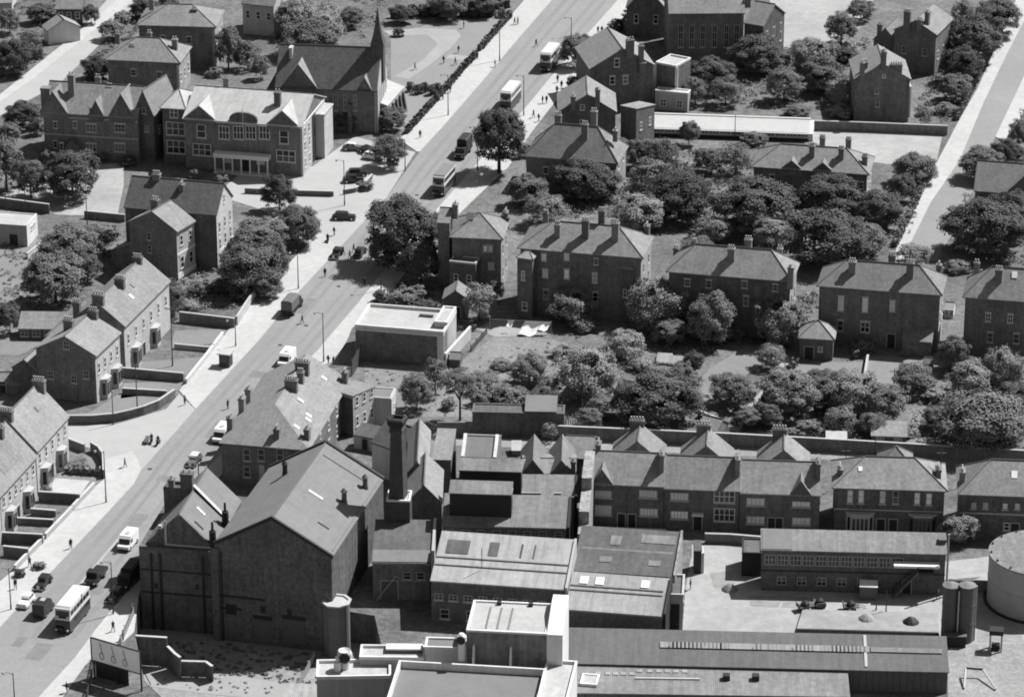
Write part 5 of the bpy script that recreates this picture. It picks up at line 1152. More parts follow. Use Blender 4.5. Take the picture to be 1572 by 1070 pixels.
# octagonal brick tower in front of the brewery
c = P(518, 1002, -5); o = thing('water_tower', 'squat octagonal brick tower with pale flat top against the brewery front', 'tower', (c.x, c.y, -5), .2)
zt = bisect(lambda z: proj(c.x, c.y, z)[1] - 921, 0, 30) + 5
link('shaft', MB().lathe([(1.95, 0), (1.95, zt - .4)], 8).mesh('shaft', M_BRICKC), o); link('coping', MB().lathe([(2.0, zt - .397), (2.25, zt - .2), (2.25, zt), (1.8, zt + .003), (1.7, zt - .2)], 8).mesh('coping', M_STONE), o)
link('pipe', MB().box(1.2, -1.75, 0, 1.5, -1.45, zt).mesh('pipe', M_STONE), o)
# hoarding
c0, c1 = P(143, 1040), P(217, 1062); ang = math.atan2(c1.y - c0.y, c1.x - c0.x); L = (c1 - c0).length
o = thing('advertising_hoarding', 'framed pale advertising hoarding on posts, with three faint looped figures', 'hoarding', (c0.x, c0.y, 0), ang)
za = htop(143, 1040, 1012); zb = htop(143, 1040, 979)
link('board', MB().box(0, 0, za, L, .15, zb).mesh('board', mat('poster_board', .85, .12, .4, fvar=.1)), o)
s = MB().box(-.12, -.08, za - .12, L + .12, -.003, za).box(-.12, -.08, zb, L + .12, .15, zb + .14).box(-.15, -.08, za, -.003, .15, zb).box(L + .003, -.08, za, L + .15, .15, zb); link('frame', s.mesh('frame', M_DARK), o)
for x in (.1, L * .5, L - .1): link('post', MB().box(x - .1, .16, 0, x + .1, .36, zb).mesh('post', M_DARK), o); link('brace', MB().bar((x, .3, za + 1), (x, 2.4, 0), .07).mesh('brace', M_DARK), o)
for i in range(3):
    x = L * (.22 + .24 * i); s = MB(); zc = za + (zb - za) * .38; hh = (zb - za)
    pts = [(x - .35, zc + .5 * hh), (x - .15, zc + .25 * hh), (x + .1, zc), (x + .25, zc - .18 * hh), (x, zc - .24 * hh), (x - .35, zc - .2 * hh), (x - .5, zc - .05 * hh), (x - .3, zc + .08 * hh), (x, zc + .02 * hh), (x + .3, zc - .08 * hh)]
    for p, q in zip(pts, pts[1:]): s.bar((p[0], -.02, p[1]), (q[0], -.02, q[1]), .07, 4)
    link('painted_figure', s.mesh('painted_figure', M_FRAMED), o)
s = MB(); nb = int(L / .3)
pm_ = MB().box(-.135, .6, 0, .135, .68, za + .5).mesh('plank', M_DARK)
for i in range(int(L * .7 / .3)): link('plank', pm_, o, (.2 + .3 * i, .02 * (i % 2), 0))

# loading dock and patched concrete in the yard
q = [P(1222, 972), P(1442, 978), P(1440, 946), P(1232, 940)]
o = thing('loading_dock', 'low concrete loading dock with dark front edge in the works yard', 'dock', (q[0].x, q[0].y, 0))
vs = [(p.x - q[0].x, p.y - q[0].y, 0) for p in q] + [(p.x - q[0].x, p.y - q[0].y, .55) for p in q]
link('platform', MB().add(vs, [(3, 2, 1, 0), (4, 5, 6, 7), (0, 1, 5, 4), (1, 2, 6, 5), (2, 3, 7, 6), (3, 0, 4, 7)]).mesh('platform', mat('dock_concrete', .24, .25, .3, fine=1.0, fvar=.2)), o)
M_PATCH = mat('worn_concrete', .22, .25, .2, fine=.8, fvar=.2)
for pts in ([(1150, 915), (1200, 914), (1196, 932), (1152, 930)], [(1205, 916), (1262, 918), (1256, 934), (1200, 932)], [(1090, 880), (1122, 876), (1128, 896), (1096, 902)], [(1500, 905), (1560, 960), (1572, 985), (1500, 985)]):
    sheet('concrete_patch', pts, .05, M_PATCH)
g = np_rng = random.Random(5)
for k, (px, py, lab) in enumerate(((1398, 960, 'heap of dark scrap on the loading dock beside the silos'), (1120, 905, 'small pile of rubble near the felt roofed shed'), (1330, 955, 'pale pile of sand on the loading dock'))):
    p = P(px, py); o = thing('material_heap', lab, 'heap', (p.x, p.y, .5 if py > 950 else .03)); mb = MB()
    mb.lathe([(1.3, 0), (1.0, .35), (.5, .75), (.1, .95)], 9); link('heap_body', mb.mesh('heap_body', (M_DARK, M_CONC, M_PATH)[k]), o)
# ---------------------------------------------------------------- trees, shrubs, hedges
import numpy as np
L_DARK = mat('leaf_dark', 0.092, 0.30, 0.5, fine=3.0, fvar=.3, rough=.85, spec=.08, rvar=.22)
L_MID  = mat('leaf_mid', 0.145, 0.30, 0.5, fine=3.0, fvar=.3, rough=.85, spec=.08, rvar=.22)
L_PALE = mat('leaf_pale', 0.20, 0.25, 0.5, fine=3.0, fvar=.25, rough=.85, spec=.08, rvar=.2)
M_BARK = mat('bark', 0.05, 0.3, 1.0)
def crown_mesh(seed, n_cl, per, leaf, m, flat=1.0, core=.5, spread=1.0, droop=False):
    """leaf clumps through a unit ball"""
    g = np.random.default_rng(seed); V = []; 
    def quads(c, nrm, s):
        n = len(c)
        r = g.normal(size=(n, 3)); nrm = nrm + r * .36; nrm /= np.linalg.norm(nrm, axis=1)[:, None]
        t = np.cross(nrm, g.normal(size=(n, 3))); t /= np.linalg.norm(t, axis=1)[:, None] + 1e-9
        b = np.cross(nrm, t); s = s[:, None]
        k = g.uniform(.55, 1.0, size=(n, 1))
        V.append(np.stack([c - t * s - b * s * k * .4, c + t * s * .3 - b * s * k, c + t * s + b * s * k * .4, c - t * s * .3 + b * s * k], axis=1).reshape(-1, 3))
    lob = g.normal(size=(5, 3)); lob /= np.linalg.norm(lob, axis=1)[:, None]; la = g.uniform(-.18, .22, size=5)
    for i in range(n_cl):
        d = g.normal(size=3); d /= np.linalg.norm(d)
        if d[2] < -.75: d[2] *= -.6
        if d[2] < 0: d[:2] *= (1 + .12 * -d[2])
        rad = (1 + sum(a * max(0, d @ l) ** 3 for a, l in zip(la, lob))) * g.uniform(max(core, .6), .92) * spread
        c = d * rad; cr = g.uniform(.13, .27)
        n = int(per * (cr / .22) ** 2)
        q = g.normal(size=(n, 3)); q /= np.linalg.norm(q, axis=1)[:, None]
        q[:, 2] = np.where(q[:, 2] < -.3, -q[:, 2] * .7, q[:, 2])
        pts = c + q * cr * g.uniform(.55, 1.12, size=(n, 1)) * np.array([1, 1, .8])
        if droop: pts[:, 2] -= np.abs(g.normal(size=n)) * .14
        quads(pts, q * .7 + d * .3 + np.array([0, 0, .35]), g.uniform(.6, 1.25, size=n) * leaf)
    n = int(n_cl * per * .55)                      # a lumpy outer shell that rounds the crown out
    q = g.normal(size=(n, 3)); q /= np.linalg.norm(q, axis=1)[:, None]; q[:, 2] = np.where(q[:, 2] < -.6, -q[:, 2], q[:, 2])
    f = .80 + .10 * np.sin(q[:, 0] * 5 + seed) * np.cos(q[:, 1] * 4.3 + seed * 2) + .08 * np.sin(q[:, 2] * 6.1 + q[:, 0] * 7 + seed) + g.normal(size=n) * .05
    gap = np.sin(q[:, 0] * 6.3 + seed * 1.7) + np.sin(q[:, 1] * 7.1 + seed) + np.sin(q[:, 2] * 6.7 + seed * .6)
    keep = gap > -1.0
    q, f = q[keep], f[keep]
    quads(q * f[:, None] * spread, q + np.array([0, 0, .25]), g.uniform(.6, 1.3, size=len(q)) * leaf)
    n = n_cl * 5                                   # leaves inside, so that the far side does not show through
    q = g.normal(size=(n, 3)); q /= np.linalg.norm(q, axis=1)[:, None]
    quads(q * g.uniform(0, .62, size=(n, 1)), q, np.full(n, leaf * 2.2))
    v = np.concatenate(V); v[:, 2] *= flat
    nq = len(v) // 4
    me = bpy.data.meshes.new('crown')
    me.vertices.add(len(v)); me.vertices.foreach_set('co', v.astype(np.float32).ravel())
    me.loops.add(nq * 4); me.loops.foreach_set('vertex_index', np.arange(nq * 4, dtype=np.int32))
    me.polygons.add(nq); me.polygons.foreach_set('loop_start', np.arange(0, nq * 4, 4, dtype=np.int32))
    me.update(calc_edges=True); me.materials.append(m)
    return me
PROTO = {
    'big':   [crown_mesh(s, 70, 250, .029, L_DARK) for s in (1, 2, 3)],
    'mid':   [crown_mesh(s, 58, 230, .031, L_MID) for s in (11, 12, 13)],
    'pale':  [crown_mesh(s, 60, 230, .030, L_PALE, droop=True) for s in (21, 22)],
    'loose': [crown_mesh(s, 36, 170, .032, L_MID, core=.5, spread=1.02) for s in (31, 32)],
    'ploose': [crown_mesh(s, 34, 165, .033, L_PALE, core=.45, spread=1.02) for s in (36, 37)],
    'bush':  [crown_mesh(s, 28, 130, .050, L_MID, core=.4) for s in (41, 42)],
    'dbush': [crown_mesh(s, 28, 130, .050, L_DARK, core=.4) for s in (45, 46)],
    'pbush': [crown_mesh(s, 26, 120, .050, L_PALE, core=.4) for s in (51, 52)],
}
def trunk_mesh(seed):
    r_ = random.Random(seed); q = MB()
    q.bar((0, 0, -.02), (0, 0, .5), .05, 7, r2=.036)
    for i in range(5):
        a = i * 2 * math.pi / 5 + r_.uniform(-.4, .4); k = r_.uniform(.2, .38)
        q.bar((0, 0, .42 + .03 * i), (k * math.cos(a), k * math.sin(a), r_.uniform(.72, .95)), .024, 5, r2=.008)
    return q.mesh('trunk', M_BARK)
TRUNKS = [trunk_mesh(s) for s in (1, 2, 3)]
NT = [0]
def tree(cx, cy, rx, ry, kind, label, clear=None, name=None, group=None):
    i = NT[0]; NT[0] += 1
    low = kind.endswith('bush')
    clear = (0.0 if low else .45) if clear is None else clear
    s = scale_at(cx, cy + ry); th = math.atan2(CAM_H, P(cx, cy + ry).length)
    r = rx / s * (1.0 if low else 1.07); v = math.sqrt(max((ry / s) ** 2 - (r * math.sin(th)) ** 2, ((.5 if low else .70) * r * math.cos(th)) ** 2)) / math.cos(th)
    hc = clear + v * (.7 if low else .86)
    c = P(cx, cy, hc)
    o = thing(name or ('shrub' if low else 'tree'), label, 'shrub' if low else 'tree', (c.x, c.y, 0), rnd.uniform(0, 6.28), group)
    me = PROTO[kind][i % len(PROTO[kind])]
    k = link('crown', me, o, (0, 0, hc)); k.scale = (r, r, v)
    if not low:
        t = link('trunk', TRUNKS[i % 3], o); hh = hc + v * .5; q = min(1.0, r / 4); t.scale = (hh * .75 * q, hh * .75 * q, hh)
    else:
        t = link('stem', cached('stem', lambda: MB().bar((0, 0, -.02), (0, 0, 1), .06, 5).mesh('stem', M_BARK)), o); t.scale = (1, 1, hc)
    return o
T = tree
# top left
T(14, 32, 17, 20, 'mid', 'rounded tree in the extreme top left corner of the far gardens')
T(60, 20, 20, 14, 'mid', 'low tree beside the dark house across the far left road')
T(46, 62, 17, 17, 'loose', 'loose tree next to the small white walled cottage')
T(20, 88, 30, 30, 'big', 'dark spreading tree at the left edge below the white cottage')
T(58, 82, 12, 12, 'bush', 'small shrub at the kerb of the far left road')
T(140, 22, 13, 15, 'mid', 'dark tree at the right end of the house beyond the far left road')
T(172, 46, 20, 13, 'mid', 'tree overhanging the kerb left of the hip roofed house with the lit hip')
T(188, 28, 16, 12, 'bush', 'shrubbery left of the largest hip roofed house at the top left')
T(222, 12, 22, 14, 'big', 'dark tree behind the ridge of the largest top left house')
T(258, 8, 18, 10, 'mid', 'leafy tree crown at the top edge behind the largest top left house')
T(150, 104, 22, 18, 'big', 'dark tree left front of the house with the lit right hip')
T(205, 92, 13, 24, 'big', 'narrow dark tree before the front of the house with the lit right hip')
T(215, 112, 16, 12, 'mid', 'small tree below the narrow dark tree, behind the gothic villa')
T(244, 126, 18, 13, 'mid', 'bushy tree behind the gothic villa right wing')
T(34, 176, 26, 22, 'big', 'dark tree left of the gothic villa at the road end')
T(56, 196, 14, 18, 'dbush', 'dark shrub against the left wall of the gothic villa')
T(14, 205, 18, 18, 'mid', 'tree at the left edge below the far road junction')
T(350, 74, 20, 34, 'mid', 'tall tree beside the lit side of the house behind the white villa')
T(380, 84, 22, 24, 'loose', 'loose tree between the two hip roofed houses and the church')
T(400, 104, 14, 18, 'mid', 'small tree left of the church chancel')
T(330, 112, 14, 10, 'pbush', 'pale shrub behind the bright roofed villa')
T(8, 252, 26, 44, 'mid', 'tall tree at the left edge above the flat roofed workshop')
T(46, 274, 27, 32, 'mid', 'round tree with visible trunk in the pale yard on the left')
T(110, 270, 42, 40, 'big', 'large round tree in the pale yard before the gothic villa')
T(72, 240, 18, 14, 'bush', 'shrub left of the large round tree before the gothic villa')
T(160, 240, 13, 9, 'bush', 'low shrub at the foot of the gothic villa front')
T(196, 248, 16, 9, 'dbush', 'dark low shrub between the gothic villa and the white framed villa')
T(340, 273, 14, 8, 'bush', 'small hedge bush behind the dark slate slope of the gable fronted house')
T(300, 268, 10, 9, 'bush', 'round bush behind the ridge of the gable fronted house')
T(428, 296, 24, 29, 'big', 'dark upright tree on the forecourt corner by the low walls')
T(457, 346, 36, 33, 'big', 'large dark tree overhanging the left pavement at the side street')
T(400, 366, 44, 34, 'mid', 'broad tree right of the gable fronted pale house')
T(384, 412, 48, 42, 'mid', 'broad tree below the gable fronted house beside the pavement')
T(424, 402, 22, 34, 'loose', 'loose tree leaning over the left pavement')
T(410, 440, 24, 18, 'mid', 'low tree at the pavement edge near the covered lorry')
T(375, 452, 20, 13, 'bush', 'shrub in the front garden near the covered lorry')
T(104, 378, 46, 30, 'mid', 'wide tree in the back gardens left of the black gable')
T(84, 428, 48, 44, 'mid', 'largest tree of the left back gardens, mottled and round')
T(148, 364, 30, 18, 'ploose', 'pale loose tree touching the wall of the tall pale fronted house')
T(134, 410, 22, 24, 'loose', 'loose tree behind the chimney of the middle left house')
T(14, 488, 18, 24, 'mid', 'tree at the left edge beside the long low shed')
T(262, 458, 23, 30, 'mid', 'tree standing before the bay front of the middle left house')
T(290, 470, 16, 10, 'pbush', 'pale shrub in the narrow garden right of the middle left house')
T(305, 443, 22, 8, 'bush', 'low hedge bush in front of the tall pale fronted house')
T(340, 440, 22, 14, 'dbush', 'dark garden shrub right of the tall pale fronted house')
# church side
T(452, 26, 34, 30, 'pale', 'pale broad tree behind the church chancel')
T(498, 46, 34, 28, 'pale', 'pale broad tree directly behind the church nave roof')
T(470, 58, 40, 22, 'mid', 'mottled tree touching the church ridge')
T(540, 26, 20, 16, 'mid', 'dark tree left of the church spire')
T(424, 12, 20, 22, 'mid', 'tree at the top edge between two houses left of the church')
T(611, 50, 10, 9, 'dbush', 'small dark bush right of the church spire')
T(532, 180, 24, 16, 'big', 'dark tree at the foot of the church front')
T(602, 182, 24, 17, 'mid', 'spreading tree under the pale church porch')
T(597, 231, 27, 27, 'mid', 'round street tree among the parked cars on the forecourt')
T(560, 285, 16, 9, 'bush', 'low bush inside the curved forecourt wall')
for i, (x, y) in enumerate(((630, 134), (641, 138), (652, 135), (663, 139), (672, 136))):
    T(x, y, 8, 10, 'dbush', 'dark clipped shrub of the short row right of the church porch', group='shrub row right of the church porch')
for i, x in enumerate(range(636, 786, 15)):
    T(x, 22 - (i % 3), 8, 8, 'dbush', 'small dark tree in the row along the top of the church lawn', group='shrub row at the top of the church lawn')
T(618, 22, 18, 11, 'big', 'dark tree behind the church spire at the left end of the lawn row')
T(690, 6, 30, 8, 'mid', 'wide tree at the top edge beyond the church lawn')
T(745, 4, 26, 7, 'mid', 'low wide tree at the top edge near the road')
# street trees and the middle
T(622, 350, 56, 50, 'big', 'great dark street tree right of the main road, largest in the picture', clear=2.5)
T(596, 386, 32, 26, 'big', 'dark lower bough tree under the great street tree', clear=1)
T(646, 402, 34, 34, 'big', 'dark tree between the great street tree and the villa wall', clear=.5)
T(622, 458, 34, 17, 'bush', 'shrubs in the corner garden behind the flat roofed shop')
T(655, 470, 18, 12, 'dbush', 'dark shrub beside the gabled wooden shed')
T(766, 210, 41, 46, 'big', 'round dark street tree beside the standing dark lorry', clear=2.5)
T(886, 78, 27, 27, 'mid', 'street tree behind the far bus stop')
T(945, 40, 14, 12, 'dbush', 'dark shrub at the upper right pavement')
T(966, 26, 12, 13, 'bush', 'shrub next to the chapel corner')
T(845, 212, 15, 11, 'bush', 'front garden shrub left of the corner villa chimney')
T(800, 232, 13, 15, 'bush', 'shrub at the gate of the corner villa')
T(912, 88, 12, 10, 'bush', 'small shrub before the tall gabled house')
T(880, 128, 12, 13, 'dbush', 'dark shrub left of the gabled brick house')
T(812, 292, 30, 26, 'mid', 'tree in front of the corner villa, left of its neighbours')
T(858, 270, 26, 17, 'mid', 'low tree shading the corner villa front')
T(905, 278, 44, 32, 'big', 'dark broad tree in front of the corner villa')
T(840, 322, 34, 17, 'loose', 'loose pale topped tree behind the long three storey villa')
T(950, 228, 20, 17, 'mid', 'tree at the right corner of the corner villa')
T(985, 236, 26, 26, 'mid', 'tree right of the boxy annexe below the white hut')
T(1018, 240, 30, 32, 'loose', 'loose tree in front of the long white hut')
T(1058, 204, 16, 19, 'mid', 'small dark tree against the white hut roof')
T(1000, 270, 36, 24, 'loose', 'tree in the middle gardens below the white hut')
T(1042, 300, 52, 42, 'big', 'large round garden tree behind the long three storey villa')
T(980, 326, 42, 17, 'pale', 'pale flat tree just behind the chimneys of the long villa')
T(1085, 246, 22, 20, 'mid', 'tree under the right half of the white hut')
T(1130, 244, 26, 26, 'loose', 'loose tree left of the dormered villa')
T(1160, 214, 22, 13, 'bush', 'shrubs between the white hut and the dormered villa')
T(1162, 314, 60, 46, 'big', 'very large dark garden tree left of the dormered villa')
T(1184, 358, 32, 22, 'pale', 'pale tree behind the ridge of the villa with the tall side')
T(1276, 306, 52, 30, 'big', 'dark tree in front of the dormered villa')
T(1345, 322, 40, 34, 'big', 'dark tree right of the dormered villa front')
T(1272, 366, 60, 35, 'big', 'wide dark tree behind the villa with stone window surrounds')
T(1330, 366, 34, 24, 'mid', 'tree by the right street, behind the stone trimmed villa')
T(1384, 288, 22, 24, 'mid', 'tree at the pale yard corner near the right street')
T(1406, 258, 32, 24, 'mid', 'tree at the foot of the pale yard beside the right street')
T(1402, 392, 28, 15, 'ploose', 'pale small tree behind the ridge of the stone trimmed villa')
T(1236, 392, 15, 12, 'bush', 'bush between two hip roofed villas')
T(1070, 380, 24, 18, 'mid', 'tree behind the left end of the villa with the tall side')
T(1100, 352, 26, 20, 'ploose', 'pale tree behind the middle villa ridge')
# right street
T(1512, 348, 60, 44, 'big', 'largest tree on the far side of the right street')
T(1555, 330, 34, 40, 'big', 'dark tree at the right edge under the street house')
T(1506, 250, 34, 26, 'mid', 'tree at the bend of the right street above the street house')
T(1548, 236, 22, 24, 'big', 'dark tree behind the street house at the right edge')
T(1564, 205, 16, 22, 'mid', 'tree on the right edge beside the pale pavement')
T(1470, 410, 22, 12, 'bush', 'bushes at the foot of the right street')
T(1495, 60, 44, 40, 'big', 'big dark tree beside the upper right street')
T(1530, 26, 36, 30, 'big', 'dark tree in the top right corner')
T(1478, 100, 32, 30, 'big', 'dark tree right of the tall dark gabled house')
T(1468, 134, 26, 22, 'mid', 'tree at the front of the tall dark gabled house garden')
T(1478, 18, 18, 20, 'loose', 'loose tree behind the two gabled houses at the top right')
T(1452, 168, 20, 11, 'bush', 'garden shrubs beside the tall dark gabled house')
T(1418, 172, 12, 9, 'pbush', 'pale shrub at the corner of the tall dark gabled house')
# between the chapel and the gabled houses
T(1090, 114, 34, 28, 'big', 'dark tree in front of the chapel wall')
T(1068, 140, 20, 22, 'mid', 'tree beside the grey annexe of the tall gabled house')
T(1114, 140, 26, 24, 'loose', 'loose tree above the white hut roof')
T(1160, 84, 40, 26, 'big', 'wide dark tree right of the chapel')
T(1204, 130, 28, 28, 'mid', 'round tree above the right end of the white hut')
T(1246, 84, 38, 26, 'pale', 'pale tree at the lower corner of the light playground')
T(1262, 116, 36, 28, 'mid', 'mottled tree left of the tall dark gabled house')
T(1292, 44, 24, 26, 'mid', 'tree at the right end of the light playground')
T(1322, 16, 22, 16, 'mid', 'tree at the top edge left of the two gabled houses')
T(1294, 140, 28, 22, 'pale', 'pale tree close to the tall dark gabled house')
T(1190, 96, 22, 18, 'mid', 'tree on the left rim of the light playground')
T(1300, 86, 24, 16, 'dbush', 'dark shrubs behind the tall dark gabled house')
T(1225, 172, 22, 9, 'bush', 'low bush at the right end of the white hut')
T(1290, 172, 22, 8, 'pbush', 'pale low shrub before the dark garden wall')
# gardens in front of the villas
T(736, 464, 27, 32, 'ploose', 'feathery pale tree beside the gabled wooden shed')
T(762, 446, 15, 16, 'loose', 'small loose tree at the villa corner by the washing')
T(874, 470, 36, 30, 'loose', 'open pale topped tree in front of the long three storey villa')
T(1010, 466, 50, 46, 'pale', 'large pale weeping tree between the two big villas')
T(1092, 490, 36, 44, 'mid', 'upright tree in front of the villa with the tall side')
T(1196, 490, 38, 40, 'pale', 'pale tree right of the upright tree, by the small outhouse')
T(1028, 510, 26, 20, 'mid', 'low tree at the foot of the large weeping tree')
T(960, 528, 32, 24, 'ploose', 'pale bushy tree in the rough garden below the long villa')
T(640, 602, 25, 30, 'mid', 'tree behind the grey outhouse, right of the corner house')
T(668, 578, 22, 30, 'loose', 'loose tree below the flat roofed shop')
T(706, 588, 26, 24, 'loose', 'young tree with clear trunk in the long grass garden', clear=4.5)
T(738, 612, 18, 15, 'bush', 'bush at the end of the long grass garden')
T(782, 608, 34, 18, 'bush', 'thicket along the back lane wall')
T(812, 566, 28, 26, 'mid', 'round tree in the middle of the rough garden')
T(845, 590, 22, 20, 'pbush', 'pale shrub near the low dark store roof')
T(906, 574, 50, 46, 'pale', 'big pale tree in the rough garden, right of centre')
T(1012, 614, 60, 46, 'big', 'large dark tree above the slate terrace roofs')
T(960, 610, 20, 28, 'mid', 'tree left of the large dark tree above the terrace')
T(1066, 552, 18, 15, 'dbush', 'dark round bush beside the garden frames')
T(1046, 570, 22, 14, 'bush', 'shrub below the garden frames')
T(985, 560, 22, 14, 'pbush', 'pale shrub in the rough garden near the frames')
T(1122, 598, 36, 28, 'mid', 'dense garden tree between lawn and narrow path')
T(1184, 546, 24, 20, 'ploose', 'pale small tree at the top of the narrow path')
T(1214, 602, 48, 38, 'mid', 'broad tree right of the narrow path')
T(1262, 594, 34, 30, 'mid', 'tree in the garden clump right of the narrow path')
T(1312, 604, 46, 32, 'pale', 'pale mottled tree in the middle right gardens')
T(1356, 618, 34, 32, 'mid', 'tree beside the lawn with the clothes post')
T(1290, 644, 26, 24, 'ploose', 'whitish flowering tree above the terrace end')
T(1402, 580, 30, 26, 'mid', 'tree right of the lawn with the clothes post')
T(1440, 606, 26, 16, 'pbush', 'pale shrub under the dark fronted villa garden')
T(1464, 542, 24, 28, 'mid', 'dark tree between the stone trimmed villa and its right neighbour')
T(1428, 518, 16, 16, 'bush', 'shrub by the lean-to of the stone trimmed villa')
T(1494, 580, 38, 24, 'pale', 'pale tree in the far right gardens')
T(1540, 566, 34, 38, 'pale', 'tall pale tree at the right edge of the gardens')
T(1506, 646, 66, 42, 'mid', 'very broad tree at the right, above the hip roofed end house')
T(1556, 612, 30, 28, 'mid', 'tree at the right edge behind the very broad tree')
T(1470, 626, 26, 22, 'mid', 'tree left of the very broad right-hand tree')
T(1212, 664, 15, 9, 'bush', 'bush on the back lane behind the terrace')
T(842, 662, 12, 15, 'ploose', 'thin sapling by the back lane store')
T(1472, 810, 30, 26, 'ploose', 'tree in the gap between the two hip roofed houses by the tank')
T(1325, 532, 20, 14, 'bush', 'diagonal hedge bush beside the small outhouse')
T(1395, 540, 14, 8, 'pbush', 'pale bush at the top of the lawn with the clothes post')
T(1090, 640, 16, 10, 'bush', 'bush by the gap above the middle terrace unit')
T(122, 714, 20, 9, 'pbush', 'pale hedge in the corner garden of the lower left terrace')
T(70, 752, 10, 8, 'bush', 'small bush at the bay of the lower left terrace')
T(930, 545, 22, 14, 'pbush', 'pale scrub left of the garden frames')
T(770, 560, 20, 12, 'pbush', 'pale scrub in the long grass below the washing')
T(870, 540, 24, 14, 'pbush', 'pale scrub in the rough garden below the open tree')
T(690, 620, 14, 12, 'pbush', 'pale shrub beneath the young tree with clear trunk')
T(800, 640, 16, 10, 'bush', 'bush left of the low dark store roof')
T(905, 640, 20, 15, 'mid', 'small tree right of the pale slatted fence')
T(1240, 655, 22, 11, 'bush', 'bushes beneath the broad tree by the back lane wall')
T(1140, 640, 14, 12, 'bush', 'bush at the foot of the narrow path')
T(60, 868, 12, 8, 'bush', 'small shrub in the lowest front garden of the left terrace')
T(30, 880, 10, 9, 'dbush', 'dark shrub behind the front wall of the nearest left terrace house')
T(585, 455, 12, 12, 'dbush', 'dark shrub by the shop entrance corner')
T(835, 610, 26, 20, 'loose', 'loose tree beside the pale roof of the low dark store')
T(748, 585, 24, 18, 'ploose', 'pale loose tree in the middle of the long grass garden')
T(925, 622, 24, 18, 'loose', 'loose tree over the pale slatted fence')
T(1150, 640, 20, 14, 'mid', 'small dark tree at the lower end of the narrow path')
T(1180, 635, 24, 20, 'mid', 'garden tree just right of the narrow path end')
T(1290, 585, 26, 18, 'loose', 'loose tree at the lower edge of the upper lawn')
T(1340, 650, 24, 18, 'loose', 'loose tree behind the slate roofed lane shed')
T(1440, 640, 24, 20, 'mid', 'garden tree left of the very broad right-hand tree, near the pale lawn')
T(1555, 660, 22, 22, 'loose', 'loose tree at the right edge by the long back wall')
T(895, 500, 22, 14, 'bush', 'shrub on the lawn below the open pale topped tree')
T(1130, 510, 18, 14, 'bush', 'shrub at the corner of the villa with the tall side')
T(1395, 660, 20, 10, 'pbush', 'pale bushes along the lane right of the lane shed')
# hedges
def hedge(label, a, b, h, t, m=L_MID, seed=1):
    p, q = P(*a), P(*b); d = q - p; L = d.length; ang = math.atan2(d.y, d.x)
    g = np.random.default_rng(seed); n = int(L * 55)
    o = thing('hedge', label, 'hedge', (p.x, p.y, 0), ang)
    c = np.stack([g.uniform(0, L, n), g.uniform(-t / 2, t / 2, n), g.uniform(.1, h, n) + .15 * np.sin(g.uniform(0, L, n) * 1.3)], 1)
    u = g.normal(size=(n, 3)); u /= np.linalg.norm(u, axis=1)[:, None]; w_ = np.cross(u, g.normal(size=(n, 3))); w_ /= np.linalg.norm(w_, axis=1)[:, None]
    s = g.uniform(.15, .32, size=(n, 1)); v = np.stack([c - u * s, c - w_ * s, c + u * s, c + w_ * s], 1).reshape(-1, 3)
    me = bpy.data.meshes.new('foliage'); me.from_pydata(v.tolist(), [], [(4 * i, 4 * i + 1, 4 * i + 2, 4 * i + 3) for i in range(n)]); me.materials.append(m)
    link('foliage', me, o, kind='stuff'); link('stems', MB().box(0, -t * .3, -.02, L, t * .3, h * .75).mesh('stems', L_DARK), o)
hedge('dark hedge along the churchyard side of the main road', (624, 207), (730, 88), 1.5, 1.0, L_DARK, 1)
hedge('dark hedge from the churchyard gate up to the top of the road', (736, 80), (784, 26), 1.5, 1.0, L_DARK, 2)
hedge('long dark hedge across the top of the church lawn', (600, 28), (782, 12), 2.4, 1.4, L_DARK, 3)
hedge('hedge beside the narrow garden path', (1222, 560), (1172, 618), 1.4, .9, L_MID, 4)
hedge('hedge running down from the small outhouse', (1345, 520), (1312, 552), 1.6, 1.0, L_MID, 5)
hedge('hedge along the left kerb of the right street', (1374, 380), (1430, 262), 1.5, 1.0, L_MID, 6)
hedge('hedge beside the upper pavement of the right street', (1468, 186), (1536, 52), 1.4, 1.0, L_DARK, 7)
hedge('hedge of the left terrace corner garden', (100, 726), (156, 730), 1.2, .8, L_PALE, 8)

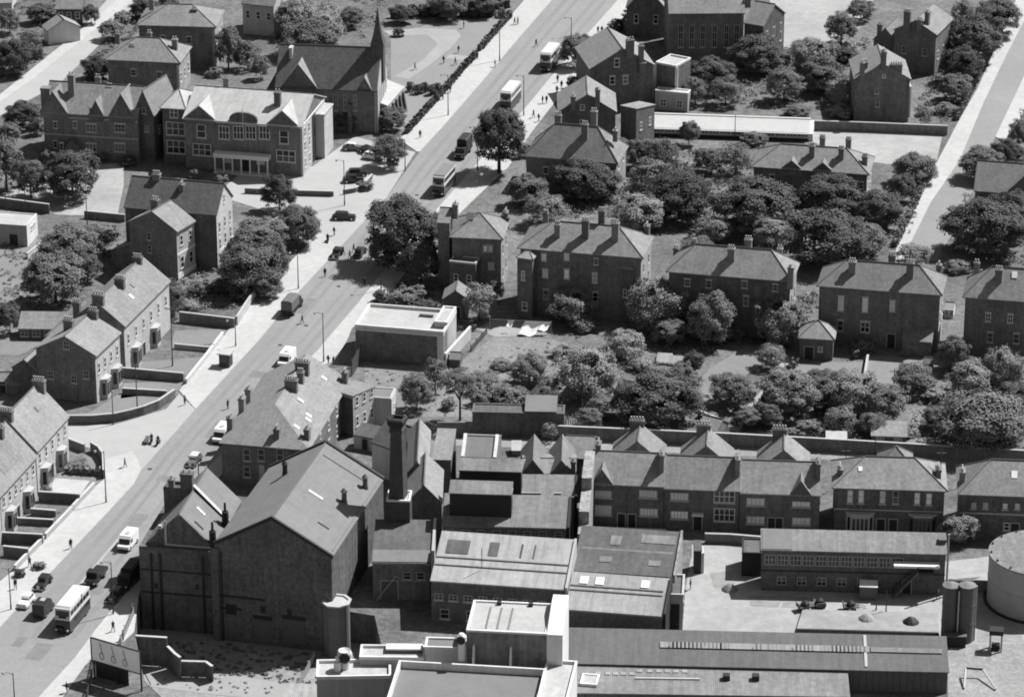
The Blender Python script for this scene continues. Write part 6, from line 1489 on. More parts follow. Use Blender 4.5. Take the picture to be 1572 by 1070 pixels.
# undergrowth, flower beds and long grass tussocks
def undergrowth(poly, n, lo, hi, m, seed, per=26, name='undergrowth', z=0.0):
    g = np.random.default_rng(seed); q = [P(p[0], p[1], z) for p in poly]
    xs = np.array([p.x for p in q]); ys = np.array([p.y for p in q]); V = []
    def inside(x, y):
        c = False; j = len(q) - 1
        for i in range(len(q)):
            if (ys[i] > y) != (ys[j] > y) and x < (xs[j] - xs[i]) * (y - ys[i]) / (ys[j] - ys[i]) + xs[i]: c = not c
            j = i
        return c
    k = 0
    while k < n:
        x, y = g.uniform(xs.min(), xs.max()), g.uniform(ys.min(), ys.max())
        if not inside(x, y): continue
        k += 1; r = g.uniform(lo, hi) * g.uniform(.6, 1.0); m_ = per
        c = g.normal(size=(m_, 3)); c /= np.linalg.norm(c, axis=1)[:, None]; c[:, 2] = np.abs(c[:, 2])
        nn = c + g.normal(size=(m_, 3)) * .5 + np.array([0, 0, .4]); nn /= np.linalg.norm(nn, axis=1)[:, None]
        c = np.array([x, y, z]) + c * np.array([r * 1.3, r * 1.3, r]) * g.uniform(.6, 1, size=(m_, 1))
        t = np.cross(nn, g.normal(size=(m_, 3))); t /= np.linalg.norm(t, axis=1)[:, None]; b_ = np.cross(nn, t)
        s_ = (g.uniform(.5, 1, size=(m_, 1)) * .16 + r * .08)
        V.append(np.stack([c - t * s_, c - b_ * s_ * .8, c + t * s_, c + b_ * s_ * .8], 1).reshape(-1, 3))
    v = np.concatenate(V); nq = len(v) // 4; me = bpy.data.meshes.new(name)
    me.vertices.add(len(v)); me.vertices.foreach_set('co', v.astype(np.float32).ravel()); me.loops.add(nq * 4); me.loops.foreach_set('vertex_index', np.arange(nq * 4, dtype=np.int32))
    me.polygons.add(nq); me.polygons.foreach_set('loop_start', np.arange(0, nq * 4, 4, dtype=np.int32)); me.update(calc_edges=True); me.materials.append(m)
    link(name, me, kind='stuff')
A1 = [(780, 300), (960, 222), (1150, 222), (1160, 290), (1340, 300), (1430, 262), (1385, 380), (1000, 345), (800, 330)]
A2 = [(1060, 100), (1190, 78), (1340, 60), (1312, 170), (1060, 165)]
A3 = [(1125, 645), (1200, 592), (1320, 605), (1400, 612), (1480, 560), (1620, 560), (1620, 695), (1300, 682), (1140, 662)]
A4 = [(865, 520), (1060, 515), (1050, 600), (1060, 650), (900, 640), (740, 630), (780, 590)]
A5 = [(-20, 370), (60, 385), (185, 338), (190, 400), (130, 440), (110, 500), (-20, 480)]
A6 = [(-20, -10), (140, -10), (60, 90), (40, 105), (-20, 140)]
A7 = [(420, -10), (600, -10), (588, 50), (500, 74), (420, 80)]
A8 = [(140, 95), (205, 20), (235, 44), (165, 92), (160, 130), (120, 150)]
A9 = [(1500, 250), (1572, 170), (1620, 240), (1620, 420), (1445, 420)]
A10 = [(275, 430), (340, 400), (440, 400), (400, 470), (372, 470), (278, 488)]
A11 = [(960, 430), (1260, 450), (1260, 520), (1130, 530), (1060, 560), (960, 520)]
A12 = [(1430, 110), (1500, 100), (1455, 195), (1400, 190)]
A13 = [(560, 565), (700, 560), (840, 520), (870, 560), (760, 600), (720, 640), (560, 640)]
A14 = [(600, 440), (680, 440), (700, 480), (590, 475)]
for i, (a, n, lo, hi, m) in enumerate(((A1, 420, .4, 1.6, L_MID), (A1, 220, .4, 1.3, L_PALE), (A2, 220, .4, 1.4, L_MID), (A2, 90, .3, 1.0, L_PALE), (A3, 320, .4, 1.5, L_MID), (A3, 260, .3, 1.1, L_PALE), (A4, 150, .2, .8, L_PALE), (A4, 50, .3, 1.0, L_MID),
        (A5, 160, .3, 1.1, L_MID), (A5, 120, .3, .8, L_PALE), (A6, 150, .4, 1.4, L_MID), (A7, 120, .4, 1.4, L_PALE), (A8, 90, .4, 1.2, L_MID), (A9, 200, .4, 1.4, L_MID), (A10, 150, .3, 1.1, L_MID), (A11, 170, .3, 1.2, L_MID), (A11, 130, .3, 1.0, L_PALE), (A12, 90, .3, 1.2, L_MID), (A13, 120, .12, .35, L_PALE), (A14, 50, .4, 1.2, L_DARK))):
    undergrowth(a, n, lo, hi, m, 100 + i)

undergrowth([(225, 985), (320, 985), (500, 1005), (490, 1052), (400, 1042), (300, 1028), (230, 1018)], 160, .15, .5, L_MID, 300, name='weeds', z=-5.0)
undergrowth([(225, 1010), (330, 1024), (490, 1050), (490, 1070), (330, 1062), (225, 1050)], 70, .1, .3, L_PALE, 301, name='weeds', z=-5.0)
# ---------------------------------------------------------------- walls and fences
def wall(label, pts, h=1.6, t=.3, m=None, cop=None, name='garden_wall', z=0.0):
    q = [P(*p) for p in pts]; o = thing(name, label, 'wall' if 'wall' in name else 'fence', (q[0].x, q[0].y, z))
    bm_ = MB(); cm = MB()
    for a, b in zip(q, q[1:]):
        d = (b - a); L = d.length; d /= L; n = Vector((-d.y, d.x)) * t / 2; r = q[0]
        def bx(mb, e, z0, z1):
            nn = n * e; ext = d * .02
            c = [a - nn - r - ext, b - nn - r + ext, b + nn - r + ext, a + nn - r - ext]
            mb.add([(p.x, p.y, z0) for p in c] + [(p.x, p.y, z1) for p in c], [(3, 2, 1, 0), (4, 5, 6, 7), (0, 1, 5, 4), (1, 2, 6, 5), (2, 3, 7, 6), (3, 0, 4, 7)])
        bx(bm_, 1, 0, h); bx(cm, 1.35, h + .003, h + .14)
    link('wall_body', bm_.mesh('wall_body', m or M_BRICK), o); link('coping', cm.mesh('coping', cop or M_STONE), o)
    return o
wall('curved dark garden wall with pale coping at the side street corner', [(105, 651), (140, 651), (175, 648), (198, 643), (220, 637), (243, 628), (268, 611)], 1.5)
wall('white garden wall along the pavement before the left group of houses', [(286, 590), (318, 550), (342, 518)], .9, m=M_RENDER, cop=M_WHITE)
wall('broken front wall beside the road near the covered lorry', [(364, 500), (378, 478), (392, 458)], 1.6, m=M_BRICKL)
wall('dark dividing wall between the two lawns of the left group', [(184, 577), (282, 586)], 1.5)
wall('low dark railing wall across the end house lawn', [(188, 604), (256, 608)], .9)
wall('dark wall below the hedge plots beside the middle left house', [(276, 494), (360, 504)], 1.8)
wall('pale low wall between the upper front gardens of the left group', [(268, 535), (322, 540)], .8, m=M_WOODL)
wall('curved corner wall of the lower left terrace garden', [(140, 692), (152, 699), (159, 710), (160, 735)], 1.5)
wall('short dark wall beside the terrace end bay', [(104, 684), (130, 694)], 1.3)
wall('dark yard wall below the white terrace', [(60, 769), (123, 773)], 1.6)
wall('second dark dividing wall of the lower left front gardens', [(48, 790), (86, 793)], 1.0)
wall('third dark dividing wall of the lower left front gardens', [(26, 804), (82, 807)], 1.0)
wall('thick dark wall across the third front garden of the left terrace', [(4, 832), (66, 835)], 1.6)
wall('lowest dark dividing wall of the left terrace gardens', [(6, 853), (44, 857)], 1.6)
wall('pale front wall of the lower terrace gardens along the pavement', [(23, 877), (50, 849), (67, 832)], .9, m=M_WOODL, cop=M_RENDER)
wall('pale front wall of the upper terrace gardens along the pavement', [(70, 828), (101, 796), (126, 769), (145, 749)], .9, m=M_WOODL, cop=M_RENDER)
wall('low dark forecourt wall facing the side street', [(376, 297), (440, 300), (512, 302)], 1.0)
wall('curved low wall round the parked cars on the forecourt', [(527, 299), (545, 296), (560, 287), (571, 275)], .9)
wall('dark yard wall behind the flat roofed workshop', [(0, 318), (76, 328)], 1.8)
wall('dark wall left of the gable fronted house', [(130, 335), (192, 341)], 1.4)
wall('long dark wall at the edge of the pale yard in the upper right', [(1250, 200), (1340, 203), (1454, 208)], 1.9)
wall('long dark back wall of the gardens behind the terrace', [(850, 673), (1100, 684), (1300, 695), (1600, 713)], 2.2)
wall('black back lane wall behind the factory chimney', [(672, 668), (730, 668)], 2.2, cop=M_BRICK)
wall('dark front wall of the terrace gardens near the works gate', [(1082, 833), (1120, 834), (1168, 838)], 1.5)
wall('low front wall before the left terrace unit', [(912, 818), (970, 820), (1022, 822)], .9, m=M_BRICK)
wall('high ruined wall with white coping on the brewery waste ground', [(207, 974), (256, 977)], 4.6, t=.3, m=mat('brewery_brick', .1), cop=M_RENDER, name='ruined_wall', z=-4.8)
wall('sloping broken wall end on the brewery waste ground', [(257, 979), (268, 990), (276, 996)], 3.4, t=.3, m=mat('brewery_brick', .1), cop=M_RENDER, name='ruined_wall', z=-4.8)
wall('low ruined wall on the brewery waste ground', [(277, 992), (315, 993), (325, 1000)], 2.4, t=.3, m=mat('brewery_brick', .1), cop=M_RENDER, name='ruined_wall', z=-4.8)
wall('white coped yard wall running back from the flat roofed shop', [(684, 562), (704, 540), (722, 520)], 2.2, m=M_RENDER, cop=M_WHITE)
wall('dark wall in the works yard before the twin silos', [(1222, 972), (1300, 974), (1440, 978)], .6, cop=M_DARK)
wall('low pale wall in the pale yard left of the gable fronted house', [(42, 398), (66, 378)], 1.0, m=M_RENDER)
wall('dark boundary wall beside the gas holder', [(1456, 905), (1516, 908)], 1.6, cop=M_BRICK)
wall('garden wall between two villa gardens on the right', [(1072, 640), (1108, 655)], 1.2, m=M_BRICK)
def fence(label, a, b, h=1.3, n=None, m=None, gap=.16, cat='fence', z=0.0):
    p, q = P(*a), P(*b); d = q - p; L = d.length; ang = math.atan2(d.y, d.x); m = m or M_WOOD
    o = thing('fence', label, cat, (p.x, p.y, z), ang)
    k = int(L / .35); pm = cached(('pale', round(h, 1), m.name), lambda: MB().box(-.09, -.03, .05, .09, .0, h).mesh('slat', m))
    for i in range(min(k, 120)): link('slat', pm, o, (.1 + i * (L - .2) / max(k - 1, 1), 0, .04 * math.sin(i * 2.3)))
    link('rail', MB().box(0, .003, h * .75, L, .07, h * .75 + .1).box(0, .003, h * .25, L, .07, h * .25 + .1).mesh('rail', m), o)
    pst = cached(('fpost', round(h, 1), m.name), lambda: MB().box(-.07, .075, -.02, .07, .2, h + .1).mesh('post', m))
    for i in range(max(2, int(L / 2.6) + 1)): link('post', pst, o, (L * i / max(1, int(L / 2.6)), 0, 0))
fence('pale slatted fence beside the low dark store in the back lane', (868, 659), (922, 661), 2.0, m=M_RENDER)
fence('dark tall board fence left of the flat roofed shop yard', (541, 578), (556, 551), 3.0, m=M_WOOD)
fence('slanting rail fence on the waste ground before the octagonal tower', (456, 1012), (482, 966), 1.4, m=M_WOODL, z=-5)
fence('thin fence along the hoarding pavement', (134, 1072), (148, 1012), 1.3)
fence('fence beside the right pavement below the brewery corner', (186, 990), (206, 944), 1.2, m=M_WOODL)
fence('garden fence left of the washing lines', (724, 540), (748, 512), 1.2)
fence('rail fence in the right gardens below the lawn', (1160, 610), (1190, 575), 1.1, m=M_WOODL)
# ---------------------------------------------------------------- back lane stores, frames, washing
b = Building('lane_store', 'long low dark store with a small pale roof in the back lane', 'outbuilding', (725, 634), (866, 637), gy=668, depth=3.5); b.main.walls(M_BRICK); b.main.roof('flat', M_FELT, .05, par=.25, pm=M_BRICK)
v = b.wing((806, 632), (854, 633), h=b.main.h + .4, depth=4.5); finish(v, 'mono', M_FLATG, rh=.8, ov=.1)
b = Building('lane_shed', 'small dark shed with slate roof on the back lane behind the hip roofed pair', 'shed', (1338, 669), (1392, 671), gy=682, depth=3.5); w = finish(b.main, 'mono', M_SLATE, rh=1.0, ov=.2); w.row('f', 2, .5, 1.2, .8, n=2)
b = Building('lane_shed', 'gabled dark shed at the foot of the narrow garden path', 'shed', (1072, 655), (1100, 662), gy=668, depth=4); finish(b.main, 'gx', M_SLATEL, rh=1.2, ov=.2)
b = Building('lane_shed', 'low pale topped shed below the whitish flowering tree', 'shed', (1268, 676), (1300, 677), gy=688, depth=2.5); finish(b.main, 'mono', M_FLAT, rh=.4, ov=.1)
b = Building('greenhouse', 'small white greenhouse beside the stone trimmed villa', 'greenhouse', (1450, 478), (1464, 479), gy=488, depth=3.5); w = finish(b.main, 'gx', mat('dusty_glass', .23), rh=.9, ov=.05, wm=M_FRAME); w.row('f', 2, .6, .7, 1.0)
def frames(label, px, py, a, b_, n):
    p = P(px, py); o = thing('cold_frame', label, 'cold frame', (p.x, p.y, 0), R(-8))
    link('frame', MB().extr([(0, 0), (b_, 0), (b_, .7), (0, .4)], 0, a, 'x').mesh('frame', M_WOODL), o)
    for i in range(n): link('pane', MB().extr([(.1, .46), (b_ - .1, .74), (b_ - .1, .8), (.1, .5)], .08 + a * i / n, a * (i + 1) / n - .08, 'x').mesh('pane', mat('dusty_glass', .27)), o)
frames('pale glazed garden frame, left of two, in the rough garden', 1006, 560, 2.6, 3.6, 3); frames('pale glazed garden frame, right of two, in the rough garden', 1026, 562, 2.6, 3.0, 3)
p, q = P(752, 508), P(846, 512); ang = math.atan2((q - p).y, (q - p).x); L = (q - p).length
o = thing('washing_line', 'clothes line with two posts in the garden of the long villa', 'clothes line', (p.x, p.y, 0), ang)
for x in (0, L): link('post', MB().bar((x, 0, -.02), (x, 0, 2.3), .06).mesh('post', M_WOODL), o)
link('line', MB().bar((0, 0, 2.2), (L, 0, 2.15), .02, 4).mesh('line', M_FRAMED), o)
M_CLOTH = mat('white_cloth', .75, .05, 1.0)
def cloth(u, wdt, hgt, lab, sway):
    n = 8; vs = []; fs = []
    for k in range(2):
        for i in range(n + 1):
            x = wdt * i / n
            for j in range(5):
                f = j / 4; vs.append((x + sway * f * .6, sway * f * f + .12 * math.sin(i * 1.4 + f * 2) * f + .02 * k, -hgt * f * (1 - .12 * math.sin(i * .9))))
    for k in range(2):
        for i in range(n):
            for j in range(4): a_ = k * (n + 1) * 5 + i * 5 + j; fs.append((a_, a_ + 1, a_ + 6, a_ + 5))
    me = bpy.data.meshes.new('hung_sheet'); me.from_pydata(vs, [], fs); me.materials.append(M_CLOTH)
    w_ = p + Vector((math.cos(ang), math.sin(ang))) * u; o = link('hung_sheet', me, None, (w_.x, w_.y, 2.17), ang); tag(o, lab, 'laundry')
cloth(L * .30, 1.1, 1.0, 'small white cloth on the clothes line, left of the billowing sheet', -.7); cloth(L * .58, 3.0, 1.9, 'large white sheet billowing on the clothes line', -1.9); cloth(L * .86, 1.6, 1.2, 'white cloth at the right end of the clothes line', -1.2)
# ---------------------------------------------------------------- posts
def post(px, gy, ty, label, lamp=True, group=None, cross=False, ang=None):
    g = P(px, gy); h = min(max(htop(px, gy, ty), 3.0), 12.0)
    o = thing('lamp_post' if lamp else 'telegraph_pole', label, 'lamp post' if lamp else 'pole', (g.x, g.y, 0), R(180) if ang is None else ang, group)
    k = link('pole', cached(('pole', lamp), lambda: MB().bar((0, 0, -.05), (0, 0, .12), .13, 8, r2=.12).bar((0, 0, .12), (0, 0, 1.0), .095, 8, r2=.06).mesh('pole', M_IRON)), o); k.scale = (1, 1, h)
    if lamp:
        link('bracket', cached('brk', lambda: MB().bar((0, 0, -.1), (.5, 0, .25), .045).bar((.5, 0, .25), (1.3, 0, .3), .04).mesh('bracket', M_IRON)), o, (0, 0, h - .3))
        link('lantern', cached('lan', lambda: MB().lathe([(.12, -.22), (.24, -.05), (.2, .1), (.06, .22)], 8).mesh('lantern', M_FRAMED)), o, (1.35, 0, h - .08))
    if cross: link('crossarm', cached('xarm', lambda: MB().box(-.8, -.06, -.06, .8, .06, .06).box(-.7, -.03, .063, -.64, .03, .2).box(.64, -.03, .063, .7, .03, .2).mesh('crossarm', M_WOOD)), o, (0, 0, h - .5))
for px, gy, ty, lab in ((163, 772, 692, 'lamp post on the pale pavement corner left of the main road'), (174, 943, 862, 'tall lamp post on the kerb beside the parked dark cars'), (17, 936, 872, 'lamp post on the left pavement beside the small white car'),
        (497, 556, 480, 'tall lamp post on the right kerb before the flat roofed shop'), (458, 444, 388, 'lamp post on the left pavement above the covered lorry'), (362, 532, 492, 'lamp post beside the roadside kiosk'), (688, 178, 115, 'lamp post on the church side pavement'),
        (767, 94, 27, 'lamp post near the top of the church side pavement'), (877, 56, 27, 'lamp post on the upper right kerb'), (733, 264, 195, 'lamp post under the round dark street tree'), (622, 262, 214, 'lamp post at the forecourt corner of the road'), (529, 316, 246, 'post at the mouth of the curved forecourt wall'),
        (804, 178, 116, 'post beside the second double decker bus'), (23, 1085, 1032, 'lamp post cut by the bottom edge on the left kerb'), (585, 446, 398, 'post in the shade of the great street tree'), (305, 735, 700, 'lamp post on the right kerb beside the corner house')): post(px, gy, ty, lab)
for px, gy, ty, lab in ((10, 332, 278, 'thin pole in the pale yard at the left edge'), (40, 335, 282, 'thin pole under the round tree in the pale yard'), (134, 346, 300, 'thin pole by the dark wall of the pale yard'), (265, 562, 470, 'tall thin pole in the middle front garden of the left group'), (211, 632, 536, 'tall thin pole in the end house lawn'),
        (174, 652, 600, 'short pole at the curved garden wall'), (1297, 748, 688, 'tall thin pole behind the hip roofed pair, left one'), (1343, 700, 672, 'thin pole in the lane behind the hip roofed pair'), (1440, 800, 676, 'tall pole beside the right chimney of the hip roofed pair'), (1487, 745, 684, 'thin pole between the two hip roofed houses'),
        (1360, 942, 906, 'short pole in the works yard before the office stair'), (1345, 936, 912, 'pale short pole in the works yard'), (1128, 215, 176, 'pale pole at the middle of the white hut'), (1022, 260, 236, 'thin pole in the upper right gardens'), (1372, 600, 566, 'clothes post with a crossbar on the pale lawn')): post(px, gy, ty, lab, lamp=False, cross='clothes' in lab or 'tall' in lab)
# ---------------------------------------------------------------- vehicles (local +x is the front)
M_TYRE = mat('tyre_rubber', .02, .1, 1.0, rough=.8)
M_CARK = mat('black_coachwork', .018, .05, .5, rough=.28, spec=.5)
M_CARG = mat('grey_coachwork', .10, .05, .5, rough=.3, spec=.5)
M_CARW = mat('white_coachwork', .68, .04, .5, rough=.35, spec=.5)
M_CHROME = mat('chrome', .5, .03, 1.0, rough=.2, spec=.5, metal=.8)
M_LAMP = mat('headlamp_glass', .6, .05, 1.0, rough=.2, spec=.5)
M_CANV = mat('canvas_cover', .12, .2, .8)
def wheels(o, xs, y, r=.34, w=.18):
    me = cached(('whl', r, w), lambda: MB().extr([(r * math.cos(2 * math.pi * i / 14), r * math.sin(2 * math.pi * i / 14)) for i in range(14)], -w / 2, w / 2, 'y').mesh('wheel', M_TYRE))
    hb = cached(('hub', r, w), lambda: MB().extr([(r * .5 * math.cos(2 * math.pi * i / 10), r * .5 * math.sin(2 * math.pi * i / 10)) for i in range(10)], -w / 2 - .02, w / 2 + .02, 'y').mesh('hub_cap', M_CHROME))
    for x in xs:
        for s in (-1, 1):
            k = link('wheel', me, o, (x, s * y, r)); link('hub_cap', hb, k)
def spot(px, py, L, toward=True, hd=None):
    """front foot of the vehicle shows at px,py"""
    g = P(px, py)
    a, b = P(300, 629), P(644, 234)
    if hd is None: hd = math.atan2((b - a).y, (b - a).x) + (math.pi if toward else 0)
    d = Vector((math.cos(hd), math.sin(hd)))
    c = g - d * (L / 2) if toward else g + d * (L / 2)
    return (c.x, c.y, .022), hd
def car(px, py, label, m=M_CARK, toward=True, hd=None, L=4.0, W=1.55, roof=None, group=None, zz=None):
    loc, h = spot(px, py, L, toward, hd)
    if zz: loc = (loc[0], loc[1], zz)
    o = thing('car', label, 'car', loc, h, group)
    x0, x1 = -L / 2, L / 2
    prof = [(x0, .35), (x1 - .05, .35), (x1, .55), (x1 - .1, .88), (x1 - 1.15, 1.0), (x0 + .5, 1.0), (x0 + .05, .85)]
    link('body', MB().extr(prof, -W / 2 + .16, W / 2 - .16, 'y').mesh('body', m), o)
    for s in (-1, 1):
        for (a, b_, nm) in ((x1 - 1.15, x1 - .02, 'front_wing'), (x0 + .05, x0 + 1.1, 'rear_wing')):
            y0, y1 = sorted((s * (W / 2 - .157), s * W / 2))
            link(nm, MB().extr([(a, .3), (a + .12, .62), (a + .4, .8), (b_ - .35, .78), (b_ - .05, .6), (b_, .32)], y0, y1, 'y').mesh(nm, m), o)
        link('headlight', cached('hl', lambda: MB().extr([(.11 * math.cos(2 * math.pi * i / 10), .11 * math.sin(2 * math.pi * i / 10)) for i in range(10)], 0, .12, 'x').mesh('headlight', M_LAMP)), o, (x1 - .1, s * (W / 2 - .2), .72))
    cab = [(x0 + .45, 1.003), (x1 - 1.3, 1.003), (x1 - 1.62, 1.46), (x0 + 1.0, 1.5), (x0 + .62, 1.32)]
    link('cabin', MB().extr(cab, -W / 2 + .18, W / 2 - .18, 'y').mesh('cabin', M_PANE), o)
    link('roof', MB().extr([(x0 + .6, 1.34), (x0 + 1.0, 1.503), (x1 - 1.6, 1.463), (x1 - 1.5, 1.4), (x1 - 1.55, 1.52), (x0 + .95, 1.57), (x0 + .5, 1.36)][:6], -W / 2 + .15, W / 2 - .15, 'y').mesh('roof', roof or m), o)
    for x in (x1 - 1.42, (x0 + x1) / 2 - .35, x0 + .62): link('pillar', MB().box(x - .05, -W / 2 + .16, 1.0, x + .05, W / 2 - .16, 1.4).mesh('pillar', roof or m), o)
    link('bumper', cached(('bmp', W), lambda: MB().box(0, -W / 2, .3, .1, W / 2, .42).mesh('bumper', M_CHROME)), o, (x1 + .02, 0, 0)); link('bumper', CACHE[('bmp', W)], o, (x0 - .12, 0, 0))
    link('radiator_grille', cached('grl', lambda: MB().box(0, -.22, .42, .06, .22, .9).mesh('radiator_grille', M_CHROME)), o, (x1 + .001, 0, 0))
    wheels(o, (x0 + .75, x1 - .7), W / 2 - .1); return o
def bus(px, py, label, light, dark, roofm, toward=True, L=7.9):
    W, H = 2.3, 4.35; loc, h = spot(px, py, L, toward); o = thing('double_decker_bus', label, 'bus', loc, h, 'double decker buses on the road')
    x0, x1 = -L / 2, L / 2
    link('lower_deck', MB().extr([(x0, .4), (x1, .4), (x1 + .02, 1.25), (x1 - .02, 2.25), (x0, 2.25)], -W / 2, W / 2, 'y').mesh('lower_deck', dark), o)
    link('upper_deck', MB().extr([(x0 + .1, 2.253), (x1 - .05, 2.253), (x1 - .1, 3.2), (x1 - .3, 4.0), (x0 + .25, 4.0), (x0 + .1, 3.2)], -W / 2, W / 2, 'y').mesh('upper_deck', light), o)
    link('roof', MB().extr([(x0 + .3, 4.003), (x1 - .35, 4.003), (x1 - .6, 4.25), (x0 + .6, 4.25)], -W / 2 + .05, W / 2 - .05, 'y').mesh('roof', roofm), o)
    link('cream_band', MB().box(x0 - .02, -W / 2 - .02, 2.2, x1 + .04, W / 2 + .02, 2.5).mesh('cream_band', light), o); link('cream_band', MB().box(x0 + .06, -W / 2 - .02, 3.72, x1 - .12, W / 2 + .02, 3.98).mesh('cream_band', light), o)
    n = 6; pm = cached('bpane', lambda: MB().box(-.5, -.02, 0, .5, .02, .72).mesh('window', M_PANE))
    for s in (-1, 1):
        for i in range(n): 
            link('window', pm, o, (x0 + .95 + i * (L - 1.9) / (n - 1), s * (W / 2 + .012), 2.85)); 
            if i < n - 1: link('window', pm, o, (x0 + .95 + i * (L - 1.9) / (n - 1), s * (W / 2 + .012), 1.35))
    fm = cached('bfront', lambda: MB().box(-.02, -.98, 0, .02, .98, .75).mesh('windscreen', M_PANE))
    link('windscreen', fm, o, (x1 - .02, 0, 2.85)); link('windscreen', fm, o, (x1 + .03, 0, 1.35)); link('windscreen', fm, o, (x0 + .02, 0, 2.85))
    link('bonnet', MB().extr([(x1 + .003, .45), (x1 + .45, .45), (x1 + .45, 1.15), (x1 + .003, 1.3)], -1.0, .15, 'y').mesh('bonnet', M_CARK), o); link('destination_board', MB().box(x1 - .08, -.55, 2.52, x1 + .06, .55, 2.8).mesh('destination_board', M_DARK), o)
    for s in (-1, 1): link('headlight', cached('bhl', lambda: MB().extr([(.14 * math.cos(2 * math.pi * i / 10), .14 * math.sin(2 * math.pi * i / 10)) for i in range(10)], 0, .12, 'x').mesh('headlight', M_LAMP)), o, (x1 + .35, s * .85, .8))
    wheels(o, (x0 + 1.6, x1 - .9), W / 2 - .18, .48, .3)
def lorry(px, py, label, m, cover, toward=True, L=6.4, Hc=2.9, W=2.1, hd=None):
    loc, h = spot(px, py, L, toward, hd); o = thing('lorry', label, 'lorry', loc, h); x0, x1 = -L / 2, L / 2
    link('chassis', MB().box(x0, -.45, .55, x1 - .2, .45, .78).mesh('chassis', M_DARK), o)
    link('cab', MB().extr([(x1 - 2.2, .6), (x1, .6), (x1, 1.2), (x1 - .75, 1.3), (x1 - .95, 2.15), (x1 - 2.2, 2.2)], -W / 2 + .1, W / 2 - .1, 'y').mesh('cab', m), o)
    link('windscreen', MB().extr([(x1 - .80, 1.4), (x1 - .76, 1.4), (x1 - .9, 2.0), (x1 - .94, 2.0)], -W / 2 + .25, W / 2 - .25, 'y').mesh('windscreen', M_PANE), o)
    link('cargo_bed', MB().box(x0, -W / 2, .783, x1 - 2.25, W / 2, 1.3).mesh('cargo_bed', m), o)
    if Hc: link('canvas_cover', MB().extr([(-W / 2 + .02, 1.303), (W / 2 - .02, 1.303), (W / 2 - .05, Hc - .25), (W / 2 - .4, Hc), (-W / 2 + .4, Hc), (-W / 2 + .05, Hc - .25)], x0 + .02, x1 - 2.3, 'x').mesh('canvas_cover', cover), o)
    for s in (-1, 1): link('headlight', cached('bhl', lambda: MB().extr([(.14 * math.cos(2 * math.pi * i / 10), .14 * math.sin(2 * math.pi * i / 10)) for i in range(10)], 0, .12, 'x').mesh('headlight', M_LAMP)), o, (x1, s * .7, .85)); link('mudguard', cached('mg', lambda: MB().extr([(-.6, .5), (-.4, .95), (.3, .95), (.6, .55), (.55, .5), (.25, .85), (-.35, .85), (-.5, .5)], -.16, .16, 'y').mesh('mudguard', M_DARK)), o, (x1 - .8, s * (W / 2 - .2), 0))
    wheels(o, (x0 + 1.3, x1 - .8), W / 2 - .2, .42, .26)
def van(px, py, label, m, toward=True, L=4.6, W=1.85, H=2.25):
    loc, h = spot(px, py, L, toward); o = thing('van', label, 'van', loc, h); x0, x1 = -L / 2, L / 2
    link('body', MB().extr([(x0, .4), (x1, .4), (x1, .95), (x1 - .55, 1.1), (x1 - .85, 1.85), (x1 - 1.2, H), (x0 + .1, H), (x0, H - .15)], -W / 2, W / 2, 'y').mesh('body', m), o)
    link('windscreen', MB().extr([(x1 - .54, 1.14), (x1 - .52, 1.16), (x1 - .8, 1.85), (x1 - .83, 1.84)], -W / 2 + .12, W / 2 - .12, 'y').mesh('windscreen', M_PANE), o)
    for s in (-1, 1): link('side_window', MB().box(x1 - 1.7, s * (W / 2 + .01) - .012, 1.2, x1 - .95, s * (W / 2 + .01) + .012, 1.75).mesh('side_window', M_PANE), o); link('headlight', cached('hl', lambda: None), o, (x1 - .02, s * .65, .75))
    link('rear_window', MB().box(x0 - .02, -.6, 1.3, x0 + .003, .6, 1.75).mesh('rear_window', M_PANE), o); link('bumper', MB().box(x1 + .003, -W / 2, .35, x1 + .1, W / 2, .5).mesh('bumper', M_DARK), o)
    link('roof_vent', MB().box(-.5, -.35, H + .003, .5, .35, H + .1).mesh('roof_vent', M_WGREY), o); wheels(o, (x0 + .85, x1 - .75), W / 2 - .1, .36, .2)
M_CREAM = mat('cream_paint', .50, .05, .6, rough=.4)
M_RED = mat('dark_bus_red', .06, .06, .6, rough=.35)
bus(97, 973, 'double decker bus with pale roof nearest the bottom left, coming down the road', M_CREAM, M_RED, mat('pale_bus_roof', .5, .05, .5))
bus(673, 303, 'double decker bus coming down the road below the standing dark lorry', M_CREAM, M_RED, mat('grey_bus_roof', .16, .05, .5))
bus(776, 172, 'striped double decker bus at the right kerb beside the corner villas', M_CREAM, M_RED, M_CREAM)
bus(837, 112, 'double decker bus farthest up the road at the street tree', M_CREAM, M_RED, mat('pale_bus_roof', .5, .05, .5))
lorry(704, 247, 'dark high loaded lorry standing under the round dark street tree', M_DARK, M_DARK, Hc=3.6)
lorry(440, 488, 'covered lorry driving away up the left side of the road', M_DARK, M_CANV, toward=False, Hc=3.1)
lorry(187, 908, 'dark covered lorry parked against the brewery wall', M_DARK, M_DARK, Hc=2.7, L=6.0)
lorry(138, 903, 'open backed lorry coming down the middle of the road', M_CARK, M_CARK, Hc=0, L=5.2, W=1.9)
van(334, 683, 'white delivery van passing the corner house', M_CARW)
van(434, 566, 'pale topped van behind the chimneys of the corner house', M_CARW)
van(189, 848, 'white van coming down the road beside the brewery annexe', M_CARW, L=4.4)
van(59, 951, 'dark van driving away beside the nearest bus', M_CARK, toward=False, L=4.0)
car(292, 719, 'pale topped saloon car behind the brewery annexe on the main road', M_CARG, roof=M_CREAM)
car(59, 908, 'black saloon car at the left kerb above the nearest bus', M_CARK)
car(170, 927, 'black saloon car parked at the right kerb behind the tall lamp post', M_CARK)
car(34, 936, 'small white car at the left kerb', M_CARW, L=3.6)
car(546, 338, 'black saloon car crossing the junction', M_CARK, hd=R(-4), L=4.4, zz=.05)
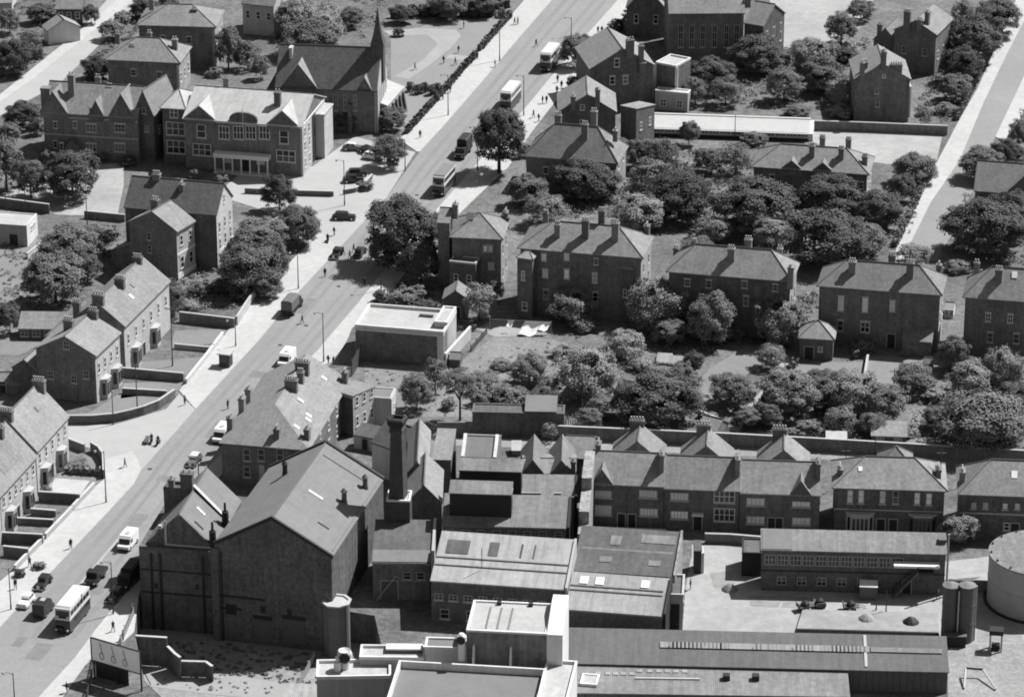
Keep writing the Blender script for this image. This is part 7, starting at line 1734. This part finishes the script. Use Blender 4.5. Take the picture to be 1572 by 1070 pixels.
car(557, 232, 'pale car nearest the white framed villa on the forecourt', M_CARG, hd=R(-8), roof=M_CREAM, zz=.05)
car(563, 270, 'black car on the forecourt inside the curved wall', M_CARK, hd=R(10), zz=.05)
car(558, 280, 'second dark car on the forecourt nearest the curved wall', M_CARK, hd=R(4), zz=.05)
car(585, 248, 'white car on the forecourt beside the round street tree', M_CARW, hd=R(-30), zz=.05)
car(577, 240, 'dark car on the forecourt behind the white car', M_CARK, hd=R(-40), zz=.05)
car(512, 400, 'black car stopped at the left kerb of the junction', M_CARK)
car(548, 398, 'dark car waiting beside the great street tree', M_CARK, toward=False)
p_ = P(240, 678)
# motorcycle with sidecar
def bike(px, py, label, hd, side=False):
    g = P(px, py); o = thing('motorcycle', label, 'motorcycle', (g.x, g.y, .03), hd)
    for x in (-.65, .65): link('wheel', cached('bw', lambda: MB().extr([(.33 * math.cos(2 * math.pi * i / 14), .33 * math.sin(2 * math.pi * i / 14)) for i in range(14)], -.05, .05, 'y').mesh('wheel', M_TYRE)), o, (x, 0, .33))
    link('frame', MB().extr([(-.6, .35), (.2, .3), (.62, .4), (.5, .95), (.4, .95), (.25, .85), (-.35, .8), (-.7, .7)], -.12, .12, 'y').mesh('frame', M_CARK), o)
    link('handlebar', MB().bar((.42, -.35, 1.0), (.42, .35, 1.0), .03).mesh('handlebar', M_CHROME), o)
    if side: link('sidecar', MB().extr([(-.9, .3), (.7, .3), (.95, .55), (.3, .8), (-.1, .75), (-.9, .85)], -1.1, -.5, 'y').mesh('sidecar', M_CARG), o); link('sidecar_wheel', CACHE['bw'], o, (0, -1.18, .33))
    return o
HD = spot(300, 629, 1)[1]
bike(233, 680, 'motorcycle combination waiting at the side street mouth', HD + .2, True)
bike(243, 683, 'second motorcycle beside the combination at the side street mouth', HD)
bike(503, 372, 'motorcycle at the junction above the black car', HD + .4)
# kiosk
p_ = P(347, 562); o = thing('roadside_kiosk', 'small dark kiosk with pale flat roof on the left pavement', 'kiosk', (p_.x, p_.y, .12), HD + R(90))
link('cabin', MB().box(-.9, -.9, 0, .9, .9, 2.3).mesh('cabin', M_IRON), o); link('roof', MB().box(-1.15, -1.15, 2.303, 1.15, 1.15, 2.5).mesh('roof', M_STONE), o)
for a in range(4): link('pane', cached('kp', lambda: MB().box(-.6, -.93, .9, .6, -.905, 2.0).mesh('pane', M_PANE)), o, (0, 0, 0), a * R(90))
# yard things
def cart(px, py, label, hd):
    g = P(px, py); o = thing('hand_cart', label, 'cart', (g.x, g.y, .03), hd)
    link('tray', MB().box(-1.2, -.7, .6, 1.2, .7, .75).box(-1.2, -.7, .753, -1.1, .7, 1.2).mesh('tray', M_WOOD), o); link('load', MB().lathe([(.7, .755), (.6, 1.2), (.2, 1.5)], 7).mesh('load', M_DARK), o)
    link('shaft', MB().bar((1.2, -.4, .65), (2.3, -.3, .4), .05).bar((1.2, .4, .65), (2.3, .3, .4), .05).mesh('shaft', M_WOOD), o)
    wheels(o, (-.2,), .75, .42, .1)
cart(1236, 936, 'small dark cart in the works yard, leftmost of three', R(20)); cart(1258, 932, 'loaded dark cart in the works yard between two others', R(100)); cart(1306, 936, 'flat dark cart in the works yard nearest the office', R(0))
g = P(1528, 1000); o = thing('loading_gantry', 'small open loading gantry on the sandy ground right of the silos', 'gantry', (g.x, g.y, .05), R(-8))
for x in (-.8, .8):
    for y in (0, 1.2): link('leg', cached('gl', lambda: MB().box(-.12, -.12, -.05, .12, .12, 2.6).mesh('leg', M_FRAMED)), o, (x, y, 0))
link('hopper', MB().box(-1, -.2, 2.603, 1, 1.4, 3.3).mesh('hopper', M_DARK), o); link('base_block', MB().box(-.6, .2, 0, .6, 1.1, .9).mesh('base_block', M_DARK), o)
g = P(1480, 1058); o = thing('pale_framework', 'angular pale framework lying at the bottom right edge', 'frame', (g.x, g.y, .05), 0)
link('beam', MB().bar((0, 0, .2), (.6, 3.8, 1.3), .16).mesh('beam', M_RENDER), o); link('beam', MB().bar((.6, 3.8, 1.3), (3.0, 3.6, 1.2), .16).mesh('beam', M_DARK), o); link('beam', MB().bar((3.0, 3.6, 1.2), (4.4, -.4, .2), .16).mesh('beam', M_RENDER), o)
# ---------------------------------------------------------------- people
SK = mat('skin', .30, .05, 1.0); CL = {'d': mat('dark_clothes', .03, .15, 1.0), 'g': mat('grey_clothes', .11, .15, 1.0), 'w': mat('pale_clothes', .45, .1, 1.0)}
def person_mesh(key, walk, seat=False):
    """one continuous skinned body, head with hair and clothes as material bands"""
    k = .28 if walk else .05
    J = [((0, 0, .95), .16), ((0, 0, 1.2), .155), ((0, 0, 1.42), .17), ((0, 0, 1.52), .065), ((.02, 0, 1.66), .115), ((.01, 0, 1.74), .09)]
    E = [(0, 1), (1, 2), (2, 3), (3, 4), (4, 5)]
    def chain(root, pts):
        prev = root
        for p, r in pts: J.append((p, r)); E.append((prev, len(J) - 1)); prev = len(J) - 1
    for s in (-1, 1):
        f = s * k
        if seat: chain(0, [((.1, s * .12, .9), .11), ((.45, s * .15, .82), .085), ((.3, s * .17, .42), .06), ((.42, s * .17, .34), .05)])
        else: chain(0, [((0, s * .1, .86), .115), ((f * .5 + .03, s * .1, .48), .075), ((f - .02, s * .1, .08), .05), ((f + .14, s * .11, .045), .045)])
        if seat: chain(2, [((0, s * .2, 1.40), .07), ((.22, s * .24, 1.2), .05), ((.46, s * .22, 1.08), .04), ((.52, s * .22, 1.06), .045)])
        else: chain(2, [((0, s * .2, 1.40), .07), ((-f * .3 - .03, s * .25, 1.12), .05), ((-f * .7 + .06, s * .25, .86), .04), ((-f * .7 + .09, s * .25, .78), .045)])
    me = bpy.data.meshes.new('body'); me.from_pydata([j[0] for j in J], E, [])
    ob = bpy.data.objects.new('tmp', me); COL.objects.link(ob)
    md = ob.modifiers.new('s', 'SKIN'); sb = ob.modifiers.new('d', 'SUBSURF'); sb.levels = 1
    for i, v in enumerate(me.skin_vertices[0].data): v.radius = (J[i][1], J[i][1]); v.use_root = (i == 0)
    dg = bpy.context.evaluated_depsgraph_get(); dg.update()
    out = bpy.data.meshes.new_from_object(ob.evaluated_get(dg)); bpy.data.objects.remove(ob)
    out.name = 'body'; out.materials.clear()
    top, bot = key
    for m in (CL[bot], CL[top], SK, M_DARK): out.materials.append(m)
    for p in out.polygons:
        c = p.center; p.material_index = 0 if c.z < .92 and abs(c.y) < .235 else 1 if c.z < 1.52 and not (abs(c.y) > .2 and c.z < .86) else 3 if c.z > 1.68 or (c.x < -.03 and c.z > 1.58) else 2
        p.use_smooth = True
    return out
PM = {}
def person(px, py, label, key='dd', walk=True, hd=None, z=.12, seat=False, group=None):
    kk = (key, walk, seat)
    if kk not in PM: PM[kk] = person_mesh(key, walk, seat)
    g = P(px, py); o = link('person', PM[kk], None, (g.x, g.y, z), rnd.uniform(0, 6.28) if hd is None else hd); tag(o, label, 'person', group)
UPR = HD - math.pi
for px, py, key, lab in ((109, 843, 'dd', 'person in dark clothes walking alone on the left pavement by the terrace'), (46, 871, 'gd', 'person in grey at the garden gate of the left terrace'), (24, 905, 'dg', 'person in dark coat beside the lamp post at the left edge'),
    (192, 718, 'gg', 'person in grey crossing the corner of the side street'), (284, 622, 'gd', 'person on the pavement beside the curved garden wall'), (350, 628, 'dg', 'person alone in the road above the white delivery van'),
    (464, 497, 'dg', 'person crossing the road below the covered lorry'), (499, 425, 'dd', 'person in dark clothes in the middle of the junction'), (560, 440, 'dd', 'person walking in the shadow of the great street tree'),
    (513, 362, 'dd', 'person standing in the mouth of the side street'), (504, 560, 'dd', 'taller of two dark figures by the shop corner'), (512, 562, 'dg', 'second dark figure by the shop corner'),
    (645, 213, 'gd', 'person on the pavement near the forecourt lamp post'), (646, 180, 'dd', 'person in dark clothes beside the churchyard hedge, lower of two'), (653, 172, 'dg', 'person beside the churchyard hedge, upper of two'),
    (680, 154, 'dd', 'person by the church side lamp post'), (691, 144, 'dd', 'person walking above the church side lamp post'), (733, 92, 'dd', 'person at the churchyard gate'), (760, 104, 'gd', 'person on the kerb opposite the churchyard gate'),
    (681, 98, 'dd', 'left one of two people on the church lawn path'), (699, 100, 'dd', 'right one of two people on the church lawn path'), (637, 108, 'gg', 'person in grey on the curved church path'), (704, 82, 'gw', 'pale figure at the end of the short church path'), (712, 44, 'dd', 'dark figure at the top of the church lawn'),
    (790, 39, 'dd', 'left of a pair on the upper church side pavement'), (795, 39, 'dd', 'right of a pair on the upper church side pavement'), (823, 72, 'dd', 'person crossing the upper road by the farthest bus'),
    (918, 53, 'dd', 'left of a pair on the upper right pavement'), (924, 53, 'dd', 'right of a pair on the upper right pavement'), (856, 128, 'dd', 'person on the right pavement below the far street tree'), (862, 137, 'dg', 'person on the right pavement at the shrub'),
    (855, 145, 'dd', 'person walking behind two others on the right pavement'), (833, 160, 'dd', 'left of the couple near the striped bus'), (839, 160, 'dg', 'right of the couple near the striped bus'), (819, 182, 'dd', 'person at the corner villa gate'), (827, 188, 'gd', 'person in grey below the corner villa gate'),
    (204, 940, 'wd', 'person in white top beside the brewery corner'), (174, 970, 'dd', 'person in dark clothes on the pavement above the hoarding'), (189, 984, 'gd', 'person in grey by the fence above the hoarding'), (103, 1064, 'dg', 'person on the pavement at the bottom edge'),
    (527, 392, 'dd', 'person beside the black car at the junction'), (537, 398, 'wd', 'person in pale top between two cars at the junction'), (543, 388, 'dg', 'person stepping into the road by the great street tree'), (1440, 920, 'gd', 'worker in grey in the yard before the silos'), (1060, 905, 'gd', 'worker in grey by the felt shed wall')):
    road = lab.find('road') > 0 or 'junction' in lab or 'street' in lab or 'lawn' in lab or 'church path' in lab or 'yard' in lab
    person(px, py, lab, key, walk=(px + py) % 3 > 0, z=.03 if road and 'pavement' not in lab else .12)
for (px, py, hd, lab) in ((233, 680, HD + .2, 'rider seated on the motorcycle combination'), (243, 683, HD, 'rider seated on the second motorcycle'), (503, 372, HD + .4, 'rider seated on the motorcycle at the junction')):
    person(px, py, lab, 'dd', False, hd, z=.0, seat=True)

fence('low fence along the right side of the narrow garden path', (1138, 658), (1206, 566), 1.0, m=M_WOODL)
wall('low pale wall between the two right-hand lawns', [(1326, 590), (1332, 552)], .8, m=M_RENDER)
wall('garden wall between the stone trimmed villa and its right neighbour', [(1462, 575), (1478, 535)], 1.4)
wall('garden wall left of the small outhouse', [(1178, 545), (1216, 522)], 1.3)
b = Building('garden_shed', 'little felt roofed shed in the far right gardens', 'shed', (1418, 560), (1432, 561), gy=570, depth=2.4); finish(b.main, 'gx', M_FELT, rh=.7, ov=.15, wm=M_WOOD)
b = Building('garden_shed', 'little pale roofed shed beside the pale loose tree in the long grass', 'shed', (690, 552), (706, 553), gy=563, depth=2.6); finish(b.main, 'gx', M_FLATG, rh=.7, ov=.15, wm=M_WOOD)
